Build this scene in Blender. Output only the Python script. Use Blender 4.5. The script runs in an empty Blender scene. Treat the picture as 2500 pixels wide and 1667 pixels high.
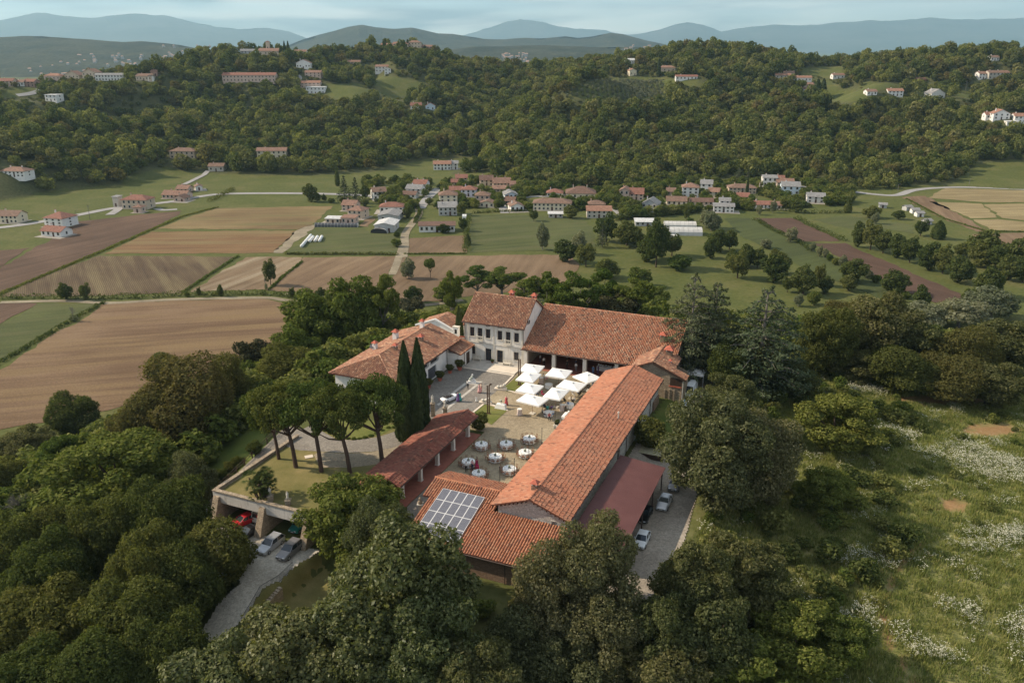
import bpy, math, random
import numpy as np
from mathutils import Vector, Matrix, Quaternion

# ------------------------------------------------------------------ camera, sky, sun, exposure
SC = bpy.context.scene
COL = SC.collection
F = 2000.0; CAMH = 57.0; PT = math.atan(713.5 / 2000.0)
cam_d = bpy.data.cameras.new('camera'); cam = bpy.data.objects.new('camera', cam_d); COL.objects.link(cam)
cam.location = (0, 0, CAMH); cam.rotation_euler = (math.pi / 2 - PT, 0, 0)
cam_d.sensor_width = 36.0; cam_d.lens = F / 2500.0 * 36.0; cam_d.clip_start = 1.0; cam_d.clip_end = 60000
SC.camera = cam
SUN_AZ = math.radians(-79.0); SUN_EL = math.radians(35.0)       # compass azimuth, clockwise from +Y
world = bpy.data.worlds.new('World'); SC.world = world; world.use_nodes = True
def build_world():
    nt = world.node_tree; N = nt.nodes; K = nt.links; N.clear()
    sky = N.new('ShaderNodeTexSky'); sky.sky_type = 'NISHITA'; sky.sun_disc = False
    sky.sun_elevation = SUN_EL; sky.sun_rotation = SUN_AZ; sky.altitude = 100; sky.air_density = 0.8; sky.dust_density = 0.4; sky.ozone_density = 1.5
    tc = N.new('ShaderNodeTexCoord'); mp = N.new('ShaderNodeMapping'); mp.inputs['Scale'].default_value = (1.5, 1.5, 13.0)
    mp.inputs['Location'].default_value = (0.3, 0.75, 0.0)
    K.new(tc.outputs['Generated'], mp.inputs['Vector'])
    no = N.new('ShaderNodeTexNoise'); no.inputs['Scale'].default_value = 2.1; no.inputs['Detail'].default_value = 9.0; no.inputs['Roughness'].default_value = 0.55
    K.new(mp.outputs[0], no.inputs['Vector'])
    rp = N.new('ShaderNodeValToRGB'); rp.color_ramp.elements[0].position = 0.36; rp.color_ramp.elements[1].position = 0.60
    rp.color_ramp.elements[0].color = (0, 0, 0, 1); rp.color_ramp.elements[1].color = (0.92, 0.92, 0.92, 1)
    K.new(no.outputs['Fac'], rp.inputs[0])
    n2 = N.new('ShaderNodeTexNoise'); n2.inputs['Scale'].default_value = 3.4; n2.inputs['Detail'].default_value = 8.0; n2.inputs['Distortion'].default_value = 0.4; K.new(mp.outputs[0], n2.inputs['Vector'])
    r2 = N.new('ShaderNodeValToRGB'); r2.color_ramp.elements[0].position = 0.40; r2.color_ramp.elements[1].position = 0.60      # grey undersides and bright cloud
    r2.color_ramp.elements[0].color = (1.7, 2.15, 2.35, 1); r2.color_ramp.elements[1].color = (7.0, 6.6, 5.8, 1); K.new(n2.outputs['Fac'], r2.inputs[0])
    mx = N.new('ShaderNodeMixRGB'); K.new(r2.outputs[0], mx.inputs[2])
    K.new(rp.outputs[0], mx.inputs[0]); K.new(sky.outputs[0], mx.inputs[1])
    bg = N.new('ShaderNodeBackground'); bg.inputs['Strength'].default_value = SKY_STRENGTH
    K.new(mx.outputs[0], bg.inputs[0])
    out = N.new('ShaderNodeOutputWorld'); K.new(bg.outputs[0], out.inputs[0])
SKY_STRENGTH = 0.13
build_world()
sun_d = bpy.data.lights.new('sun', 'SUN'); sun_d.energy = 4.0; sun_d.angle = math.radians(0.6); sun_d.color = (1.0, 0.84, 0.64)
sun = bpy.data.objects.new('sun', sun_d); COL.objects.link(sun)
SUNV = Vector((math.sin(SUN_AZ) * math.cos(SUN_EL), math.cos(SUN_AZ) * math.cos(SUN_EL), math.sin(SUN_EL)))
sun.rotation_euler = SUNV.to_track_quat('Z', 'Y').to_euler(); sun.location = (-60, 60, 120)
VS = SC.view_settings; VS.view_transform = 'Standard'; VS.look = 'None'; VS.gamma = 1.0; VS.exposure = 0.72
CY = SC.cycles; CY.max_bounces = 6; CY.diffuse_bounces = 4; CY.glossy_bounces = 2; CY.transmission_bounces = 3; CY.volume_bounces = 1; CY.transparent_max_bounces = 6
CY.use_denoising = True; CY.sample_clamp_indirect = 4.0

# ------------------------------------------------------------------ geometry of the place
CP, SP = math.cos(PT), math.sin(PT)
def ray(u, v):
    x = (u - 1250) / F; y = -(v - 833.5) / F
    return np.array([x, CP + y * SP, -SP + y * CP])
def P(u, v, z):
    r = ray(u, v); t = (z - CAMH) / r[2]; return np.array([r[0] * t, r[1] * t, z])
def PY(u, v, Y):
    r = ray(u, v); t = Y / r[1]; return np.array([r[0] * t, Y, CAMH + r[2] * t])
def proj(x, y, z):
    z = z - CAMH; d = y * CP - z * SP; up = y * SP + z * CP
    return 1250 + F * x / d, 833.5 - F * up / d
AZ = math.radians(23.0); SA, CA = math.sin(AZ), math.cos(AZ)
def W(b, a, z=0.0):                       # the estate's own axes: b across, a along the long barn
    return np.array([b * CA + a * SA, 130 - b * SA + a * CA, z])
def toL(x, y):
    y = y - 130; return x * CA - y * SA, x * SA + y * CA
EST = Matrix.Translation((0, 130, 0)) @ Matrix.Rotation(-AZ, 4, 'Z')    # local x=b, y=a

_ctl = []
def c_xyz(*pts):
    _ctl.extend(pts)
def c_px(*pts):
    for u, v, Y in pts: _ctl.append(tuple(PY(u, v, Y)))
PLAIN = -33.0
c_xyz((0, -60, -30), (-150, -40, -32), (150, -40, -26), (0, 20, -16), (-60, 40, -16), (60, 40, -11), (0, 62, -10), (-40, 72, -9), (40, 70, -6), (90, 80, -7), (-95, 90, -15), (-62, 100, -8.5),
      (110, 130, -9), (140, 180, -13), (95, 180, -10), (120, 222, -24), (165, 290, -39), (180, 235, -33), (220, 180, -20), (200, 100, -12), (150, 60, -10),
      (-62, 128, -8), (-85, 150, -20), (-100, 185, -37), (-135, 165, -38), (-140, 120, -27), (-78, 250, -38), (-66, 205, -24), (-48, 180, -11), (-200, 130, -40), (-260, 60, -38),
      (-10, 185, -5), (-20, 225, -20), (-10, 275, -36), (30, 200, -9), (40, 250, -27), (60, 205, -13), (72, 255, -31), (60, 300, -39), (0, 310, -39), (100, 245, -32),
      (-36, 118, -2.5), (-31, 100, -4.2))
for yy in (190, 260, 330, 400, 470, 540):
    for xx in (-420, -300, -190, -90, 0, 90, 190, 300, 420):
        if yy < 330 and -180 < xx < 260: continue
        if yy == 540 and abs(xx) > 350: continue
        _ctl.append((xx, yy, -40.0))
c_px((1250, 452, 585), (1000, 432, 622), (1500, 438, 606), (1800, 440, 600), (2050, 447, 590), (2250, 452, 572), (2480, 462, 560),
     (30, 428, 540), (-150, 420, 540), (100, 340, 615), (240, 410, 596), (280, 472, 545), (400, 405, 645), (380, 445, 600), (600, 442, 605), (750, 440, 607),
     (50, 222, 880), (250, 200, 900), (400, 212, 900), (200, 310, 750), (-150, 240, 850), (450, 310, 790), (450, 385, 668), (540, 165, 985), (500, 128, 1022), (560, 117, 1035), (620, 129, 1045), (450, 150, 1005),
     (650, 260, 870), (700, 350, 735), (700, 425, 625), (650, 135, 1062), (760, 128, 1098), (960, 117, 1165), (900, 121, 1150), (1050, 126, 1172), (1090, 150, 1180), (960, 144, 1090), (760, 150, 1035), (900, 218, 950), (960, 298, 825), (900, 388, 690),
     (1165, 405, 700), (1185, 340, 850), (1205, 262, 1000), (1250, 402, 640), (1300, 335, 712), (1290, 262, 850), (1230, 202, 1080), (1290, 172, 1200), (1400, 170, 1200), (1350, 405, 645), (1380, 310, 742), (1410, 230, 855), (1550, 208, 930), (1600, 310, 765), (1600, 405, 648),
     (1620, 192, 980), (1610, 142, 1085), (1660, 128, 1100), (1750, 125, 1112), (1820, 128, 1125), (1920, 140, 1150), (2000, 165, 1120), (2010, 182, 1050), (2000, 240, 900), (2000, 340, 715), (2300, 410, 635), (2200, 310, 735), (2250, 230, 860), (2120, 156, 1060), (2200, 144, 1052), (2400, 131, 1060), (2480, 134, 1040), (2450, 212, 880), (2450, 300, 735), (2480, 400, 638), (2700, 150, 1000), (2700, 300, 740), (2700, 420, 620))
for xx in (-800, -500, -200, 0, 200, 500, 800): _ctl.append((xx, 1420, -25.0)); _ctl.append((xx * 1.3, 1800, -55.0))
for xx in (-420, -300, -180): _ctl.append((xx, 1080, 15.0))
_ctl = np.array(_ctl, dtype=float)
def _phi(r2): return np.sqrt(r2 + 18.0 ** 2)
def _solve():
    X = _ctl[:, :2]; d = X[:, None, :] - X[None, :, :]
    A = _phi((d ** 2).sum(-1)) + np.eye(len(X)) * -1.5
    return np.linalg.solve(A, _ctl[:, 2] + 20.0)
_wt = _solve()
def sstep(t): t = np.clip(t, 0, 1); return t * t * (3 - 2 * t)
def rect_w(b, a, b0, b1, a0, a1, f):
    d = np.hypot(np.maximum(np.maximum(b0 - b, b - b1), 0), np.maximum(np.maximum(a0 - a, a - a1), 0))
    return sstep(1 - d / f)
PARK = [tuple(toL(*P(450 + x_ * .2551, 1150 + y_ * .2551, z_)[:2])) for x_, y_, z_ in ((150, 430, -4), (330, 300, -4), (420, 470, -4), (620, 560, -4), (1000, 690, -4), (1300, 760, -4), (1050, 940, -4), (915, 1068, -4), (740, 1168, -4.2), (650, 1330, -5.2), (565, 1450, -5.9), (400, 1560, -6.2), (230, 1640, -6.2), (60, 1640, -6.2), (330, 1280, -5.3), (490, 1110, -4.2), (540, 1075, -4), (450, 900, -4), (300, 800, -4), (120, 700, -4))]
def poly_w(b, a, poly, f):
    b = np.asarray(b); a = np.asarray(a); w = np.zeros(b.shape); P_ = np.array(poly); k = (b > P_[:, 0].min() - f) & (b < P_[:, 0].max() + f) & (a > P_[:, 1].min() - f) & (a < P_[:, 1].max() + f)
    if not k.any(): return w
    bb, aa = b[k], a[k]; d = np.full(bb.shape, 1e9); ins = np.zeros(bb.shape, bool)
    for i in range(len(poly)):
        (x0, y0), (x1, y1) = poly[i], poly[(i + 1) % len(poly)]; dx, dy = x1 - x0, y1 - y0; t = np.clip(((bb - x0) * dx + (aa - y0) * dy) / (dx * dx + dy * dy), 0, 1); d = np.minimum(d, np.hypot(bb - x0 - t * dx, aa - y0 - t * dy))
        if y0 != y1: ins ^= ((y0 > aa) != (y1 > aa)) & (bb < (x1 - x0) * (aa - y0) / (y1 - y0) + x0)
    w[k] = sstep(1 - np.where(ins, 0, d) / f); return w
def terrain(x, y):
    x = np.atleast_1d(np.asarray(x, float)); y = np.atleast_1d(np.asarray(y, float)); z = np.empty_like(x)
    for i in range(0, x.size, 20000):
        xs = x[i:i + 20000]; ys = y[i:i + 20000]
        r2 = (xs[:, None] - _ctl[None, :, 0]) ** 2 + (ys[:, None] - _ctl[None, :, 1]) ** 2
        z[i:i + 20000] = _phi(r2) @ _wt - 20.0
    far = sstep((y - 1350) / 300.0); z = z * (1 - far) + -48.0 * far
    lx = sstep((np.abs(x) - 900) / 400.0); z = z * (1 - lx) + -40.0 * lx
    plain_zone = y < 760
    z = np.where(plain_zone, np.maximum(z, PLAIN), z)
    z = z + sstep((z + 31) / 30.0) * sstep((y - 590) / 90.0) * (1 - .85 * sstep((y - 880) / 180.0)) * (10.0 * np.sin(x * .043 + 1.9 * np.sin(y * .019 + .6)) * np.sin(y * .037 + 1.4 * np.sin(x * .023)) + 7.0 * np.sin(x * .024 - y * .031 + 1.0) - 3.0)
    b, a = toL(x, y)
    def flat(zz, w):
        nonlocal z
        z = z * (1 - w) + zz * w
    flat(-6.4, rect_w(b, a, -16, 5, -78, -50, 5)); flat(-4.0, rect_w(b, a, -34, -12, -52, -43, 4)); flat(-4.0 - 2.2 * sstep((-54.5 - a) / 8.0), poly_w(b, a, PARK, 1.3)); flat(-4.0, rect_w(b, a, -24.6, -7.6, -49, -37.4, 1.0))
    flat(-1.0, rect_w(b, a, 20, 36, -46, -10, 9))
    flat(-0.6, rect_w(b, a, 24, 36, 2, 30, 7))
    flat(-1.7, rect_w(b, a, 3, 20, -60, -44, 6))
    ramp = np.clip((a + 24) / -19.0, 0, 1) * -4.0
    flat(ramp, rect_w(b, a, -29.5, -25.2, -44, -20, 1.2))
    core = rect_w(b, a, -30, 24.6, -12, 31, 3.0); flat(0.0, core)
    flat(0.0, np.maximum(rect_w(b, a, -24.4, 24.5, -35.8, -5, 0.9), rect_w(b, a, -6.8, 24.5, -43.6, -30, 0.7)))
    return z
def tz(x, y): return float(terrain(x, y)[0])
def T(u, v, y0=40.0):                     # where the view through a photo point meets the ground
    r = ray(u, v); ys = np.concatenate([np.arange(y0, 500, 1.0), np.arange(500, 1400, 2.5)]); t = ys / r[1]
    zz = CAMH + r[2] * t; g = terrain(r[0] * t, ys); k = np.where(zz <= g)[0]
    i = int(k[0]) if len(k) else int(np.argmin(np.where((ys > 700) & (ys < 1230), zz - g, 1e9)))
    return np.array([r[0] * t[i], ys[i], g[i]])

# ------------------------------------------------------------------ object helpers
def tag(o, label=None, cat=None, group=None, kind=None):
    if label: o['label'] = label
    if cat: o['category'] = cat
    if group: o['group'] = group
    if kind: o['kind'] = kind
    return o
def empty(name, loc=(0, 0, 0), rz=0.0, parent=None, mat=None):
    o = bpy.data.objects.new(name, None); COL.objects.link(o); o.empty_display_size = 0.5
    if mat is not None: o.matrix_world = mat
    else: o.location = loc; o.rotation_euler = (0, 0, rz)
    if parent: o.parent = parent
    return o
def link(name, me, parent=None, loc=None, rot=None, scale=None):
    o = bpy.data.objects.new(name, me); COL.objects.link(o)
    if parent: o.parent = parent
    if loc is not None: o.location = loc
    if rot is not None: o.rotation_euler = rot
    if scale is not None: o.scale = scale
    return o
def np_mesh(name, V, Fq, mats=None, mi=None, smooth=False):
    """V (n,3), Fq (m,k) faces all of one size."""
    V = np.ascontiguousarray(V, dtype=np.float32); Fq = np.ascontiguousarray(Fq, dtype=np.int32)
    me = bpy.data.meshes.new(name); n, m, k = len(V), len(Fq), Fq.shape[1]
    me.vertices.add(n); me.vertices.foreach_set('co', V.ravel())
    me.loops.add(m * k); me.loops.foreach_set('vertex_index', Fq.ravel())
    me.polygons.add(m); me.polygons.foreach_set('loop_start', np.arange(0, m * k, k, dtype=np.int32)); me.polygons.foreach_set('loop_total', np.full(m, k, dtype=np.int32))
    if smooth: me.polygons.foreach_set('use_smooth', np.ones(m, dtype=bool))
    for mt in (mats or []): me.materials.append(mt)
    if mi is not None: me.polygons.foreach_set('material_index', np.asarray(mi, dtype=np.int32))
    me.update(calc_edges=True); me.validate()
    return me
class MB:
    def __init__(s): s.v = []; s.f = []; s.m = []
    def face(s, pts, m=0):
        n = len(s.v); s.v.extend([tuple(map(float, p)) for p in pts]); s.f.append(tuple(range(n, n + len(pts)))); s.m.append(m)
    def box(s, x0, x1, y0, y1, z0, z1, m=0, M=None):
        c = [(x0, y0, z0), (x1, y0, z0), (x1, y1, z0), (x0, y1, z0), (x0, y0, z1), (x1, y0, z1), (x1, y1, z1), (x0, y1, z1)]
        if M is not None: c = [tuple(M @ Vector(p)) for p in c]
        n = len(s.v); s.v.extend(c)
        for q in ((3, 2, 1, 0), (4, 5, 6, 7), (0, 1, 5, 4), (1, 2, 6, 5), (2, 3, 7, 6), (3, 0, 4, 7)):
            s.f.append(tuple(n + i for i in q)); s.m.append(m)
    def hexa(s, lo, hi, m=0):             # two quads (bottom, top) joined
        n = len(s.v); s.v.extend([tuple(map(float, p)) for p in lo + hi]); k = len(lo)
        s.f.append(tuple(n + i for i in reversed(range(k)))); s.m.append(m)
        s.f.append(tuple(n + k + i for i in range(k))); s.m.append(m)
        for i in range(k):
            j = (i + 1) % k; s.f.append((n + i, n + j, n + k + j, n + k + i)); s.m.append(m)
    def tube(s, p, q, r0, r1=None, k=6, m=0, cap=True):
        p = Vector(p); q = Vector(q); r1 = r0 if r1 is None else r1
        d = (q - p).normalized(); a = d.orthogonal().normalized(); b = d.cross(a); n = len(s.v)
        for c, r in ((p, r0), (q, r1)):
            for i in range(k):
                t = 2 * math.pi * i / k; s.v.append(tuple(c + a * (math.cos(t) * r) + b * (math.sin(t) * r)))
        for i in range(k):
            j = (i + 1) % k; s.f.append((n + i, n + j, n + k + j, n + k + i)); s.m.append(m)
        if cap:
            s.f.append(tuple(n + i for i in reversed(range(k)))); s.m.append(m)
            s.f.append(tuple(n + k + i for i in range(k))); s.m.append(m)
    def path(s, pts, rad, k=6, m=0):
        for i in range(len(pts) - 1):
            r = rad if not isinstance(rad, (list, tuple)) else rad[i]; r1 = rad if not isinstance(rad, (list, tuple)) else rad[i + 1]
            s.tube(pts[i], pts[i + 1], r, r1, k, m)
    def lathe(s, prof, k=12, m=0, c=(0, 0, 0)):
        n = len(s.v)
        for r, z in prof:
            for i in range(k):
                t = 2 * math.pi * i / k; s.v.append((c[0] + r * math.cos(t), c[1] + r * math.sin(t), c[2] + z))
        for j in range(len(prof) - 1):
            for i in range(k):
                i2 = (i + 1) % k; s.f.append((n + j * k + i, n + j * k + i2, n + (j + 1) * k + i2, n + (j + 1) * k + i)); s.m.append(m)
        s.f.append(tuple(n + i for i in reversed(range(k)))); s.m.append(m)
        s.f.append(tuple(n + (len(prof) - 1) * k + i for i in range(k))); s.m.append(m)
    def ball(s, c, r, k=8, m=0, sz=1.0):
        s.lathe([(max(0.01, r * math.sin(math.pi * i / 6)), -r * sz * math.cos(math.pi * i / 6)) for i in range(7)], k, m, c)
    def mesh(s, name, mats, smooth=False):
        me = bpy.data.meshes.new(name); me.from_pydata(s.v, [], s.f)
        for mt in (mats if isinstance(mats, (list, tuple)) else [mats]): me.materials.append(mt)
        me.polygons.foreach_set('material_index', s.m)
        if smooth: me.polygons.foreach_set('use_smooth', [True] * len(s.f))
        me.update(); return me
    def build(s, name, mats, parent=None, smooth=False, **kw):
        return link(name, s.mesh(name, mats, smooth), parent, **kw)
def copy_tree(o, parent=None):
    c = o.copy(); COL.objects.link(c); c.parent = parent
    for ch in o.children:
        copy_tree(ch, c)
    return c

# ------------------------------------------------------------------ materials
class NT:
    def __init__(s, name):
        s.mat = bpy.data.materials.new(name); s.mat.use_nodes = True; s.t = s.mat.node_tree; s.t.nodes.clear()
        s.out = s.n('OutputMaterial')
    def n(s, t, **kw):
        o = s.t.nodes.new('ShaderNode' + t)
        for k, v in kw.items(): setattr(o, k, v)
        return o
    def l(s, a, b): s.t.links.new(a, b)
    def coord(s, which='Object', scale=(1, 1, 1), rot=(0, 0, 0)):
        tc = s.n('TexCoord'); mp = s.n('Mapping'); mp.inputs['Scale'].default_value = scale; mp.inputs['Rotation'].default_value = rot
        s.l(tc.outputs[which], mp.inputs[0]); return mp.outputs[0]
    def rows(s, ang, along):
        v = s.coord('Object', rot=(0, 0, -math.radians(ang))); mp = s.n('Mapping'); mp.inputs['Scale'].default_value = (along, 1, 1); s.l(v, mp.inputs[0]); return mp.outputs[0]
    def noise(s, vec, scale, detail=4, rough=0.55, dist=0.0):
        o = s.n('TexNoise'); o.inputs['Scale'].default_value = scale; o.inputs['Detail'].default_value = detail; o.inputs['Roughness'].default_value = rough; o.inputs['Distortion'].default_value = dist
        if vec is not None: s.l(vec, o.inputs['Vector'])
        return o.outputs['Fac']
    def ramp(s, fac, stops):
        o = s.n('ValToRGB'); e = o.color_ramp.elements
        while len(e) < len(stops): e.new(0.5)
        for i, (p, c) in enumerate(stops):
            e[i].position = p; e[i].color = (c, c, c, 1) if isinstance(c, (int, float)) else (*c, 1)
        s.l(fac, o.inputs[0]); return o.outputs[0]
    def mix(s, fac, a, b, mode='MIX'):
        o = s.n('MixRGB', blend_type=mode)
        for i, x in ((0, fac), (1, a), (2, b)):
            if isinstance(x, (int, float)): o.inputs[i].default_value = x if i == 0 else (x, x, x, 1)
            elif isinstance(x, tuple): o.inputs[i].default_value = (*x, 1)
            else: s.l(x, o.inputs[i])
        return o.outputs[0]
    def math(s, op, a, b=None):
        o = s.n('Math', operation=op)
        for i, x in ((0, a), (1, b)):
            if x is None: continue
            if isinstance(x, (int, float)): o.inputs[i].default_value = x
            else: s.l(x, o.inputs[i])
        return o.outputs[0]
    def pbr(s, col, rough=0.8, spec=0.25, metal=0.0, bump=None, bstr=0.3, bdist=0.05):
        b = s.n('BsdfPrincipled')
        if isinstance(col, tuple): b.inputs['Base Color'].default_value = (*col, 1)
        else: s.l(col, b.inputs['Base Color'])
        if isinstance(rough, (int, float)): b.inputs['Roughness'].default_value = rough
        else: s.l(rough, b.inputs['Roughness'])
        b.inputs['Specular IOR Level'].default_value = spec; b.inputs['Metallic'].default_value = metal
        if bump is not None:
            bp = s.n('Bump'); bp.inputs['Strength'].default_value = bstr; bp.inputs['Distance'].default_value = bdist
            s.l(bump, bp.inputs['Height']); s.l(bp.outputs[0], b.inputs['Normal'])
        s.l(b.outputs[0], s.out.inputs[0]); return s.mat
def plain(name, col, rough=0.8, var=0.12, scale=1.2, spec=0.25, metal=0.0, dirt=None):
    """Paint, stone or cloth of one colour with faint weathering."""
    t = NT(name); v = t.coord(); n = t.noise(v, scale, 5)
    lo = tuple(c * (1 - var) for c in col); hi = tuple(min(1, c * (1 + var)) for c in col)
    c = t.ramp(n, [(0.3, lo), (0.7, hi)])
    if dirt:
        n2 = t.noise(t.coord(scale=(2.5, 2.5, 0.35)), scale * 1.3, 6, 0.65); c = t.mix(t.ramp(n2, [(0.52, 0.0), (0.75, 0.75)]), c, dirt)
    return t.pbr(c, rough, spec, metal, bump=n, bstr=0.08)
def leaf_mat(name, cols, trans=0.38, obvar=0.35, gloss=0.0):
    """Leaves: each leaf its own shade, each tree its own tint, some light coming through."""
    t = NT(name); g = t.n('NewGeometry'); oi = t.n('ObjectInfo')
    c = t.ramp(g.outputs['Random Per Island'], [(i / (len(cols) - 1) if len(cols) > 1 else 0, k) for i, k in enumerate(cols)])
    c = t.mix(1.0, c, (1.03, 1.04, 1.0), 'MULTIPLY'); hs = t.n('HueSaturation'); t.l(c, hs.inputs['Color'])
    t.l(t.math('ADD', t.math('MULTIPLY', oi.outputs['Random'], 0.05), 0.486), hs.inputs['Hue'])
    t.l(t.math('ADD', t.math('MULTIPLY', oi.outputs['Random'], -obvar), 1.0 + obvar * 0.5), hs.inputs['Value'])
    d = t.n('BsdfDiffuse'); tr = t.n('BsdfTranslucent'); m = t.n('MixShader'); m.inputs[0].default_value = trans
    t.l(hs.outputs[0], d.inputs[0]); t.l(t.mix(1.0, hs.outputs[0], (1.15, 1.2, 0.6), 'MULTIPLY'), tr.inputs[0])
    t.l(d.outputs[0], m.inputs[1]); t.l(tr.outputs[0], m.inputs[2]); o = m.outputs[0]
    if gloss:
        gl = t.n('BsdfGlossy'); gl.inputs['Roughness'].default_value = 0.45; gl.inputs['Color'].default_value = (0.8, 0.85, 0.8, 1)
        m2 = t.n('MixShader'); m2.inputs[0].default_value = gloss; t.l(o, m2.inputs[1]); t.l(gl.outputs[0], m2.inputs[2]); o = m2.outputs[0]
    t.l(o, t.out.inputs[0]); return t.mat

# ------------------------------------------------------------------ setting: ground sheet, fields, roads, far hills
def Q(ox, oy, s, *pts): return [(ox + x * s, oy + y * s) for x, y in pts]
def c4(*p): return Q(0, 500, .3827, *p)
def c1(*p): return Q(0, 0, .3827, *p)
def c2(*p): return Q(800, 0, .3827, *p)
def c3(*p): return Q(1600, 0, .3827, *p)
def cR(*p): return Q(1600, 500, .3827, *p)
def c7(*p): return Q(700, 420, .1913, *p)
def c5(*p): return Q(800, 600, .2551, *p)
def c9(*p): return Q(1030, 900, .1913, *p)
def cA(*p): return Q(450, 850, .2551, *p)
def cB(*p): return Q(450, 1150, .2551, *p)
def inpoly(px, py, poly):
    px = np.asarray(px); py = np.asarray(py); r = np.zeros(px.shape, bool); n = len(poly)
    for i in range(n):
        x0, y0 = poly[i]; x1, y1 = poly[(i + 1) % n]
        if y0 == y1: continue
        r ^= ((y0 > py) != (y1 > py)) & (px < (x1 - x0) * (py - y0) / (y1 - y0) + x0)
    return r
CLEAR = [c1((780, 1150), (900, 1105), (1050, 1065), (1250, 1105), (1180, 1180), (1000, 1250), (780, 1262)),
         c1((1190, 1175), (1330, 1135), (1620, 1145), (1900, 1140), (2150, 1125), (2150, 1185), (1930, 1305), (1370, 1308), (1450, 1240), (1290, 1195)),
         c2((390, 490), (520, 500), (640, 540), (640, 575), (560, 590), (430, 640), (290, 590), (280, 480)),
         c2((1555, 575), (1640, 545), (1710, 518), (2150, 530), (2190, 600), (2000, 640), (1800, 665), (1510, 628)),
         c2((1700, 518), (1900, 492), (2170, 505), (2210, 545), (2150, 535)),
         c3((915, 450), (960, 432), (1080, 424), (1200, 424), (1215, 470), (1140, 500), (930, 495)),
         c3((990, 505), (1100, 505), (1200, 575), (1330, 575), (1385, 640), (1240, 660), (1095, 645), (1080, 560)),
         c3((1300, 525), (1600, 535), (1595, 575), (1330, 582)),
         c3((1905, 585), (2030, 565), (2025, 645), (1920, 645)),
         c3((2060, 1035), (2500, 1015), (2500, 1195), (1880, 1190), (1960, 1120)),
         c1((0, 565), (270, 560), (240, 610), (0, 630)),
         Q(1500, 80, .2551, (0, 435), (300, 425), (800, 460), (960, 510), (800, 525), (540, 515), (0, 485)),
         Q(500, 80, .2551, (1100, 495), (1500, 485), (1600, 560), (1400, 650), (1180, 625)),
         c2((560, 1160), (880, 1100), (1060, 1090), (1050, 1130), (900, 1150), (700, 1210), (540, 1230))]
GCOL = {'forest': (0.055, 0.055, 0.024), 'grass': (0.105, 0.135, 0.036), 'mead': (0.12, 0.135, 0.040)}
def ground_material():
    t = NT('ground'); v = t.coord('Object')
    at = t.n('Attribute', attribute_name='grassy'); am = t.n('Attribute', attribute_name='meadow'); ad = t.n('Attribute', attribute_name='dry')
    n1 = t.noise(v, 0.05, 6, 0.6); n2 = t.noise(v, 0.6, 5, 0.65); n3 = t.noise(v, 3.5, 3)
    grass = t.ramp(n1, [(0.32, (0.058, 0.076, 0.019)), (0.5, (0.082, 0.094, 0.026)), (0.68, (0.135, 0.122, 0.048))])
    grass = t.mix(0.5, grass, t.ramp(n2, [(0.3, (0.050, 0.066, 0.017)), (0.7, (0.135, 0.136, 0.048))]))
    forest = t.ramp(n2, [(0.3, (0.05, 0.056, 0.022)), (0.7, (0.10, 0.10, 0.045))])
    mead = t.ramp(n2, [(0.28, (0.12, 0.13, 0.042)), (0.5, (0.20, 0.20, 0.072)), (0.72, (0.30, 0.265, 0.13))])
    soil = t.ramp(n3, [(0.3, (0.25, 0.13, 0.06)), (0.7, (0.34, 0.19, 0.10))])
    c = t.mix(at.outputs['Fac'], forest, grass); c = t.mix(am.outputs['Fac'], c, mead)
    c = t.mix(ad.outputs['Fac'], c, soil)
    return t.pbr(c, 0.95, 0.1, bump=n2, bstr=0.5, bdist=0.3)
MAT_GROUND = ground_material()
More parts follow.
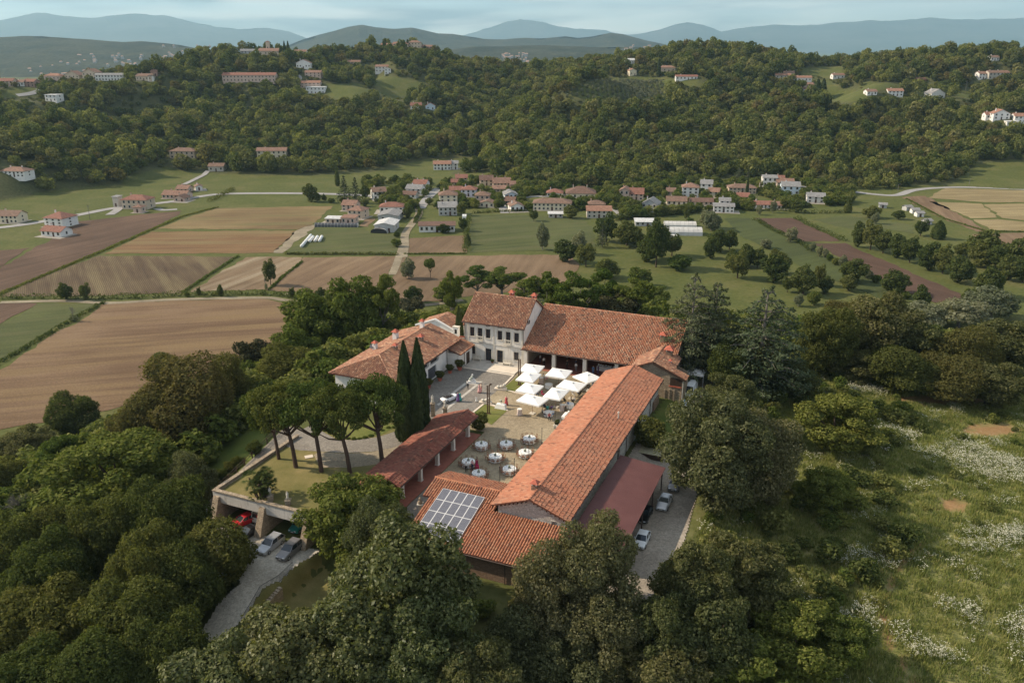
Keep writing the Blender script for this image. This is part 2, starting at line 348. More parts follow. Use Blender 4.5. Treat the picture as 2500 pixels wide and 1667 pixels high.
def build_ground():
    ys = [-80.0]
    while ys[-1] < 60: ys.append(ys[-1] + 5)
    while ys[-1] < 1500: ys.append(ys[-1] + max(0.9, ys[-1] * 0.0068))
    while ys[-1] < 40000: ys.append(ys[-1] * 1.07)
    ys = np.array(ys); tt = np.linspace(-1, 1, 281); half = np.maximum(ys, 40) * 0.78 + 70
    X = half[:, None] * tt[None, :]; Y = np.repeat(ys[:, None], len(tt), 1)
    x = X.ravel(); y = Y.ravel(); z = terrain(x, y)
    nr, nc = X.shape; i = np.arange(nr - 1)[:, None] * nc + np.arange(nc - 1)[None, :]; i = i.ravel()
    Fq = np.stack([i, i + 1, i + nc + 1, i + nc], 1)
    me = np_mesh('ground', np.stack([x, y, z], 1), Fq, [MAT_GROUND], smooth=True)
    u, v = proj(x, y, z); b, a = toL(x, y)
    gr = ((z < PLAIN + 0.6) & (y > 150)).astype(float)
    for poly in CLEAR: gr[inpoly(u, v, poly) & (y > 500)] = 1.0
    gr = np.maximum(gr, (y > 1400) * 0.3)
    md = rect_w(b, a, 44, 200, -90, 60, 14) * (y < 230)
    gr = np.maximum(gr, rect_w(b, a, -60, 40, -95, 20, 6) * (y < 170) * 0.75)
    dry = np.zeros_like(x)
    for cx, cy, rx, ry in ((2330, 975, 150, 12), (2420, 1050, 70, 16), (2320, 1025, 30, 8), (2330, 1232, 38, 15), (2280, 1238, 30, 5), (1935, 1100, 25, 14)):
        dry = np.maximum(dry, sstep(1.45 - np.hypot((u - cx) / rx, (v - cy) / ry) + .45 * np.sin(u * .13 + 2 * np.sin(v * .2)) * np.sin(v * .31 + u * .05)) * .8 * (y < 230))
    path = [(2245, 1330), (2190, 1380), (2175, 1430), (2155, 1480), (2160, 1540), (2190, 1600), (2230, 1667), (2280, 1720)]
    for (ax_, ay), (bx_, by) in zip(path[:-1], path[1:]):
        dx, dy = bx_ - ax_, by - ay; q = np.clip(((u - ax_) * dx + (v - ay) * dy) / (dx * dx + dy * dy), 0, 1)
        dry = np.maximum(dry, sstep(1.4 - np.hypot(u - ax_ - q * dx, (v - ay - q * dy)) / 7.0) * 0.8 * (y < 130))
    for nm, arr in (('grassy', gr), ('meadow', md), ('dry', dry)):
        at = me.attributes.new(nm, 'FLOAT', 'POINT'); at.data.foreach_set('value', arr.astype(np.float32))
    return tag(link('ground', me), kind='structure')
build_ground()

def soil(name, c1_, c2_, ang, row=1.4, c3_=None, rowamt=0.22, patch=0.018):
    t = NT(name); v = t.coord('Object'); r = t.rows(ang, 1.0)
    big = t.noise(v, patch, 5, 0.6, 0.6); med = t.noise(t.rows(ang, 0.06), 0.30, 6, 0.7)
    fine = t.noise(v, 1.7, 4, 0.7)
    c = t.ramp(t.math('ADD', t.math('MULTIPLY', big, 0.5), t.math('MULTIPLY', med, 0.5)), [(0.36, tuple(x * .78 for x in c1_)), (0.5, tuple((x + y) / 2 for x, y in zip(c1_, c2_))), (0.62, tuple(x * 1.2 for x in c2_))])
    if c3_: c = t.mix(t.ramp(t.noise(t.rows(ang, 0.08), 0.16, 4), [(0.47, 0.0), (0.66, 0.9)]), c, c3_)
    w = t.n('TexWave', wave_type='BANDS', bands_direction='Y'); w.inputs['Scale'].default_value = 1.0 / row; w.inputs['Distortion'].default_value = 3.0; w.inputs['Detail'].default_value = 2; w.inputs['Detail Scale'].default_value = 0.4
    t.l(r, w.inputs['Vector'])
    c = t.mix(rowamt, c, t.mix(1.0, c, t.ramp(w.outputs['Fac'], [(0.1, 0.5), (0.9, 1.3)]), 'MULTIPLY'))
    c = t.mix(0.16, t.mix(1.0, c, (0.86, 0.87, 0.83), 'MULTIPLY'), (0.145, 0.125, 0.10)); c = t.mix(0.45, c, t.mix(1.0, c, t.ramp(fine, [(0.28, 0.45), (0.72, 1.55)]), 'MULTIPLY'))
    return t.pbr(c, 0.95, 0.08, bump=fine, bstr=0.5, bdist=0.2)
def densify(pts, step=4.5):
    rnd = random.Random(len(pts)); out = []
    for i in range(len(pts)):
        (x0, y0), (x1, y1) = pts[i], pts[(i + 1) % len(pts)]; L = math.hypot(x1 - x0, y1 - y0); n = max(1, int(L / step))
        for k in range(n):
            t = k / n; out.append((x0 + (x1 - x0) * t + (rnd.uniform(-1.1, 1.1) if k else 0), y0 + (y1 - y0) * t + (rnd.uniform(-1.1, 1.1) if k else 0)))
    return out
def field(poly, mat, label=None, z=PLAIN + 0.10, name='field'):
    pts = [tuple(P(u, v, z)[:2]) for u, v in poly]
    m = MB(); m.face([(x, y, z) for x, y in densify(pts)])
    o = m.build(name, mat); o['kind'] = 'structure'
    if label: o['label'] = label
    return o
M_PLOUGH = soil('ploughed soil', (0.090, 0.052, 0.036), (0.135, 0.082, 0.058), 62, 1.6)
M_STRAW = soil('ploughed soil with straw', (0.085, 0.05, 0.033), (0.15, 0.11, 0.062), -60, 2.2, (0.20, 0.155, 0.085), 0.6)
M_TAN = soil('pale tilled soil', (0.19, 0.125, 0.074), (0.28, 0.20, 0.13), 70, 1.8, (0.36, 0.29, 0.205))
M_TAN2 = soil('tilled tan soil', (0.165, 0.10, 0.06), (0.235, 0.16, 0.10), 72, 1.6, None, 0.45)
M_TAN3 = soil('brown tilled soil', (0.165, 0.105, 0.062), (0.215, 0.145, 0.092), 78, 1.5)
M_BIG = soil('broad tilled soil', (0.155, 0.086, 0.046), (0.225, 0.148, 0.092), 13, 2.0, (0.25, 0.165, 0.085), 0.42, 0.012)
M_STUB = soil('yellow stubble', (0.185, 0.115, 0.055), (0.25, 0.185, 0.09), 4, 3.0, (0.165, 0.155, 0.062))
M_STUB2 = soil('orange stubble', (0.185, 0.10, 0.05), (0.22, 0.13, 0.062), 4, 3.2, (0.24, 0.18, 0.085))
M_WHEAT = soil('straw coloured stubble', (0.27, 0.205, 0.105), (0.345, 0.275, 0.15), 8, 3.5)
M_RED = soil('dark red ploughed soil', (0.085, 0.045, 0.034), (0.115, 0.066, 0.05), -62, 1.5)
M_GREEN = soil('mown grass', (0.056, 0.080, 0.019), (0.088, 0.102, 0.032), 20, 4.0, (0.105, 0.110, 0.042), 0.2)
M_GREEN2 = soil('lush crop', (0.044, 0.068, 0.015), (0.066, 0.088, 0.023), 35, 1.5, None, 0.3)
M_DUST = soil('dusty track', (0.26, 0.215, 0.155), (0.34, 0.29, 0.215), 0, 6.0, None, 0.1, 0.1)
M_ASPH = plain('grey asphalt', (0.28, 0.27, 0.26), 0.9, 0.1, 0.15)
field(c4((-260, 540), (0, 405), (200, 290), (330, 215), (420, 162), (500, 105), (860, 66), (1160, 38), (1125, 72), (960, 152), (640, 292), (400, 397), (0, 562), (-260, 680)), M_PLOUGH)
field(c4((1000, 152), (1090, 120), (1380, 22), (2125, 8), (1988, 132), (1900, 158)), M_STUB)
field(c4((965, 172), (1888, 164), (1745, 306), (660, 312)), M_STUB2)
field(c4((1995, 128), (2025, 128), (1800, 308), (1745, 306), (1890, 164)), M_DUST)
field(c4((630, 324), (1520, 330), (1165, 562), (600, 580), (0, 588), (20, 572), (330, 440)), M_STRAW)
field(c4((1570, 334), (1925, 334), (1925, 362), (1715, 540), (1210, 556)), M_TAN)
field(Q(0, 0, 1, (742, 628), (970, 625), (948, 672), (900, 712), (880, 726), (650, 708), (660, 700)), M_TAN2)
field(c4((650, 632), (1100, 610), (1500, 602), (1700, 602), (1935, 655), (1885, 785), (1740, 950), (1400, 1080), (1000, 1230), (690, 1310), (300, 1385), (0, 1432), (-260, 1460), (-260, 1200), (0, 1052), (300, 850), (520, 735)), M_BIG)
field(c4((-200, 880), (0, 768), (245, 628), (610, 632), (480, 712), (300, 815), (0, 990), (-200, 1100)), M_GREEN)
field(c4((-200, 628), (240, 628), (0, 760), (-200, 868)), M_PLOUGH)
field(c4((-200, 300), (0, 290), (190, 275), (100, 330), (0, 395), (-200, 510)), M_PLOUGH)
field(c7((1580, 842), (2285, 805), (2295, 1035), (1512, 1042)), M_TAN3)
field(Q(0, 0, 1, (988, 626), (1395, 621), (1414, 650), (1408, 692), (1300, 704), (1100, 730), (985, 745), (930, 725), (962, 672)), M_TAN3)
field(Q(0, 0, 1, (1152, 524), (1300, 526), (1420, 529), (1448, 560), (1452, 608), (1145, 616)), M_GREEN)
field(cR((625, 84), (870, 84), (1185, 230), (925, 234)), M_RED)
field(cR((1015, 246), (1212, 243), (1560, 400), (1942, 562), (1948, 608), (1785, 624), (1560, 540)), M_RED)
field(cR((440, 85), (600, 84), (900, 240), (1560, 560), (1600, 640), (1560, 650), (1000, 420), (560, 210)), M_GREEN2)
field(cR((1000, 95), (1230, 70), (1650, 130), (1640, 185), (1450, 150), (1240, 155)), M_GREEN)
field(c3((1740, 1262), (1850, 1200), (2352, 1215), (2800, 1225), (2800, 1325), (2352, 1290), (2100, 1290)), M_WHEAT)
field(c3((1745, 1285), (2080, 1300), (2180, 1388), (2010, 1392)), M_WHEAT)
field(c3((2100, 1305), (2352, 1300), (2800, 1330), (2800, 1410), (2352, 1405), (2210, 1390)), M_WHEAT)
field(c3((1570, 1258), (1725, 1250), (2130, 1475), (2050, 1478), (1850, 1400)), M_TAN2)
field(c3((2020, 1495), (2352, 1485), (2800, 1490), (2800, 1720), (2400, 1610), (2100, 1550)), M_TAN3)
field(c3((2030, 1400), (2180, 1398), (2352, 1415), (2800, 1420), (2800, 1475), (2352, 1475), (2140, 1470)), M_WHEAT)
field(c7((0, 1050), (250, 840), (420, 640), (940, 700), (1080, 780), (1400, 800), (1450, 960), (1420, 1050)), M_GREEN)
field(c7((930, 690), (1040, 590), (1125, 590), (1040, 700)), M_TAN3)
def ribbon(poly, w, mat, name='road', z=PLAIN + 0.16, drape=False):
    pts = [(T(u, v)[:2] if drape else P(u, v, z)[:2]) for u, v in poly]
    fine = []
    for i in range(len(pts) - 1):
        n = 6
        for k in range(n):
            t = k / n; p0 = pts[max(i - 1, 0)]; p1 = pts[i]; p2 = pts[i + 1]; p3 = pts[min(i + 2, len(pts) - 1)]
            fine.append(0.5 * ((2 * p1) + (-p0 + p2) * t + (2 * p0 - 5 * p1 + 4 * p2 - p3) * t * t + (-p0 + 3 * p1 - 3 * p2 + p3) * t ** 3))
    fine.append(pts[-1]); fine = np.array(fine); d = np.gradient(fine, axis=0); d /= np.linalg.norm(d, axis=1)[:, None] + 1e-9; nrm = np.stack([-d[:, 1], d[:, 0]], 1)
    A = fine + nrm * w / 2; B = fine - nrm * w / 2; n = len(fine); V = np.zeros((2 * n, 3)); V[:n, :2] = A; V[n:, :2] = B
    V[:, 2] = terrain(V[:, 0], V[:, 1]) + (0.35 if drape else 0) if drape else z
    i = np.arange(n - 1); Fq = np.stack([i, n + i, n + i + 1, i + 1], 1)
    return tag(link(name, np_mesh(name, V, Fq, [mat])), kind='structure')
ribbon([(-60, 562), (60, 548), (150, 532), (200, 523), (260, 511), (320, 503), (420, 492), (500, 478), (560, 473), (700, 472), (820, 474), (900, 478), (960, 484)], 6.5, M_ASPH)
ribbon(c2((570, 1310), (580, 1370), (500, 1480), (490, 1568), (480, 1640)), 4.2, M_DUST, 'track', PLAIN + 0.19)
ribbon(c7((1490, 900), (1440, 1060), (1380, 1230), (1340, 1310)), 3.4, M_DUST, 'track', PLAIN + 0.17)
ribbon(c2((590, 1330), (640, 1260), (710, 1200)), 6, M_ASPH, 'road', PLAIN + 0.2)
ribbon(c2((1180, 1270), (1300, 1255), (1430, 1250), (1600, 1230)), 5, M_ASPH)
ribbon(c2((1080, 1275), (1110, 1310), (1130, 1360)), 5, M_ASPH)
ribbon(c2((1790, 1310), (1850, 1350), (1900, 1400)), 4.5, M_ASPH)
ribbon(c3((840, 1185), (1000, 1195), (1200, 1215), (1400, 1240), (1540, 1245), (1640, 1215), (1800, 1198), (2000, 1195), (2352, 1208), (2700, 1225)), 6, M_ASPH)
ribbon(c3((960, 1195), (1010, 1225), (1080, 1290)), 4, M_DUST)
ribbon(c3((60, 1335), (150, 1338), (250, 1335)), 3.5, M_DUST, 'track')
ribbon(c4((0, 622), (400, 612), (700, 625), (1100, 604), (1650, 592), (1800, 605), (1960, 632)), 3.0, M_DUST, 'track', PLAIN + 0.13)
ribbon(Q(0, 0, 1, (700, 716), (760, 722), (830, 730), (905, 738), (980, 748), (1060, 742), (1130, 732)), 3.0, M_DUST, 'track', PLAIN + 0.14)
ribbon(c1((1000, 1330), (1040, 1340), (1130, 1335)), 4.5, M_ASPH, 'road', PLAIN + 0.21)
ribbon(c1((700, 1370), (740, 1345), (770, 1320)), 5, M_ASPH, 'road', PLAIN + 0.22)
ribbon(c1((1175, 1180), (1260, 1140), (1330, 1090)), 4, M_ASPH, drape=True)
ribbon(c1((110, 615), (200, 600), (265, 580), (240, 568)), 6, M_ASPH, drape=True)
ribbon(Q(500, 80, .2551, (845, 525), (890, 480), (905, 440), (870, 415)), 6, M_ASPH, drape=True)

# far hills and mountains: real ridges kilometres away
def hill_mat(name, a, b, sc):
    t = NT(name); v = t.coord('Object'); n = t.noise(v, sc, 6, 0.65); n2 = t.noise(v, sc * 9, 3)
    c = t.ramp(n, [(0.35, a), (0.62, b)]); c = t.mix(0.5, c, t.mix(1.0, c, t.ramp(n2, [(0.3, 0.45), (0.7, 1.5)]), 'MULTIPLY'))
    return t.pbr(c, 0.95, 0.05, bump=n2, bstr=1.0, bdist=12)
M_HILL = hill_mat('far woods', (0.022, 0.028, 0.016), (0.055, 0.056, 0.032), 0.004)
M_MOUNT = hill_mat('far mountain', (0.03, 0.036, 0.03), (0.08, 0.08, 0.07), 0.001)
def ridge(pts, Y, depth, mat, name, seed, amp=0.06, base=-60.0, front=1.0):
    pts = sorted(pts); us = np.array([p[0] for p in pts], float); vs = np.array([p[1] for p in pts], float)
    uu = np.linspace(us[0], us[-1], 260); vv = np.interp(uu, us, vs); q_ = np.random.RandomState(seed + 1); jag = sum(q_.uniform(.4, 1) * np.sin(uu * w_ + q_.uniform(0, 6.3)) / (w_ * 60) for w_ in (.02, .033, .051, .083, .13, .21)); vv = (120 - (120 - vv) * (.84 if mat is M_MOUNT else 1.0)) + jag * (4.5 if mat is M_MOUNT else 1.3)
    top = np.array([PY(u, v, Y) for u, v in zip(uu, vv)]); rs = np.random.RandomState(seed)
    k = np.arange(1, 26); ph = rs.rand(25, 3) * 6.28
    prof = [-1, -.8, -.62, -.46, -.32, -.2, -.1, -.03, 0, .06, .2, .5, 1]; rows = []
    for s in prof:
        h = (1 - abs(s)) ** 1.25 if s < 0 else (1 - s) ** 1.5
        x = top[:, 0] * (1 + s * depth * front / Y); yy = np.full_like(x, Y + s * depth)
        wob = sum(np.sin(np.linspace(0, 6.28, 260) * kk * 1.7 + ph[i, 0] + s * 5 * math.sin(ph[i, 1])) / kk ** 0.8 for i, kk in enumerate(k)) * amp
        ht = (top[:, 2] - base) * h * (1 + wob * min(1, abs(s) * 4) * (1 if s < 0 else 1)) + base
        rows.append(np.stack([x, yy + wob * depth * 0.4 * (s != 0), ht], 1))
    V = np.concatenate(rows); nc = 260; i = (np.arange(len(prof) - 1)[:, None] * nc + np.arange(nc - 1)[None, :]).ravel()
    return tag(link(name, np_mesh(name, V, np.stack([i, i + 1, i + nc + 1, i + nc], 1), [mat], smooth=True)), kind='structure')
ridge([(-500, 105), (-200, 98), (0, 92), (60, 90), (100, 89), (160, 93), (200, 96), (240, 97), (300, 103), (340, 102), (400, 107), (460, 114), (560, 128), (700, 145), (900, 140), (1060, 128), (1150, 114), (1240, 112), (1350, 113), (1450, 114), (1540, 116), (1620, 120), (1700, 135), (1900, 150)], 4600, 1700, M_HILL, 'hills', 3, 0.07)
ridge([(600, 140), (690, 118), (740, 98), (800, 80), (850, 66), (885, 61), (920, 67), (960, 70), (1005, 68), (1040, 76), (1070, 84), (1105, 85), (1180, 94), (1230, 96), (1280, 93), (1320, 95), (1380, 90), (1410, 94), (1450, 90), (1490, 81), (1520, 83), (1560, 93), (1610, 106), (1680, 125), (1800, 140)], 7600, 2000, M_HILL, 'hills', 5, 0.08)
ridge([(-700, 40), (-300, 48), (-100, 42), (0, 34), (50, 26), (90, 17), (150, 24), (200, 27), (280, 22), (330, 20), (400, 22), (440, 34), (480, 46), (530, 55), (580, 60), (620, 57), (660, 63), (700, 72), (760, 92), (860, 112)], 22000, 5200, M_MOUNT, 'mountains', 8, 0.07)
ridge([(980, 110), (1060, 90), (1130, 78), (1180, 62), (1225, 48), (1270, 38), (1320, 44), (1370, 50), (1420, 58), (1470, 68), (1530, 80), (1600, 100)], 25000, 3000, M_MOUNT, 'mountains', 13, 0.05)
ridge([(1400, 112), (1480, 92), (1540, 78), (1600, 66), (1650, 52), (1680, 47), (1715, 50), (1760, 68), (1800, 57), (1850, 52), (1920, 53), (2000, 50), (2060, 43), (2120, 35), (2250, 35), (2350, 33), (2500, 30), (2700, 34), (3200, 50)], 23000, 5000, M_MOUNT, 'mountains', 21, 0.06)
def distant_towns():
    rs = np.random.RandomState(4); m = MB()
    for (u0, u1, Y, n) in ((1195, 1290, 3600, 60), (40, 420, 3600, 60), (1900, 2300, 7500, 160), (1500, 1620, 3900, 14), (400, 520, 3900, 24)):
        for k in range(n):
            x = PY(rs.uniform(u0, u1), 150, Y)[0]; y = Y * (1 + rs.uniform(-.12, .12)); x *= y / Y
            h = rs.uniform(3, 7); w = rs.uniform(3, 8); z0 = -50 if Y > 5000 else None
            if z0 is None:
                dg = y; s = (dg - 4600) / 1700.0; z0 = -50 + max(0.0, (1 - abs(s))) ** 1.25 * 150 - 4
            m.box(x - w, x + w, y - 6, y + 6, z0 - 6, z0 + h, 0)
            m.face([(x - w, y - 6.4, z0 + h + .1), (x + w, y - 6.4, z0 + h + .1), (x + w, y, z0 + h + 3), (x - w, y, z0 + h + 3)], 1)
    o = m.build('distant_town', [plain('far pale walls', (0.36, 0.345, 0.32)), plain('far roof', (0.36, 0.22, 0.16))])
    return tag(o, 'scattered pale houses of a far town below the blue hills', 'town', kind='stuff')
distant_towns()
def build_haze():
    m = MB(); m.box(-26000, 26000, -400, 28500, -66, 1700)
    t = NT('haze'); v = t.n('VolumePrincipled'); v.inputs['Color'].default_value = (0.42, 0.65, 0.80, 1); v.inputs['Density'].default_value = HAZE_DENSITY; v.inputs['Anisotropy'].default_value = 0.2
    t.l(v.outputs[0], t.out.inputs['Volume'])
    o = m.build('haze', t.mat); o['kind'] = 'stuff'; o['label'] = 'thin blue haze filling the valley air'
    return o
HAZE_DENSITY = 5.4e-5
build_haze()

# ------------------------------------------------------------------ estate buildings
class EMB(MB):
    """Mesh builder in estate coordinates (b, a, z); build() moves it under its thing's own origin."""
    def build(s, name, mats, parent=None, smooth=False, **kw):
        if parent is not None and 'origin' in parent:
            ox, oy, oz = parent['origin']; s.v = [(x - ox, y - oy, z - oz) for x, y, z in s.v]
        return MB.build(s, name, mats, parent, smooth, **kw)
def est_root(name, b, a, z, label, cat, group=None):
    o = empty(name, mat=EST @ Matrix.Translation((b, a, z))); o['origin'] = (float(b), float(a), float(z))
    return tag(o, label, cat, group)
def sub_origin(part, b, a, z):
    pass
def tile_mat(name, cols, rough=0.85):
    t = NT(name); g = t.n('NewGeometry'); r = g.outputs['Random Per Island']; v = t.coord('Object')
    n = len(cols); c = t.ramp(r, [(sum(w for _, w in cols[:i]) / sum(w for _, w in cols), k) for i, (k, w) in enumerate(cols)])
    t.t.nodes[-1].color_ramp.interpolation = 'LINEAR'
    c = t.mix(t.ramp(t.noise(v, 0.35, 5, 0.6), [(0.44, 0.0), (0.68, 0.5)]), c, t.mix(0.5, c, (0.16, 0.12, 0.09)))
    c = t.mix(t.ramp(t.noise(v, 6.0, 3), [(0.5, 0.0), (0.75, 0.4)]), c, (0.24, 0.19, 0.13))
    return t.pbr(c, rough, 0.15)
TM_OLD = tile_mat('weathered roof tiles', [((0.307, 0.141, 0.090), 2), ((0.368, 0.178, 0.108), 3), ((0.266, 0.126, 0.086), 2), ((0.450, 0.235, 0.135), 2), ((0.164, 0.094, 0.073), 1.3), ((0.512, 0.310, 0.198), .7)])
TM_ORANGE = tile_mat('orange roof tiles', [((0.430, 0.173, 0.095), 4), ((0.481, 0.206, 0.112), 4), ((0.389, 0.146, 0.081), 3), ((0.512, 0.253, 0.149), 2), ((0.256, 0.112, 0.073), .45)])
TM_RED = tile_mat('shade toned red roof tiles', [((0.225, 0.076, 0.054), 3), ((0.266, 0.094, 0.065), 3), ((0.194, 0.064, 0.047), 2), ((0.338, 0.141, 0.095), 1), ((0.123, 0.056, 0.043), .5)])  # red tiles toned darker to stand in for the pines' shadow
TM_BARN = tile_mat('barn roof tiles', [((0.430, 0.178, 0.103), 4), ((0.471, 0.206, 0.122), 4), ((0.389, 0.150, 0.090), 3), ((0.501, 0.244, 0.153), 1.5), ((0.246, 0.103, 0.067), .35)])
M_DECK = plain('tile channels', (0.14, 0.055, 0.036), 0.9, 0.2, 2.0)
M_WHITE = plain('aged white render', (0.70, 0.67, 0.61), 0.85, 0.06, 0.7, dirt=(0.44, 0.40, 0.34))
M_WHITE2 = plain('fresh white render', (0.78, 0.76, 0.72), 0.85, 0.05, 0.7, dirt=(0.60, 0.57, 0.52))
M_STONEW = plain('pale cut stone', (0.60, 0.56, 0.48), 0.85, 0.10, 1.5, dirt=(0.34, 0.31, 0.26))
M_FLOORST = plain('stone flags', (0.46, 0.43, 0.38), 0.85, 0.14, 0.9, dirt=(0.28, 0.26, 0.23))
M_PALE = plain('pale terrace stone', (0.66, 0.58, 0.48), 0.85, 0.08, 0.8)
M_DARKWOOD = plain('dark wood', (0.055, 0.035, 0.025), 0.6, 0.25, 3)
M_BROWNM = plain('brown metal', (0.075, 0.05, 0.04), 0.5, 0.15, 2, 0.4)
M_IRON = plain('black iron', (0.02, 0.02, 0.022), 0.5, 0.1, 3, 0.4)
M_STEEL = plain('rusted steel', (0.085, 0.048, 0.03), 0.7, 0.3, 2.5)
M_GLASS = plain('dark window glass', (0.030, 0.034, 0.040), 0.12, 0.1, 1.0, 0.5)
M_SHUT = plain('brown shutter', (0.075, 0.038, 0.028), 0.6, 0.15, 4)
M_GREYDOOR = plain('grey door', (0.10, 0.105, 0.12), 0.6, 0.1, 3)
M_INNER = plain('beige plaster', (0.42, 0.36, 0.28), 0.9, 0.12, 0.8)  # beige plaster for inner and back walls
M_REDFLOOR = plain('red paving', (0.32, 0.12, 0.085), 0.85, 0.18, 1.2, dirt=(0.22, 0.10, 0.075))
def stone_mat(name, c_lo, c_hi, mortar, scale=2.6, zs=1.5):
    t = NT(name); v = t.coord('Object', scale=(1, 1, zs)); vo = t.n('TexVoronoi', feature='F1'); vo.inputs['Scale'].default_value = scale; t.l(v, vo.inputs['Vector'])
    ve = t.n('TexVoronoi', feature='DISTANCE_TO_EDGE'); ve.inputs['Scale'].default_value = scale; t.l(v, ve.inputs['Vector'])
    sep = t.n('SeparateColor'); t.l(vo.outputs['Color'], sep.inputs[0])
    c = t.ramp(sep.outputs[0], [(0.0, c_lo), (1.0, c_hi)]); c = t.mix(0.35, c, t.ramp(t.noise(v, 7, 4), [(0.3, c_lo), (0.7, c_hi)]))
    e = t.ramp(ve.outputs['Distance'], [(0.0, 0.0), (0.07, 1.0)]); c = t.mix(e, mortar, c)
    return t.pbr(c, 0.9, 0.15, bump=e, bstr=0.6, bdist=0.05)
M_STONE = stone_mat('grey rubble stone', (0.42, 0.40, 0.365), (0.68, 0.65, 0.60), (0.27, 0.25, 0.22))
M_STONE2 = stone_mat('brown rubble stone', (0.26, 0.20, 0.14), (0.46, 0.38, 0.28), (0.16, 0.13, 0.10), 2.2, 2.2)
M_BRICK = stone_mat('old brown brickwork', (0.20, 0.125, 0.085), (0.36, 0.25, 0.175), (0.16, 0.13, 0.10), 3.2, 3.0)
M_COBBLE = stone_mat('cobbles', (0.22, 0.195, 0.16), (0.40, 0.35, 0.275), (0.13, 0.115, 0.095), 5.0, 1)

def tiles(E0, E1, R1, R0, pitch=0.30, ln=0.44, seed=0, poly=None, jit=1.0):
    """Rows of overlapping half-round tiles laid from eave E0-E1 to ridge R0-R1, each tile its own island."""
    E0, E1, R1, R0 = [np.array(p, float) for p in (E0, E1, R1, R0)]
    e = E1 - E0; Le = np.linalg.norm(e); e /= Le; s = R0 - E0; s -= e * s.dot(e); Ls = np.linalg.norm(s); s /= Ls; nrm = np.cross(e, s); nrm *= (1 if nrm[2] > 0 else -1)
    pl = [(0.0, 0.0), ((E1 - E0).dot(e), (E1 - E0).dot(s)), ((R1 - E0).dot(e), (R1 - E0).dot(s)), ((R0 - E0).dot(e), (R0 - E0).dot(s))]
    x0 = min(p[0] for p in pl); x1 = max(p[0] for p in pl)
    nc = max(1, round((x1 - x0) / pitch)); nr = max(1, round(Ls / ln)); pw = (x1 - x0) / nc; pl_ = Ls / nr
    ci, ri = np.meshgrid(np.arange(nc), np.arange(nr)); cx = x0 + (ci.ravel() + .5) * pw; cy = (ri.ravel() + .5) * pl_
    keep = inpoly(cx, cy, pl); cx = cx[keep]; cy = cy[keep]; n = len(cx); rs = np.random.RandomState(seed)
    cx = cx + rs.normal(0, 0.012 * jit, n); cy = cy + rs.normal(0, 0.03 * jit, n); rot = rs.normal(0, 0.035 * jit, n); lift = np.abs(rs.normal(0, 0.012 * jit, n))
    V = np.zeros((n, 8, 3)); ang = (0.0, 1.05, 2.09, math.pi); hw = pw * 0.5
    for k, th in enumerate(ang):
        for j, (yy, r, zz) in enumerate(((-0.56 * pl_, hw * 0.80, 0.055), (0.56 * pl_, hw * 0.70, 0.012))):
            lx = -math.cos(th) * r; lz = math.sin(th) * r * 0.85 + zz
            px = cx + lx - rot * yy; py = cy + yy + rot * lx; pz = lz + lift
            V[:, k * 2 + j] = E0 + px[:, None] * e + py[:, None] * s + pz[:, None] * nrm
    base = np.arange(n)[:, None] * 8; Fq = np.concatenate([base + np.array([[k * 2, k * 2 + 2, k * 2 + 3, k * 2 + 1]]) for k in range(3)])
    return V.reshape(-1, 3), Fq
def roof(parent, planes, tmat, th=0.14, pitch=0.30, ln=0.44, seed=0, ridges=(), jit=1.0, name='roof', verge=None):
    """Roof part (deck) with its tiles as one joined sub-part and ridge tiles."""
    org = np.array(parent['origin'][:]); d = EMB()
    for q in planes:
        q = [np.array(p, float) for p in q]
        d.hexa([p - (0, 0, th) for p in q], q, 0) if len(q) == 4 else d.hexa([p - (0, 0, th) for p in q], q, 0)
    ro = d.build(name, [M_DECK], parent)
    VS_, FS_ = [], []; off = 0
    for i, q in enumerate(planes):
        if len(q) == 3: q = [q[0], q[1], q[2], q[2]]
        V, Fq = tiles(*q, pitch=pitch, ln=ln, seed=seed + i, jit=jit); VS_.append(V); FS_.append(Fq + off); off += len(V)
    for i, (p0, p1) in enumerate(ridges):
        p0 = np.array(p0, float); p1 = np.array(p1, float); L = np.linalg.norm(p1 - p0); n = max(2, int(L / 0.45)); dr = (p1 - p0) / L; sd = np.cross(dr, (0, 0, 1)); sd /= np.linalg.norm(sd); up = np.cross(sd, dr)
        rs = np.random.RandomState(seed + 50 + i)
        for k in range(n):
            c = p0 + dr * (k + .5) * L / n; V = []
            for th_ in (-0.2, 1.0, 2.14, 3.34):
                for yy, r, zz in ((-0.55, 0.17, 0.06), (0.55, 0.14, 0.02)): V.append(c + dr * yy * L / n + sd * (-math.cos(th_) * r) + up * (math.sin(th_) * r * .8 + zz + rs.uniform(0, .015)))
            VS_.append(np.array(V)); FS_.append(off + np.array([[k2 * 2, k2 * 2 + 2, k2 * 2 + 3, k2 * 2 + 1] for k2 in range(3)])); off += 8
    me = np_mesh('roof_tiles', np.concatenate(VS_) - org, np.concatenate(FS_), [tmat], smooth=False)
    o = link('roof_tiles', me, ro); o['kind'] = 'stuff'
    return ro
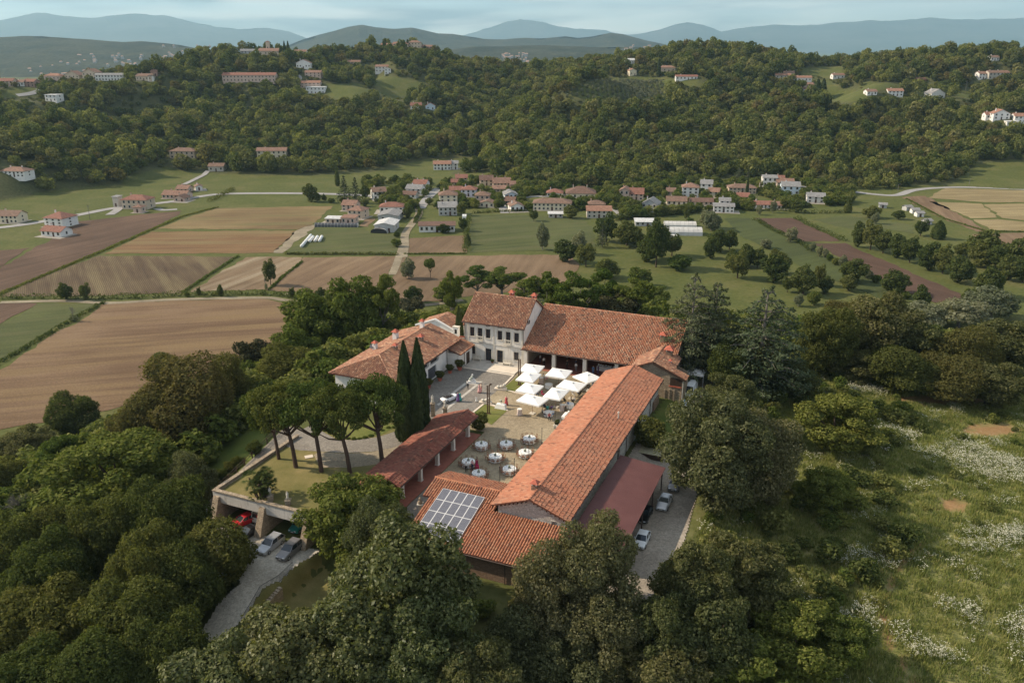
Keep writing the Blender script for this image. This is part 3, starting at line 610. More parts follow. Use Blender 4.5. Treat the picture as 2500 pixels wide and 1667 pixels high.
def wall_open(m, axis, c, lo, hi, z0, z1, ops, depth, out=-1, mi=0, mr=None):
    """A wall plane across b (axis 'b', at a=c) or along a (axis 'a', at b=c) with real openings and reveals."""
    xs = sorted({lo, hi, *[o[0] for o in ops], *[o[1] for o in ops]}); zs = sorted({z0, z1, *[o[2] for o in ops], *[o[3] for o in ops]})
    pt = (lambda x, z, d: (x, c - out * d, z)) if axis == 'b' else (lambda x, z, d: (c - out * d, x, z))
    for i in range(len(xs) - 1):
        for j in range(len(zs) - 1):
            mx, mz = (xs[i] + xs[i + 1]) / 2, (zs[j] + zs[j + 1]) / 2
            if any(o[0] < mx < o[1] and o[2] < mz < o[3] for o in ops): continue
            m.face([pt(xs[i], zs[j], 0), pt(xs[i + 1], zs[j], 0), pt(xs[i + 1], zs[j + 1], 0), pt(xs[i], zs[j + 1], 0)], mi)
    for x0, x1, a0, a1 in ops:
        for p, q in (((x0, a0), (x1, a0)), ((x1, a0), (x1, a1)), ((x1, a1), (x0, a1)), ((x0, a1), (x0, a0))):
            m.face([pt(*p, 0), pt(*q, 0), pt(*q, depth), pt(*p, depth)], mi if mr is None else mr)
def window(parent, axis, c, x0, x1, z0, z1, out=-1, depth=0.22, name='window', frame=M_SHUT, pane=M_GLASS, bars=(1, 1), sill=True):
    m = EMB(); w = 0.07
    def bx(xa, xb, za, zb, d0, d1, mi=0):
        if axis == 'b': ya, yb = sorted((c - out * d0, c - out * d1)); m.box(xa, xb, ya, yb, za, zb, mi)
        else: ya, yb = sorted((c - out * d0, c - out * d1)); m.box(ya, yb, xa, xb, za, zb, mi)
    bx(x0, x0 + w, z0, z1, depth - .09, depth); bx(x1 - w, x1, z0, z1, depth - .09, depth); bx(x0 + w, x1 - w, z0, z0 + w, depth - .09, depth); bx(x0 + w, x1 - w, z1 - w, z1, depth - .09, depth)
    for k in range(bars[0]):
        xx = x0 + (x1 - x0) * (k + 1) / (bars[0] + 1); bx(xx - .03, xx + .03, z0 + w, z1 - w, depth - .08, depth - .01)
    for k in range(bars[1]):
        zz = z0 + (z1 - z0) * (k + 1) / (bars[1] + 1); bx(x0 + w, x1 - w, zz - .025, zz + .025, depth - .075, depth - .015)
    f = m.build(name, [frame], parent); org = parent['origin'][:]
    m = EMB(); bx(x0 + .02, x1 - .02, z0 + .02, z1 - .02, depth - .035, depth - .03 + .02); m.v = [(x - org[0], y - org[1], z - org[2]) for x, y, z in m.v]; m.build('pane', [pane], f)
    if sill:
        m = EMB(); bx(x0 - .12, x1 + .12, z0 - .14, z0, -0.10, 0.02); m.v = [(x - org[0], y - org[1], z - org[2]) for x, y, z in m.v]; m.build('sill', [M_STONEW], f)
    return f
def chimney(parent, b, a, z, h, w=0.55, mat=None, cap=None, name='chimney'):
    m = EMB(); m.box(b - w / 2, b + w / 2, a - w / 2, a + w / 2, z - .8, z + h, 0)
    o = m.build(name, [mat or M_WHITE2], parent); org = parent['origin'][:]
    m = EMB(); k = w * .78
    for dx in (-1, 1):
        for dy in (-1, 1): m.box(b + dx * w * .38 - .06, b + dx * w * .38 + .06, a + dy * w * .38 - .06, a + dy * w * .38 + .06, z + h, z + h + .28, 1)
    m.hexa([(b - k, a - k, z + h + .28), (b + k, a - k, z + h + .28), (b + k, a + k, z + h + .28), (b - k, a + k, z + h + .28)], [(b - .08, a - .08, z + h + .28 + w * .62), (b + .08, a - .08, z + h + .28 + w * .62), (b + .08, a + .08, z + h + .28 + w * .62), (b - .08, a + .08, z + h + .28 + w * .62)], 0)
    m.v = [(x - org[0], y - org[1], zz - org[2]) for x, y, zz in m.v]; m.build('chimney_cap', [cap or M_CAP, M_WHITE2], o)
    return o
M_CAP = plain('red chimney tile', (0.42, 0.12, 0.075), 0.8, 0.25, 3)
def gutter(parent, p, q, r=0.075, name='gutter'):
    m = EMB(); m.tube(p, q, r, r, 6); return m.build(name, [M_BROWNM], parent)
def downpipe(parent, b, a, z0, z1):
    m = EMB(); m.tube((b, a, z0), (b, a, z1), 0.06, 0.06, 6); return m.build('downpipe', [M_BROWNM], parent)

# --- villa
VB0, VB1, VA0, VA1, VZ, VR = -16.3, -3.9, 15.0, 26.0, 8.0, 11.75
villa = est_root('villa', -10.1, 20.5, 0, 'tall white stone manor house with pitched mottled tile roof and balconies', 'house')
m = EMB(); X = lambda x: -16.3 + (x - 1295) / 47.6
ops1 = [(X(x) - .48, X(x) + .48, 4.75, 6.6) for x in (1370, 1530, 1648, 1812)]
opsb = [(X(x) - .48, X(x) + .48, 4.25, 6.6) for x in (1450, 1730)]
ops0 = [(X(1375) - .48, X(1375) + .48, 1.1, 2.75), (X(1810) - .48, X(1810) + .48, 1.1, 2.75)]
opsd = [(X(1533) - .62, X(1533) + .62, 0.15, 2.65), (X(1648) - .62, X(1648) + .62, 0.15, 2.65)]
opsv = [(X(x) - .48, X(x) + .48, 7.15, 7.5) for x in (1370, 1530, 1648, 1812)]
wall_open(m, 'b', VA0, VB0, VB1, -.3, VZ, ops1 + opsb + ops0 + opsd + opsv, 0.3)
m.face([(VB0, VA1, -.3), (VB0, VA0, -.3), (VB0, VA0, VZ), (VB0, 20.5, VR), (VB0, VA1, VZ)]); m.face([(VB1, VA0, -.3), (VB1, VA1, -.3), (VB1, VA1, VZ), (VB1, 20.5, VR), (VB1, VA0, VZ)])
m.face([(VB1, VA1, -.3), (VB0, VA1, -.3), (VB0, VA1, VZ), (VB1, VA1, VZ)])
m.build('wall', [M_WHITE], villa)
m = EMB()
for b in (VB0 + .25, VB0 + .75, -10.15, VB1 - .35): m = EMB(); m.box(b - .16, b + .16, VA0 - .07, VA0 - .003, 0.6, 7.55); m.build('pilaster', [M_STONEW], villa)
m = EMB(); m.box(VB0 - .15, VB1 + .1, VA0 - .22, VA0 - .004, 7.66, 7.86); m.box(VB0 - .08, VB1 + .05, VA0 - .12, VA0 - .004, 7.05 + .55 - .04, 7.655); m.build('cornice', [M_STONEW], villa)
m = EMB(); m.box(VB0 - .03, VB1, VA0 - .08, VA0 - .003, 3.55, 3.7); m.build('string_course', [M_STONEW], villa)
for o in ops1: window(villa, 'b', VA0, *o)
for o in ops0: window(villa, 'b', VA0, *o)
for o in opsv: window(villa, 'b', VA0, *o, bars=(0, 0), sill=False)
for o in opsb:
    window(villa, 'b', VA0, *o, name='balcony_door', sill=False)
    m = EMB(); m.box(o[0] - .25, o[1] + .25, VA0 - .55, VA0 - .005, 4.02, 4.2); bal = m.build('balcony', [M_STONEW], villa); org = villa['origin'][:]
    m = EMB(); m.box(o[0] - .25, o[1] + .25, VA0 - .55, VA0 - .40, 4.98, 5.1)
    for k in range(5):
        x = o[0] - .13 + k * .30; m.lathe([(.07, 4.2), (.05, 4.35), (.09, 4.5), (.05, 4.75), (.06, 4.98)], 6, 0, (x, VA0 - .47, 0))
    m.v = [(x - org[0], y - org[1], z - org[2]) for x, y, z in m.v]; m.build('balustrade', [M_STONEW], bal)
for o in opsd: window(villa, 'b', VA0, *o, name='door', bars=(1, 2), sill=False)
for o in ops0 + opsd + ops1 + opsb:
    m = EMB()
    for x0, x1 in ((o[0] - .16, o[0] - .005), (o[1] + .005, o[1] + .16)): m.box(x0, x1, VA0 - .05, VA0 - .002, o[2], o[3] + .16)
    m.box(o[0] - .005, o[1] + .005, VA0 - .045, VA0 - .002, o[3] + .004, o[3] + .16)
    m.build('window_surround', [M_STONEW], villa)
for a in (16.9, 17.6):
    m = EMB(); m.box(VB1 - .02, VB1 + .05, a - .22, a + .22, 7.9, 8.6); m.build('window', [M_GLASS], villa)
EV = 0.62; sl = (VR - VZ) / 5.5
roof(villa, [[(VB0 - .3, VA0 - EV, VZ - EV * sl + .15), (VB1 + .3, VA0 - EV, VZ - EV * sl + .15), (VB1 + .3, 20.5, VR + .15), (VB0 - .3, 20.5, VR + .15)],
             [(VB1 + .3, VA1 + EV, VZ - EV * sl + .15), (VB0 - .3, VA1 + EV, VZ - EV * sl + .15), (VB0 - .3, 20.5, VR + .15), (VB1 + .3, 20.5, VR + .15)]], TM_OLD, seed=1, ridges=[((VB0 - .3, 20.5, VR + .15), (VB1 + .3, 20.5, VR + .15))])
gutter(villa, (VB0 - .35, VA0 - EV - .05, VZ - EV * sl + .02), (VB1 + .35, VA0 - EV - .05, VZ - EV * sl + .02))
downpipe(villa, VB0 + .05, VA0 - .12, 0, 7.4); downpipe(villa, VB1 - .15, VA0 - .12, 3.9, 7.4)
chimney(villa, -9.2, 21.6, 11.4, 0.75, 0.8, M_CAP); chimney(villa, -4.6, 21.8, 11.3, 0.7, 0.8, M_CAP)
m = EMB(); m.tube((-3.7, 22.0, 10.8), (-3.7, 22.0, 15.2), 0.04, 0.03, 5)
for z, w in ((15.0, .9), (14.5, .7), (13.6, .8)):
    m.tube((-3.7 - w, 22, z), (-3.7 + w, 22, z), .02, .02, 4)
m.build('aerial', [M_IRON], villa)

# --- loggia (arcaded barn beside the villa)
LB0, LB1, LA0, LA1 = -3.85, 24.4, 14.9, 36.5
LZ, LRZ, LRA = 3.95, 9.6, 25.6
log = est_root('loggia', 10.0, 25, 0, 'long open loggia with white pillars under a broad orange tile roof', 'building')
m = EMB()
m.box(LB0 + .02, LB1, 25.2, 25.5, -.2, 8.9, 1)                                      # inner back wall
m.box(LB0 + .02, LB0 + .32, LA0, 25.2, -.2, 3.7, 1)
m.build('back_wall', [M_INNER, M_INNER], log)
m = EMB()
m.face([(LB1, LA0, -.6), (LB1, LA1, -.6), (LB1, LA1, LZ - .1), (LB1, LRA, LRZ - .1), (LB1, LA0, LZ + .35)])
m.face([(LB1 - .4, LA1, -.6), (LB1 - .4, LA0, -.6), (LB1 - .4, LA0, LZ + .35), (LB1 - .4, LRA, LRZ - .1), (LB1 - .4, LA1, LZ - .1)])
m.face([(LB1, LA1, -.6), (LB0, LA1, -.6), (LB0, LA1, LZ - .1), (LB1, LA1, LZ - .1)])
m.build('wall', [M_STONE], log)
for b in (-3.4, 2.2, 8.25, 14.3, 20.3):
    m = EMB(); m.box(b - .33, b + .33, LA0 - .33, LA0 + .33, 0, 3.72); m.box(b - .42, b + .42, LA0 - .42, LA0 + .42, 0, .3); m.box(b - .43, b + .43, LA0 - .43, LA0 + .43, 3.45, 3.7); m.build('pillar', [M_WHITE], log)
m = EMB(); m.box(LB0, LB1, LA0 - .2, LA0 + .2, 3.73, 4.1); m.build('beam', [M_DARKWOOD], log)
m = EMB(); m.box(LB0 + .3, LB1 - .4, LA0 - .4, 25.2, -.1, .08); m.build('paving', [M_REDFLOOR], log)
for k in range(19):
    b = LB0 + .8 + k * 1.5; m = EMB(); sl = (LRZ - LZ) / (LRA - 13.9)
    m.hexa([(b - .08, 14.0, LZ - .35), (b + .08, 14.0, LZ - .35), (b + .08, 25.2, LRZ - .45), (b - .08, 25.2, LRZ - .45)], [(b - .08, 14.0, LZ - .16), (b + .08, 14.0, LZ - .16), (b + .08, 25.2, LRZ - .27), (b - .08, 25.2, LRZ - .27)]); m.build('rafter', [M_DARKWOOD], log)
roof(log, [[(LB0 - .15, 13.9, LZ), (LB1 + .25, 13.9, LZ), (LB1 + .25, LRA, LRZ), (LB0 + .06, LRA, LRZ)],
           [(LB1 + .25, LA1 + .6, LZ + .1), (LB0 + .06, LA1 + .6, LZ + .1), (LB0 + .06, LRA, LRZ), (LB1 + .25, LRA, LRZ)]], TM_OLD if False else tile_mat('mixed orange tiles', [((0.409, 0.169, 0.095), 4), ((0.481, 0.225, 0.127), 4), ((0.368, 0.141, 0.081), 3), ((0.563, 0.338, 0.217), 2), ((0.194, 0.112, 0.081), .9)]), seed=11, ridges=[((LB0 + .06, LRA, LRZ), (LB1 + .25, LRA, LRZ))])  # loggia has its own mix of orange and pale tiles
gutter(log, (LB0 - .3, 13.82, LZ - .1), (16.6, 13.82, LZ - .1))
chimney(log, 21.2, 20.2, 6.9, 1.1, 0.9, M_BRICK)
chimney(log, 23.3, 16.4, 5.2, 1.6, 1.1, M_BRICK)
for a, z in ((20.0, 4.6), (24.2, 5.6), (24.2, 2.4), (28, 4.4)):
    m = EMB(); m.box(LB1 - .05, LB1 + .04, a - .35, a + .35, z, z + 1.1); m.build('window', [M_GLASS], log)

# --- stone annex between loggia and long barn
ann = est_root('stone_annex', 23.5, 12.5, 0, 'low stone annex with uneven gable roof joining loggia and long barn', 'building')
AR = (21.9, 6.6); AA0, AA1 = 10.6, 19.0
m = EMB()
m.face([(17.5, 10.9, 0), (27.2, 10.9, -.8), (27.2, 10.9, 3.9), (25.2, 10.9, 5.0), (AR[0], 10.9, AR[1] - .15), (17.5, 10.9, 4.4)])
m.face([(27.2, 10.9, -.8), (27.2, 14.8, -.8), (27.2, 14.8, 3.9), (27.2, 10.9, 3.9)])
m.face([(27.2, 14.8, -.8), (24.4, 14.8, -.8), (24.4, 14.8, 5.2), (27.2, 14.8, 3.9)])
m.build('wall', [M_STONE2], ann)
m = EMB(); m.box(24.9, 26.9, 10.80, 10.96, 2.55, 3.95); m.build('window', [M_DARKWOOD], ann)
m = EMB(); m.box(24.75, 27.0, 10.72, 10.895, 2.3, 2.52); m.build('sill', [M_CAP], ann)
m = EMB(); m.box(26.95, 27.22, 10.7, 10.89, -.8, 3.7); m.build('corner_post', [M_STONEW], ann)
for b in (24.1, 24.9, 25.7):
    m = EMB(); m.box(b - .12, b + .12, 10.72, 10.89, -.4, 1.6 + (b - 24) * .2); m.build('buttress', [M_STONE2], ann)
roof(ann, [[(18.0, AA0 - .3, 4.95), (18.0, 17.3, 4.95), (AR[0], 19.2, AR[1]), (AR[0], AA0 - .3, AR[1])],
           [(27.7, AA0 - .3, 4.05), (27.7, 12.6, 4.05), (AR[0], 12.6, AR[1]), (AR[0], AA0 - .3, AR[1])],
           [(25.3, 12.6, 5.12), (25.3, 17.5, 5.12), (AR[0], 19.2, AR[1]), (AR[0], 12.6, AR[1])]], TM_OLD, seed=21, pitch=.33, ln=.45, jit=1.8, ridges=[((AR[0], AA0 - .3, AR[1]), (AR[0], 19.2, AR[1]))])
m = EMB(); m.hexa([(AR[0], AA0 - .36, AR[1] - .5), (27.8, AA0 - .36, 3.7), (27.8, AA0 - .3, 3.7), (AR[0], AA0 - .3, AR[1] - .5)], [(AR[0], AA0 - .36, AR[1] - .05), (27.8, AA0 - .36, 4.0), (27.8, AA0 - .3, 4.0), (AR[0], AA0 - .3, AR[1] - .05)]); m.build('barge_board', [M_DARKWOOD], ann)
downpipe(ann, 27.0, 10.6, -.8, 3.9)
chimney(ann, 24.2, 13.4, 5.5, .3, .45, M_CAP)

# --- long barn
barn = est_root('long_barn', 19.05, -15.2, 0, 'very long stone barn with orange tiled gable roof along the courtyard', 'barn')
BB0, BB1, BA0, BA1, BZ, BRB, BRZ = 14.7, 23.5, -39.0, 8.4, 4.15, 19.05, 6.0
m = EMB(); mid = (BRB, BRZ - .15)
for a in (BA0, BA1): m.face([(BB0, a, -1), (BB1, a, -1), (BB1, a, BZ), (mid[0], a, mid[1]), (BB0, a, BZ)])
ops = [(-33.5, -33.0, 2.2, 3.1), (-28.3, -27.8, 2.2, 3.1), (-23.0, -22.5, 2.2, 3.1), (-3.0, -2.5, 2.0, 2.9), (4.4, 4.9, 2.0, 2.9), (-16.6, -15.3, -.8, 3.6)]
wall_open(m, 'a', BB1, BA0, BA1, -1.2, BZ, ops, 0.3, out=1)
m.face([(BB0, BA1, -1), (BB0, BA0, -1), (BB0, BA0, BZ), (BB0, BA1, BZ)])
m.build('wall', [M_STONE], barn)
for o in ops[:5]: window(barn, 'a', BB1, *o, out=1, bars=(0, 0), sill=False)
m = EMB(); m.box(BB1 - .28, BB1 - .2, -16.6, -15.3, -.8, 3.6); m.build('door', [M_DARKWOOD], barn)
for a in (-12.0, -4.2, 2.5): downpipe(barn, BB1 + .1, a, -1, 4.0)
m = EMB(); m.box(BB1 + .005, BB1 + .25, 4.5, 8.2, -1, 1.6); m.build('plinth', [M_BRICK], barn)
m = EMB(); m.box(21.7, 22.2, BA0 - .05, BA0 + .02, 3.2, 3.6); m.build('vent', [M_WHITE], barn)
for k in range(4):
    m = EMB(); m.box(21.74 + k * .12, 21.80 + k * .12, BA0 - .07, BA0 - .055, 3.22, 3.58); m.build('vent_slot', [M_IRON], barn)
sl = (BRZ - BZ) / (BRB - BB0)
roof(barn, [[(14.0, BA1 + .5, 4.22), (14.0, BA0 - .55, 4.22), (BRB, BA0 - .55, BRZ + .1), (BRB, BA1 + .5, BRZ + .1)],
            [(24.1, BA0 - .55, 4.22), (24.1, BA1 + .5, 4.22), (BRB, BA1 + .5, BRZ + .1), (BRB, BA0 - .55, BRZ + .1)]], TM_BARN, seed=31, pitch=.32, ln=.5, ridges=[((BRB, BA0 - .55, BRZ + .1), (BRB, BA1 + .5, BRZ + .1))])
m = EMB()
for k in range(9):
    for s in (-1, 1):
        b = BRB + s * (.5 + k * .55); z = BRZ - .12 - (.5 + k * .55) * .37
        m = EMB(); m.box(b - .06, b + .06, BA0 - .5, BA0 - .003, z - .16, z - .02); m.build('purlin_end', [M_DARKWOOD], barn)
gutter(barn, (24.2, BA0 - .5, 4.1), (24.2, BA1 + .45, 4.1)); downpipe(barn, 23.65, BA0 - .1, 2.6, 4.0)
chimney(barn, 18.6, -36.6, 6.0, .55, .7, M_BRICK)
m = EMB(); m.tube((21.9, -11.0, 4.9), (21.9, -11.0, 6.0), .09, .09, 8); m.tube((21.9, -11, 6.0), (21.9, -11, 6.2), .16, .12, 8); m.build('flue_pipe', [M_STONEW], barn)

# --- low front building with the solar panels
low = est_root('low_wing', 13.5, -40.8, -1.5, 'low front wing with orange tile roof sloping towards the trees', 'building')
ridge_z, ridge_a, eav_z, eav_a = 4.0, -35.7, 1.45, -46.4
zt = lambda a: ridge_z + (a - ridge_a) * (ridge_z - eav_z) / (ridge_a - eav_a)
m = EMB()
m.face([(5.6, -45.9, -2.2), (23.6, -45.9, -2.2), (23.6, -45.9, zt(-45.9) - .15), (5.6, -45.9, zt(-45.9) - .15)])
m.face([(5.6, -35.7, -2), (5.6, -45.9, -2.2), (5.6, -45.9, zt(-45.9) - .15), (5.6, -35.7, 3.85)])
m.face([(23.6, -45.9, -2.2), (23.6, -39, -2.2), (23.6, -39, zt(-39) - .15), (23.6, -45.9, zt(-45.9) - .15)])
m.face([(4.6, -32.4, -1), (4.6, -35.7, -1), (4.6, -35.7, 3.8), (4.6, -32.4, 2.9)]); m.face([(14.5, -32.4, -.5), (4.6, -32.4, -.5), (4.6, -32.4, 2.8), (14.5, -32.4, 2.8)])
m.build('wall', [M_BRICK], low)
m = EMB(); m.box(5.65, 5.7, -38.5, -36.2, 0, 2.2); m.build('door', [M_WHITE2], low)
roof(low, [[(4.2, -39.2, zt(-39.2)), (14.2, -39.2, zt(-39.2)), (14.2, ridge_a, ridge_z), (4.2, ridge_a, ridge_z)],
           [(5.2, eav_a, eav_z), (24.0, eav_a, eav_z), (24.0, -39.2, zt(-39.2)), (5.2, -39.2, zt(-39.2))],
           [(14.2, -32.0, 2.95), (4.2, -32.0, 2.95), (4.2, ridge_a, ridge_z), (14.2, ridge_a, ridge_z)]], TM_ORANGE, seed=41, pitch=.34, ln=.48, ridges=[((4.2, ridge_a, ridge_z), (14.0, ridge_a, ridge_z))])
gutter(low, (5.2, eav_a - .08, eav_z - .1), (24.0, eav_a - .08, eav_z - .1))
downpipe(low, 18.6, -46.0, -2, 1.3)
for b, z in ((13.2, -.9), (20.3, -.9)):
    m = EMB(); m.box(b - .2, b + .2, -46.0, -45.85, z, z + .6); m.build('window', [M_IRON], low)
# solar array
sa = est_root('solar_array', 9.3, -41.3, zt(-41.3), 'grid of twenty grey solar panels on the low orange roof', 'solar panels')
def pv_mat():
    t = NT('solar glass'); v = t.coord('Object'); br = t.n('TexBrick', offset=0.0); br.inputs['Scale'].default_value = 1.0; br.inputs['Brick Width'].default_value = 0.165; br.inputs['Row Height'].default_value = 0.165; br.inputs['Mortar Size'].default_value = 0.006
    br.inputs['Color1'].default_value = (0.095, 0.097, 0.122, 1); br.inputs['Color2'].default_value = (0.11, 0.112, 0.138, 1); br.inputs['Mortar'].default_value = (0.32, 0.32, 0.33, 1); t.l(v, br.inputs['Vector'])
    return t.pbr(br.outputs[0], 0.22, 0.6)
M_PV = pv_mat(); M_ALU = plain('aluminium frame', (0.62, 0.62, 0.62), 0.45, 0.05, 2, 0.5)
b0, b1, a1, a0 = 6.35, 12.25, -37.6, -45.6; pw, ph = (b1 - b0) / 5, (a1 - a0) / 4; sl = (ridge_z - eav_z) / (ridge_a - eav_a); Lz = math.hypot(1, sl)
pm = MB(); pm.box(-pw / 2 + .05, pw / 2 - .05, -ph * Lz / 2 + .05, ph * Lz / 2 - .05, 0, .045); pme = pm.mesh('panel', [M_PV])
fm = MB()
for x0, x1, y0, y1 in ((-pw / 2 + .004, -pw / 2 + .055, -ph * Lz / 2 + .01, ph * Lz / 2 - .01), (pw / 2 - .055, pw / 2 - .004, -ph * Lz / 2 + .01, ph * Lz / 2 - .01), (-pw / 2 + .056, pw / 2 - .056, -ph * Lz / 2 + .01, -ph * Lz / 2 + .06), (-pw / 2 + .056, pw / 2 - .056, ph * Lz / 2 - .06, ph * Lz / 2 - .01)): fm.box(x0, x1, y0, y1, -.03, .06)
fme = fm.mesh('panel_frame', [M_ALU])
for i in range(5):
    for j in range(4):
        b = b0 + (i + .5) * pw; a = a0 + (j + .5) * ph
        o = link('panel', pme, sa, loc=(b - 9.3, a + 41.3, zt(a) - zt(-41.3) + .26), rot=(math.atan(sl), 0, 0)); link('panel_frame', fme, o)

# --- courtyard arcade on the garden side
arc = est_root('arcade', -2.6, -26, 0, 'long narrow portico with white posts and shade-toned red tile roof', 'portico')
for a in (-36.2, -31.15, -26.1, -21.05, -16.0):
    m = EMB(); m.box(-.95, -.45, a - .25, a + .25, 0, 2.85); m.box(-1.0, -.4, a - .3, a + .3, 0, .2); m.box(-1.0, -.4, a - .3, a + .3, 2.6, 2.84); m.build('post', [M_WHITE], arc)
m = EMB(); m.box(-.9, -.5, -37.2, -15.4, 2.86, 3.1); m.build('beam', [M_DARKWOOD], arc)
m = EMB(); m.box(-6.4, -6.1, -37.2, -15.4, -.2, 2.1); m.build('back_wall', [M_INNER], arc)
m = EMB(); m.box(-6.1, .9, -38.0, -14.6, -.1, .07); m.build('paving', [M_REDFLOOR], arc)
m = EMB()
for k in range(16):
    a = -37 + k * 1.42; m = EMB(); m.box(-1.35, -1.2, a - .05, a + .05, 3.4, 3.7); m.build('rafter_end', [M_DARKWOOD], arc)
roof(arc, [[(.42, -38.6, 3.1), (.42, -14.5, 3.1), (-1.3, -14.5, 3.92), (-1.3, -38.6, 3.92)],
           [(-6.7, -14.5, 2.0), (-6.7, -38.6, 2.0), (-1.3, -38.6, 3.92), (-1.3, -14.5, 3.92)]], TM_RED, seed=51, pitch=.30, ln=.44, ridges=[((-1.3, -38.6, 3.92), (-1.3, -14.5, 3.92))])
gutter(arc, (.5, -38.6, 3.02), (.5, -14.5, 3.02), .05)

# --- service house on the left of the court
sh = est_root('service_house', -22.8, 1, 0, 'white service house with hipped red tile roof, chimneys and garage door', 'house')
HB0, HB1, HA0, HA1, HZ, HRB, HRZ = -28.6, -16.9, -10.8, 13.0, 4.45, -22.8, 6.75
m = EMB()
ops = [(-1.9, 1.4, 2.95, 4.05), (2.0, 5.2, 2.95, 4.05), (1.0, 4.2, .05, 2.5), (-8.5, -7.6, 1.2, 2.6), (-5.5, -4.6, 1.2, 2.6)]
wall_open(m, 'a', HB1, HA0, 8.6, -.2, HZ, ops, .6, out=1)
m.face([(HB0, HA0, -.2), (HB1, HA0, -.2), (HB1, HA0, HZ), (HB0, HA0, HZ)]); m.face([(HB0, HA1, -.2), (HB0, HA0, -.2), (HB0, HA0, HZ), (HB0, HA1, HZ)]); m.face([(HB1, HA1, -.2), (HB0, HA1, -.2), (HB0, HA1, HZ), (HRB, HA1, HRZ - .2), (HB1, HA1, HZ)])
m.face([(HB1, 8.6, -.2), (HB1, HA1, -.2), (HB1, HA1, HZ), (HB1, 8.6, HZ)])
m.build('wall', [M_WHITE2], sh)
for o in ops[:2]: window(sh, 'a', HB1, *o, out=1, depth=.5, bars=(2, 0), sill=False, frame=M_DARKWOOD)
for o in ops[3:]: window(sh, 'a', HB1, *o, out=1)
m = EMB(); m.box(HB1 - .35, HB1 - .28, 1.0, 4.2, .05, 2.5); gd = m.build('garage_door', [M_GREYDOOR], sh)
org = sh['origin'][:]; m = EMB()
for k in range(1, 5): m.box(HB1 - .28, HB1 - .26, 1.02, 4.18, .05 + k * .49 - .015, .05 + k * .49 + .015)
m.v = [(x - org[0], y - org[1], z - org[2]) for x, y, z in m.v]; m.build('door_rib', [M_IRON], gd)
roof(sh, [[(-16.2, -11.5, 4.55), (-16.2, 13.4, 4.55), (HRB, 13.4, HRZ), (HRB, -5.5, HRZ)],
          [(-29.4, 13.4, 4.55), (-29.4, -11.5, 4.55), (HRB, -5.5, HRZ), (HRB, 13.4, HRZ)],
          [(-29.4, -11.5, 4.55), (-16.2, -11.5, 4.55), (HRB, -5.5, HRZ)]], TM_OLD, seed=61, pitch=.32, ln=.45, jit=1.6, ridges=[((HRB, -5.5, HRZ), (HRB, 13.4, HRZ)), ((-16.2, -11.5, 4.55), (HRB, -5.5, HRZ)), ((-29.4, -11.5, 4.55), (HRB, -5.5, HRZ))])
gutter(sh, (-16.1, -11.5, 4.42), (-16.1, 8.6, 4.42)); downpipe(sh, -16.8, 8.3, 0, 4.4)
chimney(sh, -25.9, 5.2, 5.5, 1.5, .85); chimney(sh, -23.2, 10.6, 6.5, 1.3, .7); chimney(sh, -27.0, -.3, 5.1, 1.35, .7); chimney(sh, -20.7, 5.5, 5.8, .9, .8, M_BRICK); chimney(sh, -22.0, -1.5, 6.4, .7, .7, M_BRICK)
m = EMB(); m.lathe([(.03, 0), (.30, .05), (.42, .16)], 12, 0, (0, 0, 0)); Mx = Matrix.Translation((-27.5, -.5, 6.0)) @ Matrix.Rotation(math.radians(70), 4, 'X'); m.v = [tuple(Mx @ Vector(p)) for p in m.v]; m.build('satellite_dish', [M_GREYDOOR], sh)
lw = est_root('entrance_lodge', -15.6, 11.5, 0, 'small white lodge with low red tile roof against the manor', 'building')
m = EMB(); m.box(-16.85, -14.6, 8.9, 14.6, -.2, 3.1); m.build('wall', [M_WHITE2], lw)
m = EMB(); m.box(-14.61, -14.55, 9.6, 10.1, 1.0, 1.6); m.build('window', [M_GLASS], lw)
m = EMB(); m.box(-14.61, -14.53, 12.0, 13.3, 0, 2.3); m.build('door', [M_DARKWOOD], lw)
roof(lw, [[(-14.0, 8.4, 3.2), (-14.0, 14.7, 3.2), (-16.9, 14.7, 4.15), (-16.9, 8.4, 4.15)]], TM_OLD, seed=71, pitch=.32, ln=.45)
downpipe(lw, -14.5, 11.0, 0, 3.1)
wc = est_root('white_gabled_chapel', -24, 20, 0, 'small white building with white edged gable behind the service house', 'building')
m = EMB(); m.face([(-28, 17.5, 0), (-20.2, 17.5, 0), (-20.2, 17.5, 4.4), (-24.0, 17.5, 6.0), (-28, 17.5, 4.6)]); m.face([(-20.2, 17.5, 0), (-20.2, 23, 0), (-20.2, 23, 4.4), (-20.2, 17.5, 4.4)]); m.build('wall', [M_WHITE2], wc)
roof(wc, [[(-19.8, 17.6, 4.3), (-19.8, 23.3, 4.3), (-24, 23.3, 6.05), (-24, 17.6, 6.05)], [(-28.4, 23.3, 4.4), (-28.4, 17.6, 4.4), (-24, 17.6, 6.05), (-24, 23.3, 6.05)]], TM_OLD, seed=75)
m = EMB()
for p, q in (((-28.6, 4.35), (-24, 6.15)), ((-24, 6.15), (-19.6, 4.25))): m.hexa([(p[0], 17.2, p[1]), (q[0], 17.2, q[1]), (q[0], 17.55, q[1]), (p[0], 17.55, p[1])], [(p[0], 17.2, p[1] + .28), (q[0], 17.2, q[1] + .28), (q[0], 17.55, q[1] + .28), (p[0], 17.55, p[1] + .28)])
m.build('gable_trim', [M_WHITE2], wc)
nb = est_root('bell_niche', -19.3, 17.2, 0, 'small white arched niche turret on the wall beside the manor', 'turret')
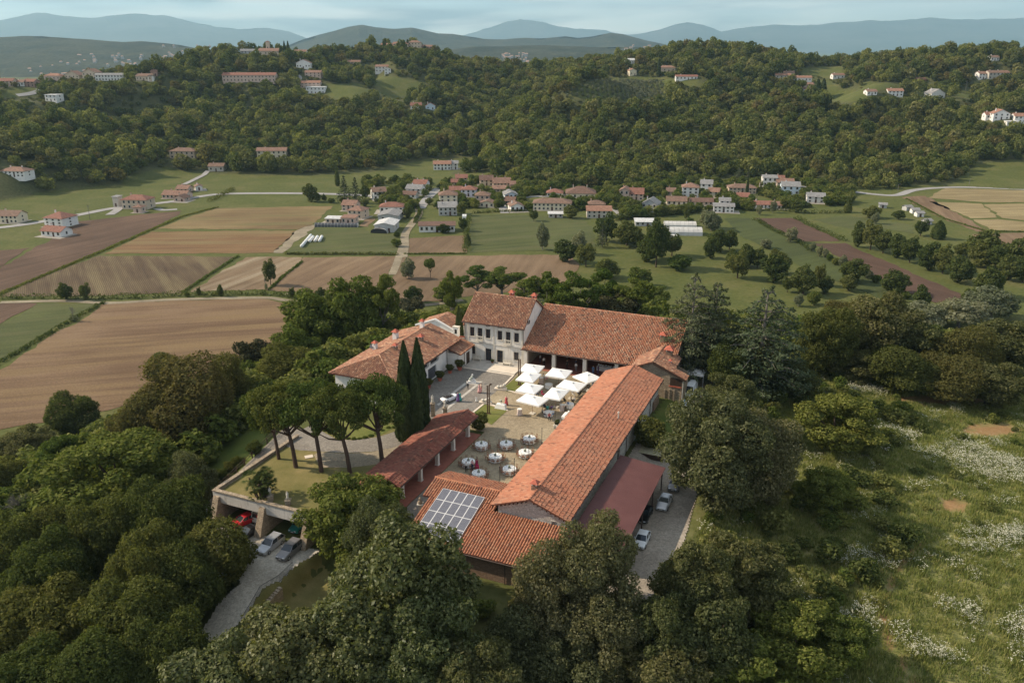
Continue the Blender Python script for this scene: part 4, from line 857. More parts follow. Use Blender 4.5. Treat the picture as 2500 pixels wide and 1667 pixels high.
m = EMB(); m.box(-19.9, -18.7, 16.9, 17.6, 0, 3.6); wall_open(m, 'b', 16.9, -19.9, -18.7, 3.6, 5.3, [(-19.6, -19.0, 3.9, 4.9)], .35); m.box(-19.9, -18.7, 17.26, 17.6, 3.6, 5.3); m.face([(-19.9, 17.26, 3.6), (-19.9, 16.9, 3.6), (-19.9, 16.9, 5.3), (-19.9, 17.26, 5.3)]); m.face([(-18.7, 16.9, 3.6), (-18.7, 17.26, 3.6), (-18.7, 17.26, 5.3), (-18.7, 16.9, 5.3)]); m.build('wall', [M_WHITE2], nb)
m = EMB(); m.box(-20.0, -18.6, 16.8, 17.7, 5.3, 5.45); m.build('coping', [M_STONEW], nb)
m = EMB(); m.box(-19.58, -19.02, 17.20, 17.255, 3.9, 4.88); m.build('niche_back', [M_IRON], nb)
pw_ = est_root('court_wall', -17, 17.6, 0, 'low white wall with red coping between niche turret and manor', 'wall')
m = EMB(); m.box(-18.7, -16.4, 17.3, 17.6, 0, 3.3); m.build('wall', [M_WHITE], pw_)
m = EMB(); m.box(-18.7, -16.4, 17.2, 17.7, 3.3, 3.42); m.build('coping', [M_CAP], pw_)

# --- red metal carport roof
cp = est_root('carport', 27.6, -28.5, -1, 'flat dark red metal carport roof along the barn', 'carport')
def corr_mat():
    t = NT('red corrugated metal'); v = t.coord('Object'); w = t.n('TexWave', wave_type='BANDS', bands_direction='Y'); w.inputs['Scale'].default_value = 3.2; t.l(v, w.inputs['Vector'])
    c = t.ramp(t.noise(v, 0.5, 5), [(0.3, (0.105, 0.040, 0.037)), (0.7, (0.135, 0.055, 0.050))]); return t.pbr(c, 0.6, 0.3, bump=w.outputs['Fac'], bstr=0.5, bdist=0.04)
m = EMB(); m.hexa([(24.4, -40.6, 2.95), (30.9, -40.6, 2.3), (30.9, -18.3, 2.3), (24.4, -18.3, 2.95)], [(24.4, -40.6, 3.05), (30.9, -40.6, 2.4), (30.9, -18.3, 2.4), (24.4, -18.3, 3.05)]); m.build('metal_sheet', [corr_mat()], cp)
for a in (-40.2, -35, -29.5, -24, -18.8):
    m = EMB(); m.box(30.5, 30.65, a - .08, a + .08, -1.1, 2.3); m.build('post', [M_BROWNM], cp)
m = EMB(); m.box(30.45, 30.7, -40.5, -18.4, 2.15, 2.29); m.build('beam', [M_BROWNM], cp)

# ------------------------------------------------------------------ trees: prototypes in a unit box (crown 1 wide, tree 1 high)
def leaves(Pc, Nn, size, rs, hang=None, wide=0.62):
    n = len(Pc); Nn = Nn / (np.linalg.norm(Nn, axis=1)[:, None] + 1e-9)
    r = rs.normal(size=(n, 3)) if hang is None else np.array(hang)[None, :] + rs.normal(0, .35, size=(n, 3))
    t1 = r - Nn * (r * Nn).sum(1)[:, None]; t1 /= np.linalg.norm(t1, axis=1)[:, None] + 1e-9; t2 = np.cross(Nn, t1)
    s = (size * (.5 + 1.25 * rs.rand(n) ** 1.6))[:, None]
    V = np.stack([Pc - t1 * s * .5, Pc + t2 * s * wide * .5 + Nn * s * .08, Pc + t1 * s * .55, Pc - t2 * s * wide * .5 + Nn * s * .08], 1).reshape(-1, 3)
    return V, np.arange(n * 4).reshape(-1, 4)
def unit(rs, n):
    d = rs.normal(size=(n, 3)); return d / np.linalg.norm(d, axis=1)[:, None]
def lobe_cloud(C, R, n, rs, squash=0.85, shell=(0.72, 1.06), up=0.35, rnd=0.7, cull=0.74):
    C = np.array(C); R = np.array(R); w = R ** 2 / (R ** 2).sum(); k = rs.choice(len(C), int(n * 2.6), p=w); d = unit(rs, len(k)); d[:, 2] = d[:, 2] * 0.9 + 0.12
    rr = rs.uniform(*shell, len(k)) * (1 + .16 * np.sin(d[:, 0] * 9 + k) * np.sin(d[:, 1] * 8 + k * 2) * 1.0)
    p = C[k] + d * (R[k] * rr)[:, None] * np.array([1, 1, squash])
    dist = np.linalg.norm((p[:, None, :] - C[None]) / np.array([1, 1, squash]), axis=2) / R[None]; dist[np.arange(len(k)), k] = 9
    ok = dist.min(1) > cull; p = p[ok][:n]; d = d[ok][:n]
    return p, d + rs.normal(0, rnd, p.shape) + np.array([0, 0, up])
def crown_broad(seed, n, leaf, nl=22, z0=.22, top=1.0, rl=(.15, .25), squash=.85, spread=1.0, hang=None, flat=0.0):
    rs = np.random.RandomState(seed); C, R = [], []; cz = (z0 + top) / 2; hz = (top - z0) / 2
    for i in range(nl):
        for _ in range(30):
            d = unit(rs, 1)[0]; d[2] = d[2] * .98 + .06; az = math.atan2(d[1], d[0]); f = rs.uniform(.3, 1.0) ** .55 * (1 + .13 * math.sin(3 * az + seed) + .08 * math.sin(5 * az + 2 * seed + 3 * d[2]))
            r = rs.uniform(*rl); c = np.array([d[0] * (.5 - r * .8) * f * spread, d[1] * (.5 - r * .8) * f * spread, cz + d[2] * (hz - r * squash * .9) * f * (1 - flat)])
            if all(np.linalg.norm(c - q) > .5 * (r + s) * .75 for q, s in zip(C, R)): break
        C.append(c); R.append(r)
    p, N = lobe_cloud(C, R, n, rs, squash); V, Fq = leaves(p, N, leaf, rs, hang)
    return V, Fq, C, R
def trunk_mesh(name, C, mat, r=.028, lean=(0, 0), k=6, seed=0, fork=.28, nl=7):
    rs = random.Random(seed); m = MB(); f = Vector((lean[0] * .5, lean[1] * .5, fork)); m.path([(0, 0, -.04), (lean[0] * .15, lean[1] * .15, fork * .4), tuple(f)], [r * 1.5, r * 1.05, r * .85], k)
    for c in sorted([tuple(q) for q in C], key=lambda q: rs.random())[:nl]:
        c = Vector(c); mid = f.lerp(c, .5) + Vector((0, 0, -.03)); m.path([tuple(f), tuple(mid), tuple(c)], [r * .6, r * .38, r * .12], 5)
    return m.mesh(name, [mat])
M_BARK = plain('brown bark', (0.075, 0.055, 0.04), 0.9, 0.3, 4)
M_BARKP = plain('pine bark', (0.085, 0.055, 0.042), 0.9, 0.3, 3)
M_BARKG = plain('grey bark', (0.16, 0.145, 0.125), 0.9, 0.25, 4)
L_CHEST = leaf_mat('chestnut leaves', [(0.053, 0.060, 0.019), (0.083, 0.090, 0.027), (0.138, 0.140, 0.050)])
L_ILEX = leaf_mat('holm oak leaves', [(0.066, 0.068, 0.031), (0.108, 0.108, 0.053), (0.193, 0.185, 0.105)], .38)
L_MAGN = leaf_mat('magnolia leaves', [(0.055, 0.064, 0.019), (0.094, 0.101, 0.031), (0.182, 0.178, 0.075)], .38, .2, gloss=0.02)
L_OAK = leaf_mat('oak leaves', [(0.060, 0.064, 0.025), (0.097, 0.101, 0.041), (0.167, 0.161, 0.081)], .38)
L_ASH = leaf_mat('ash leaves', [(0.071, 0.090, 0.021), (0.106, 0.124, 0.030), (0.172, 0.179, 0.055)], .32)
L_BROWN = leaf_mat('brownish hornbeam leaves', [(0.073, 0.065, 0.026), (0.104, 0.091, 0.036), (0.130, 0.125, 0.049)], .38)
L_DARK = leaf_mat('dark plum leaves', [(0.039, 0.039, 0.023), (0.058, 0.057, 0.031), (0.081, 0.078, 0.044)], .12)
L_PINE = leaf_mat('pine needles', [(0.052, 0.066, 0.018), (0.078, 0.094, 0.026), (0.135, 0.145, 0.045)], .25, .2)
L_CYP = leaf_mat('cypress sprays', [(0.031, 0.041, 0.017), (0.046, 0.058, 0.023), (0.065, 0.077, 0.034)], .08, .3)
L_CEDAR = leaf_mat('cedar needles', [(0.060, 0.072, 0.036), (0.085, 0.098, 0.054), (0.125, 0.136, 0.084)], .15, .25)
L_ROB = leaf_mat('acacia leaves', [(0.074, 0.096, 0.022), (0.102, 0.125, 0.031), (0.144, 0.158, 0.048)], .34)
L_WILL = leaf_mat('willow leaves', [(0.125, 0.130, 0.075), (0.170, 0.175, 0.110), (0.230, 0.235, 0.165)], .38)
L_VAL = leaf_mat('valley tree leaves', [(0.060, 0.072, 0.023), (0.091, 0.103, 0.034), (0.138, 0.142, 0.053)], .38, .5)
L_FOR = leaf_mat('forest leaves', [(0.078, 0.090, 0.028), (0.128, 0.138, 0.045), (0.205, 0.205, 0.078)], .4, .75)
L_FOR2 = leaf_mat('pale forest leaves', [(0.085, 0.090, 0.034), (0.135, 0.135, 0.055), (0.215, 0.20, 0.09)], .38, .6)
L_FOR3 = leaf_mat('russet forest leaves', [(0.075, 0.068, 0.028), (0.115, 0.098, 0.042), (0.165, 0.14, 0.065)], .38, .6)
L_OLIVE = leaf_mat('olive leaves', [(0.130, 0.135, 0.085), (0.170, 0.175, 0.115), (0.220, 0.225, 0.160)], .15)
L_PALM = leaf_mat('palm fronds', [(0.045, 0.055, 0.018), (0.068, 0.078, 0.026), (0.100, 0.105, 0.042)], .15, .2)
PROTO = {}
def proto(kind, crown, trunk): PROTO[kind] = (crown, trunk)
def mk_broad(kind, seed, n, leaf, lm, bark=M_BARK, **kw):
    V, Fq, C, R = crown_broad(seed, n, leaf, **kw); proto(kind, np_mesh('crown', V, Fq, [lm]), trunk_mesh('trunk', C, bark, seed=seed))
mk_broad('chest', 1, 38000, .025, L_CHEST, nl=44, rl=(.10, .22), z0=-.04)
mk_broad('chest2', 2, 38000, .025, L_CHEST, nl=42, rl=(.10, .235), z0=-.04)
mk_broad('ilex', 3, 40000, .021, L_ILEX, nl=60, rl=(.07, .18), z0=-.05)
mk_broad('ilex2', 4, 40000, .021, L_ILEX, nl=56, rl=(.07, .19), z0=-.05)
mk_broad('magn', 5, 36000, .0255, L_MAGN, nl=58, rl=(.07, .17), z0=-.05)
mk_broad('oak', 6, 34000, .0245, L_OAK, nl=60, rl=(.065, .17), z0=-.03)
mk_broad('oak2', 7, 34000, .0245, L_OAK, nl=56, rl=(.065, .18), z0=-.03)
mk_broad('ash', 8, 26000, .027, L_ASH, nl=52, rl=(.065, .155), z0=-.02, squash=.7)
mk_broad('horn', 9, 32000, .022, L_BROWN, nl=36, rl=(.12, .2), z0=.02)
mk_broad('plum', 10, 7000, .042, L_DARK, nl=22, rl=(.11, .19), z0=.12)
mk_broad('rob', 11, 8000, .034, L_ROB, M_BARKG, nl=24, rl=(.08, .15), z0=.28, squash=.55)
mk_broad('rob2', 12, 7000, .036, L_ROB, M_BARKG, nl=20, rl=(.08, .16), z0=.38, squash=.5)
mk_broad('weep', 14, 16000, .034, L_ROB, nl=30, rl=(.11, .19), z0=.06, hang=(0, 0, -1))
mk_broad('will', 15, 9000, .04, L_WILL, M_BARKG, nl=26, rl=(.11, .19), z0=.08, hang=(0, 0, -1))
mk_broad('round', 16, 3600, .065, L_VAL, nl=24, rl=(.12, .22), z0=.0)
mk_broad('round2', 17, 3600, .065, L_VAL, nl=26, rl=(.11, .22), z0=.0)
mk_broad('tall', 18, 3600, .06, L_VAL, nl=28, rl=(.10, .19), z0=.0)
mk_broad('pale', 19, 3200, .065, L_WILL, M_BARKG, nl=22, rl=(.12, .21), z0=.02)
mk_broad('shrub', 20, 2200, .085, L_ASH, nl=12, rl=(.18, .28), z0=.0)
mk_broad('shrubd', 22, 6000, .05, L_CHEST, nl=14, rl=(.18, .28), z0=.0)
mk_broad('lollipop', 23, 2600, .06, L_ASH, nl=14, rl=(.16, .24), z0=.42)
mk_broad('oliv', 24, 600, .12, L_OLIVE, M_BARKG, nl=9, rl=(.17, .27), z0=.12)
def mk_cypress(kind, seed, n, leaf, lm, bulge=.55):
    rs = np.random.RandomState(seed); z = rs.uniform(0.03, 1, n) ** 0.9; th = rs.uniform(0, 6.283, n)
    prof = np.minimum(1, (z / .12) ** .5) * np.clip(1 - ((z - .3) / .7).clip(0) ** 1.7, 0, 1) ** .8
    r = .5 * prof * (.80 + .22 * np.abs(np.sin(th * 3 + np.floor(z * 6) * 1.7 + z * 9))) * rs.uniform(.82, 1.06, n)
    p = np.stack([r * np.cos(th), r * np.sin(th), z], 1); N = np.stack([np.cos(th), np.sin(th), np.full(n, .25)], 1) + rs.normal(0, .35, (n, 3))
    t1 = np.array([0, 0, 1.0])[None] + rs.normal(0, .25, (n, 3)); N /= np.linalg.norm(N, axis=1)[:, None]; t1 -= N * (t1 * N).sum(1)[:, None]; t1 /= np.linalg.norm(t1, axis=1)[:, None]; t2 = np.cross(N, t1); s = (leaf * rs.uniform(.6, 1.4, n))[:, None]
    V = np.stack([p - t1 * s * .35, p + t2 * s * 1.2, p + t1 * s * .6, p - t2 * s * 1.2], 1).reshape(-1, 3)
    proto(kind, np_mesh('crown', V, np.arange(n * 4).reshape(-1, 4), [lm]), trunk_mesh('trunk', [(0, 0, .7)], M_BARK, .04, seed=seed))
mk_cypress('cypress', 31, 14000, .045, L_CYP); mk_cypress('cypresslow', 32, 900, .11, L_CYP); mk_cypress('poplar', 33, 1600, .09, L_VAL)
def mk_pine(kind, seed, lean):
    rs = np.random.RandomState(seed); C, R = [], []
    for i in range(44):
        a = rs.uniform(0, 6.283); q = math.sqrt(rs.uniform(0, 1)); r = rs.uniform(.075, .125)
        C.append((lean[0] + q * .43 * math.cos(a), lean[1] + q * .43 * math.sin(a), .83 - q * q * .17 + rs.uniform(-.08, .05))); R.append(r)
    for i in range(8):
        a = rs.uniform(0, 6.283); C.append((lean[0] * .7 + .34 * math.cos(a), lean[1] * .7 + .34 * math.sin(a), rs.uniform(.5, .62))); R.append(rs.uniform(.05, .09))
    p, N = lobe_cloud(C, R, 22000, rs, .75, (.7, 1.1), .5, .9, .6); V, Fq = leaves(p, N, .024, rs, None, .5)
    m = MB(); f = Vector((lean[0] * .8, lean[1] * .8, .60)); m.path([(0, 0, -.03), (lean[0] * .15, lean[1] * .15, .2), (lean[0] * .45, lean[1] * .45, .42), tuple(f)], [.034, .028, .024, .02], 8)
    for c in C[::3]:
        c = Vector(c); z = max(.36, c.z - .3); s = Vector((lean[0] * z * 1.1, lean[1] * z * 1.1, z)); m.path([tuple(s), tuple(s.lerp(c, .55) - Vector((0, 0, .03))), tuple(c)], [.012, .008, .003], 5)
    proto(kind, np_mesh('crown', V, Fq, [L_PINE]), m.mesh('trunk', [M_BARKP]))
mk_pine('pine', 41, (-.10, .02)); mk_pine('pine2', 42, (-.16, .05))
def mk_cedar(kind, seed, n, lm, leaf=.03, layers=11, cone=True):
    rs = np.random.RandomState(seed); ps, ns = [], []; m = MB(); m.path([(0, 0, -.03), (0, 0, .5), (0, 0, .97)], [.035, .022, .006], 7)
    for L in range(layers):
        z = .12 + .85 * L / (layers - 1); rad = .5 * (1 - ((z - .12) / .88) ** (2.3 if kind.startswith('cedar') else 1.25)) * rs.uniform(.85, 1.05) + .05; nb = max(4, int(9 - L * .45))
        for k in range(nb):
            a = 6.283 * (k + rs.uniform(-.3, .3)) / nb + L * .7; ln = rad * rs.uniform(.75, 1.1); c, s = math.cos(a), math.sin(a); dr = rs.uniform(-.02, .05)
            m.path([(0, 0, z - .02), (c * ln * .6, s * ln * .6, z + .015), (c * ln * .95, s * ln * .95, z - dr)], [.008, .005, .002], 4)
            q = max(20, int(n * (ln / 14.0))); t = rs.uniform(.12, 1.05, q) ** .75; w = rs.normal(0, .22, q) * ln * (t * (1.25 - t)) * 1.7
            ps.append(np.stack([c * t * ln - s * w, s * t * ln + c * w, z + .02 - dr * t * t - np.abs(w) * .25 + rs.normal(0, .010, q)], 1)); ns.append(np.tile([[c * .3, s * .3, 1.0]], (q, 1)) + rs.normal(0, .45, (q, 3)))
    p = np.concatenate(ps); N = np.concatenate(ns); V, Fq = leaves(p, N, leaf, rs, None, .45)
    proto(kind, np_mesh('crown', V, Fq, [lm]), m.mesh('trunk', [M_BARKG]))
mk_cedar('cedar', 51, 6000, L_CEDAR); mk_cedar('cedar2', 52, 6000, L_CEDAR, layers=13); mk_cedar('fir', 53, 700, L_CYP, .06, 12)
def mk_bare(kind, seed):
    rs = random.Random(seed); m = MB()
    def br(p, d, L, r, dep):
        q = p + d * L; m.tube(tuple(p), tuple(q), r, r * .62, 4, 0, False)
        if dep == 0: return
        for _ in range(3):
            nd = (d + Vector((rs.gauss(0, .42), rs.gauss(0, .42), rs.gauss(.12, .25)))).normalized(); br(p.lerp(q, rs.uniform(.6, 1)), nd, L * rs.uniform(.6, .8), r * .55, dep - 1)
    br(Vector((0, 0, 0)), Vector((0, 0, 1)), .3, .03, 5)
    rs2 = np.random.RandomState(seed); C = [(0.1, 0, .2), (-.15, .1, .16), (.0, -.18, .2)]; p, N = lobe_cloud(C, [.2, .2, .18], 900, rs2); V, Fq = leaves(p, N, .05, rs2)
    proto(kind, np_mesh('crown', V, Fq, [L_WILL]), m.mesh('trunk', [M_BARKG]))
mk_bare('bare', 61)
def mk_palm(kind, seed):
    rs = np.random.RandomState(seed); V, Fq = [], []
    heads = [(rs.uniform(-.3, .3), rs.uniform(-.3, .3), rs.uniform(.25, .78)) for _ in range(16)]; m = MB()
    for h in heads:
        m.tube((h[0] * .5, h[1] * .5, 0), h, .03, .025, 6)
        for k in range(26):
            a = rs.uniform(0, 6.283); el = rs.uniform(-.3, 1.3); d = np.array([math.cos(a) * math.cos(el), math.sin(a) * math.cos(el), math.sin(el)]); c = np.array(h) + d * .16
            sd = np.cross(d, [0, 0, 1]); sd /= np.linalg.norm(sd) + 1e-6; up = np.cross(sd, d)
            for j in range(7):
                f = (j - 3) * .32; dd = d * math.cos(f) + sd * math.sin(f); n0 = len(V); w = np.cross(dd, up) * .012
                V += [c - w, c + w, c + dd * .14 - up * .02]; Fq.append((n0, n0 + 1, n0 + 2))
    proto(kind, np_mesh('crown', np.array(V), np.array(Fq), [L_PALM]), m.mesh('trunk', [M_BARK]))
mk_palm('palm', 71)

RT = random.Random(77); TREES = []
def put_tree(kind, x, y, z, w, h, label, group=None, name=None, rz=None, cat='tree', lean=None):
    cr, tr = PROTO[kind]; rz = RT.uniform(0, 6.28) if rz is None else rz
    nm = name or {'pine': 'stone_pine', 'pine2': 'stone_pine', 'cypress': 'cypress_tree', 'cypresslow': 'cypress_tree', 'cedar': 'cedar_tree', 'cedar2': 'cedar_tree', 'fir': 'fir_tree', 'will': 'willow_tree', 'pale': 'willow_tree', 'poplar': 'poplar_tree', 'palm': 'palm_clump', 'shrub': 'shrub', 'shrubd': 'shrub', 'magn': 'magnolia_tree', 'bare': 'bare_tree', 'rob': 'acacia_tree', 'rob2': 'acacia_tree'}.get(kind, 'broadleaf_tree')
    if nm in ('shrub',): cat = 'shrub'
    o = empty(nm, (float(x), float(y), float(z) - .1), rz); o.scale = (w, w, h); tag(o, label, cat, group)
    link('trunk', tr, o); link('crown', cr, o); TREES.append((x, y, w)); return o
def near_tree(kind, u, vt, wpx, h, label, y0=45.0, group=None, **kw):
    Ys = np.arange(y0, 330.0, .5); r = ray(u, vt); t = Ys / r[1]; g_ = terrain(r[0] * t, Ys); e = CAMH + r[2] * t - g_ - h
    k = np.where(e <= 0)[0]; i = int(k[0]) if len(k) else len(Ys) - 1; p = PY(u, vt, Ys[i]); g = g_[i]; best = (p, g)
    p, g = best; x = p[0]; d = math.hypot(p[1], CAMH - p[2])
    pm = (p[1] * CP - (g + h * .55 - CAMH) * SP); x = (u - 1250) / F * pm
    return put_tree(kind, x, p[1], tz(x, p[1]), wpx * pm / F, h, label, group, **kw)
def plain_tree(kind, u, vb, wpx, hpx, label, group=None, **kw):
    p = T(u, vb, 150.0); d = p[1] * CP - (p[2] - CAMH) * SP
    return put_tree(kind, p[0], p[1], p[2], wpx * d / F, hpx * d / F / .97, label, group, **kw)

# ------------------------------------------------------------------ village and hillside houses
WALLC = {'w': (0.72, 0.70, 0.66), 'c': (0.66, 0.58, 0.43), 'p': (0.56, 0.42, 0.34), 'b': (0.55, 0.44, 0.33), 'g': (0.42, 0.42, 0.41), 's': (0.46, 0.42, 0.36), 'l': (0.55, 0.64, 0.70), 'r': (0.34, 0.22, 0.17), 'v': (0.62, 0.60, 0.66)}
ROOFC = {'r': (0.25, 0.122, 0.09), 'o': (0.30, 0.165, 0.115), 'b': (0.21, 0.135, 0.10), 'g': (0.25, 0.245, 0.24), 'd': (0.17, 0.105, 0.08), 'm': (0.55, 0.55, 0.54), 'k': (0.25, 0.15, 0.11)}
WM = {k: plain('house wall ' + k, v, 0.9, 0.06, 0.5, dirt=tuple(c * .75 for c in v)) for k, v in WALLC.items()}
def hroof(name, col):
    t = NT(name); v = t.coord('Object'); w = t.n('TexWave', wave_type='BANDS', bands_direction='X'); w.inputs['Scale'].default_value = 1.1; w.inputs['Distortion'].default_value = .4; t.l(v, w.inputs['Vector'])
    c = t.ramp(t.noise(v, .9, 5, .65), [(.3, tuple(x * .68 for x in col)), (.7, tuple(min(1, x * 1.25) for x in col))]); c = t.mix(.35, c, t.mix(1.0, c, t.ramp(w.outputs['Fac'], [(.2, .6), (.8, 1.2)]), 'MULTIPLY'))
    return t.pbr(c, .85, .15, bump=w.outputs['Fac'], bstr=.5, bdist=.08)
RM = {k: hroof('house roof ' + k, v) for k, v in ROOFC.items()}
wm = MB(); wm.box(-.5, .5, -.5, .5, 0, 1, 0); WIN = wm.mesh('window', [M_GLASS])
wm = MB()
for x0, x1, z0, z1 in ((-.66, -.5, -.06, 1.06), (.5, .66, -.06, 1.06), (-.5, .5, 1.0, 1.08), (-.72, .72, -.16, -.06)): wm.box(x0, x1, -.6, .55, z0, z1)
WFR = wm.mesh('frame', [plain('pale window trim', (0.52, 0.48, 0.42))])
wm = MB(); wm.box(-.5, .5, -.5, .5, 0, 1, 0); DOOR = wm.mesh('door', [M_SHUT])
HOUSES = []; HPX = []; HRECT = []; M_YARD = plain('house yard', (0.30, 0.275, 0.235), .9, .2, .3)
RH = random.Random(5)
def house(u, vb, wpx, hpx, dep, rot, rf, wc, rc, rows, cols, label, name='house', cat='house', rise=.24, chim=1, sides=1, door=True, group=None, lift=0.0, hidden_door=False):
    p = T(u, vb, 150.0); d = p[1] * CP - (p[2] - CAMH) * SP; w = wpx * d / F; h = max(2.2, hpx * d / F * 1.02); r = math.radians(rot)
    ctr = np.array([p[0] + math.sin(-r) * -dep / 2 * -1, p[1] + math.cos(r) * dep / 2]); ctr = np.array([p[0] - math.sin(r) * dep / 2, p[1] + math.cos(r) * dep / 2])
    o = empty(name, (ctr[0], ctr[1], p[2] + lift), r); tag(o, label, cat, group); HOUSES.append((ctr[0], ctr[1], math.hypot(w, dep) / 2 + 1.5)); HRECT.append((ctr[0], ctr[1], w / 2 + 2.5, dep / 2 + 3.0)); HPX.append((u - wpx * .6, u + wpx * .6, vb - hpx * 1.5, vb, p[1]))
    x0, x1, y0, y1 = -w / 2, w / 2, -dep / 2, dep / 2; ov = .55; z0 = -2.6 if p[2] > PLAIN + 1 else -.3; m = MB()
    ro = MB(); th = .18
    if rf == 'gx':
        rz = h + rise * dep; m.face([(x0, y0, z0), (x1, y0, z0), (x1, y0, h), (x0, y0, h)]); m.face([(x1, y1, z0), (x0, y1, z0), (x0, y1, h), (x1, y1, h)]); m.face([(x1, y0, z0), (x1, y1, z0), (x1, y1, h), (x1, 0, rz), (x1, y0, h)]); m.face([(x0, y1, z0), (x0, y0, z0), (x0, y0, h), (x0, 0, rz), (x0, y1, h)])
        s = rise * 2; pl = [[(x0 - ov, y0 - ov, h - ov * s), (x1 + ov, y0 - ov, h - ov * s), (x1 + ov, 0, rz), (x0 - ov, 0, rz)], [(x1 + ov, y1 + ov, h - ov * s), (x0 - ov, y1 + ov, h - ov * s), (x0 - ov, 0, rz), (x1 + ov, 0, rz)]]
    elif rf == 'gy':
        rz = h + rise * w; m.face([(x0, y0, z0), (x1, y0, z0), (x1, y0, h), (0, y0, rz), (x0, y0, h)]); m.face([(x1, y1, z0), (x0, y1, z0), (x0, y1, h), (0, y1, rz), (x1, y1, h)]); m.face([(x1, y0, z0), (x1, y1, z0), (x1, y1, h), (x1, y0, h)]); m.face([(x0, y1, z0), (x0, y0, z0), (x0, y0, h), (x0, y1, h)])
        s = rise * 2; pl = [[(x0 - ov, y1 + ov, h - ov * s), (x0 - ov, y0 - ov, h - ov * s), (0, y0 - ov, rz), (0, y1 + ov, rz)], [(x1 + ov, y0 - ov, h - ov * s), (x1 + ov, y1 + ov, h - ov * s), (0, y1 + ov, rz), (0, y0 - ov, rz)]]
    elif rf == 'hip':
        rz = h + rise * min(w, dep); m.box(x0, x1, y0, y1, z0, h); e = [(x0 - ov, y0 - ov, h), (x1 + ov, y0 - ov, h), (x1 + ov, y1 + ov, h), (x0 - ov, y1 + ov, h)]
        if w >= dep: a, b = (x0 + dep / 2, 0, rz), (x1 - dep / 2 + .01, 0, rz); pl = [[e[0], e[1], b, a], [e[1], e[2], b], [e[2], e[3], a, b], [e[3], e[0], a]]
        else: a, b = (0, y0 + w / 2, rz), (0, y1 - w / 2 + .01, rz); pl = [[e[0], e[1], a], [e[1], e[2], b, a], [e[2], e[3], b], [e[3], e[0], a, b]]
    else:                                    # flat or shed, falling towards the viewer
        rz = h + (rise * dep if rf == 'shed' else .35); m.hexa([(x0, y0, z0), (x1, y0, z0), (x1, y1, z0), (x0, y1, z0)], [(x0, y0, h), (x1, y0, h), (x1, y1, rz), (x0, y1, rz)]); pl = [[(x0 - ov, y0 - ov, h + .01), (x1 + ov, y0 - ov, h + .01), (x1 + ov, y1 + ov, rz + .02), (x0 - ov, y1 + ov, rz + .02)]]
    if p[2] < PLAIN + .4 and cat == 'house' and RH.random() < .75:
        q_ = MB(); e0, e1, e2 = RH.uniform(.5, 3), RH.uniform(.5, 4), RH.uniform(1.5, 5); q_.face([(x0 - e0, y0 - e2, .11), (x1 + e1, y0 - e2, .11), (x1 + e1, y1 + .5, .11), (x0 - e0, y1 + .5, .11)]); q_.build('yard', [M_YARD], o)
    m.build('wall', [WM[wc]], o)
    for q in pl: ro.hexa([(a, b, c + .04) for a, b, c in q], [(a, b, c + th) for a, b, c in q])
    rr = ro.build('roof', [RM[rc]], o)
    if chim:
        for k in range(chim):
            cm = MB(); cx = x0 + w * (.25 + .45 * k) + RH.uniform(-.5, .5); cm.box(cx - .3, cx + .3, .4, 1.0, h, rz + .9); cm.box(cx - .4, cx + .4, .3, 1.1, rz + .9, rz + 1.05, 1); cm.build('chimney', [WM[wc if wc != 'l' else 'w'], RM['r']], rr)
    fl = h / max(rows, 1)
    def win(px, py, rz_, pz, ww, wh):
        q = link('window', WIN, o, loc=(px, py, pz), rot=(0, 0, rz_), scale=(ww, .12, wh))
        if d < 560 or wc == 'w': link('frame', WFR, q)
    for i in range(rows):
        zc = fl * i + fl * .34
        for k in range(cols):
            if i == 0 and door and k == cols // 2: link('door', DOOR, o, loc=(x0 + w * (k + .5) / cols, y0, 0), scale=(1.1, .14, min(2.3, h * .8))); continue
            win(x0 + w * (k + .5) / cols, y0, 0, zc, min(1.15, w / cols * .42), min(1.5, fl * .5))
        if sides:
            for sx in (x0, x1):
                for k in range(sides): win(sx, y0 + dep * (k + .5) / sides, math.pi / 2, zc, 1.0, min(1.4, fl * .48))
    return o
def hs(base, rows):
    ox, oy, s = base
    for (x, y, w, h, *rest) in rows: house(ox + x * s, oy + y * s, w * s, h * s, *rest)
V1 = (900, 380, .2551); V2 = (1450, 400, .2551); V3 = (0, 380, .2126); H1 = (0, 150, .2126); H2 = (500, 80, .2551); H3 = (1500, 80, .2551); H4 = (1900, 100, .2551); C1 = (0, 0, .3827)
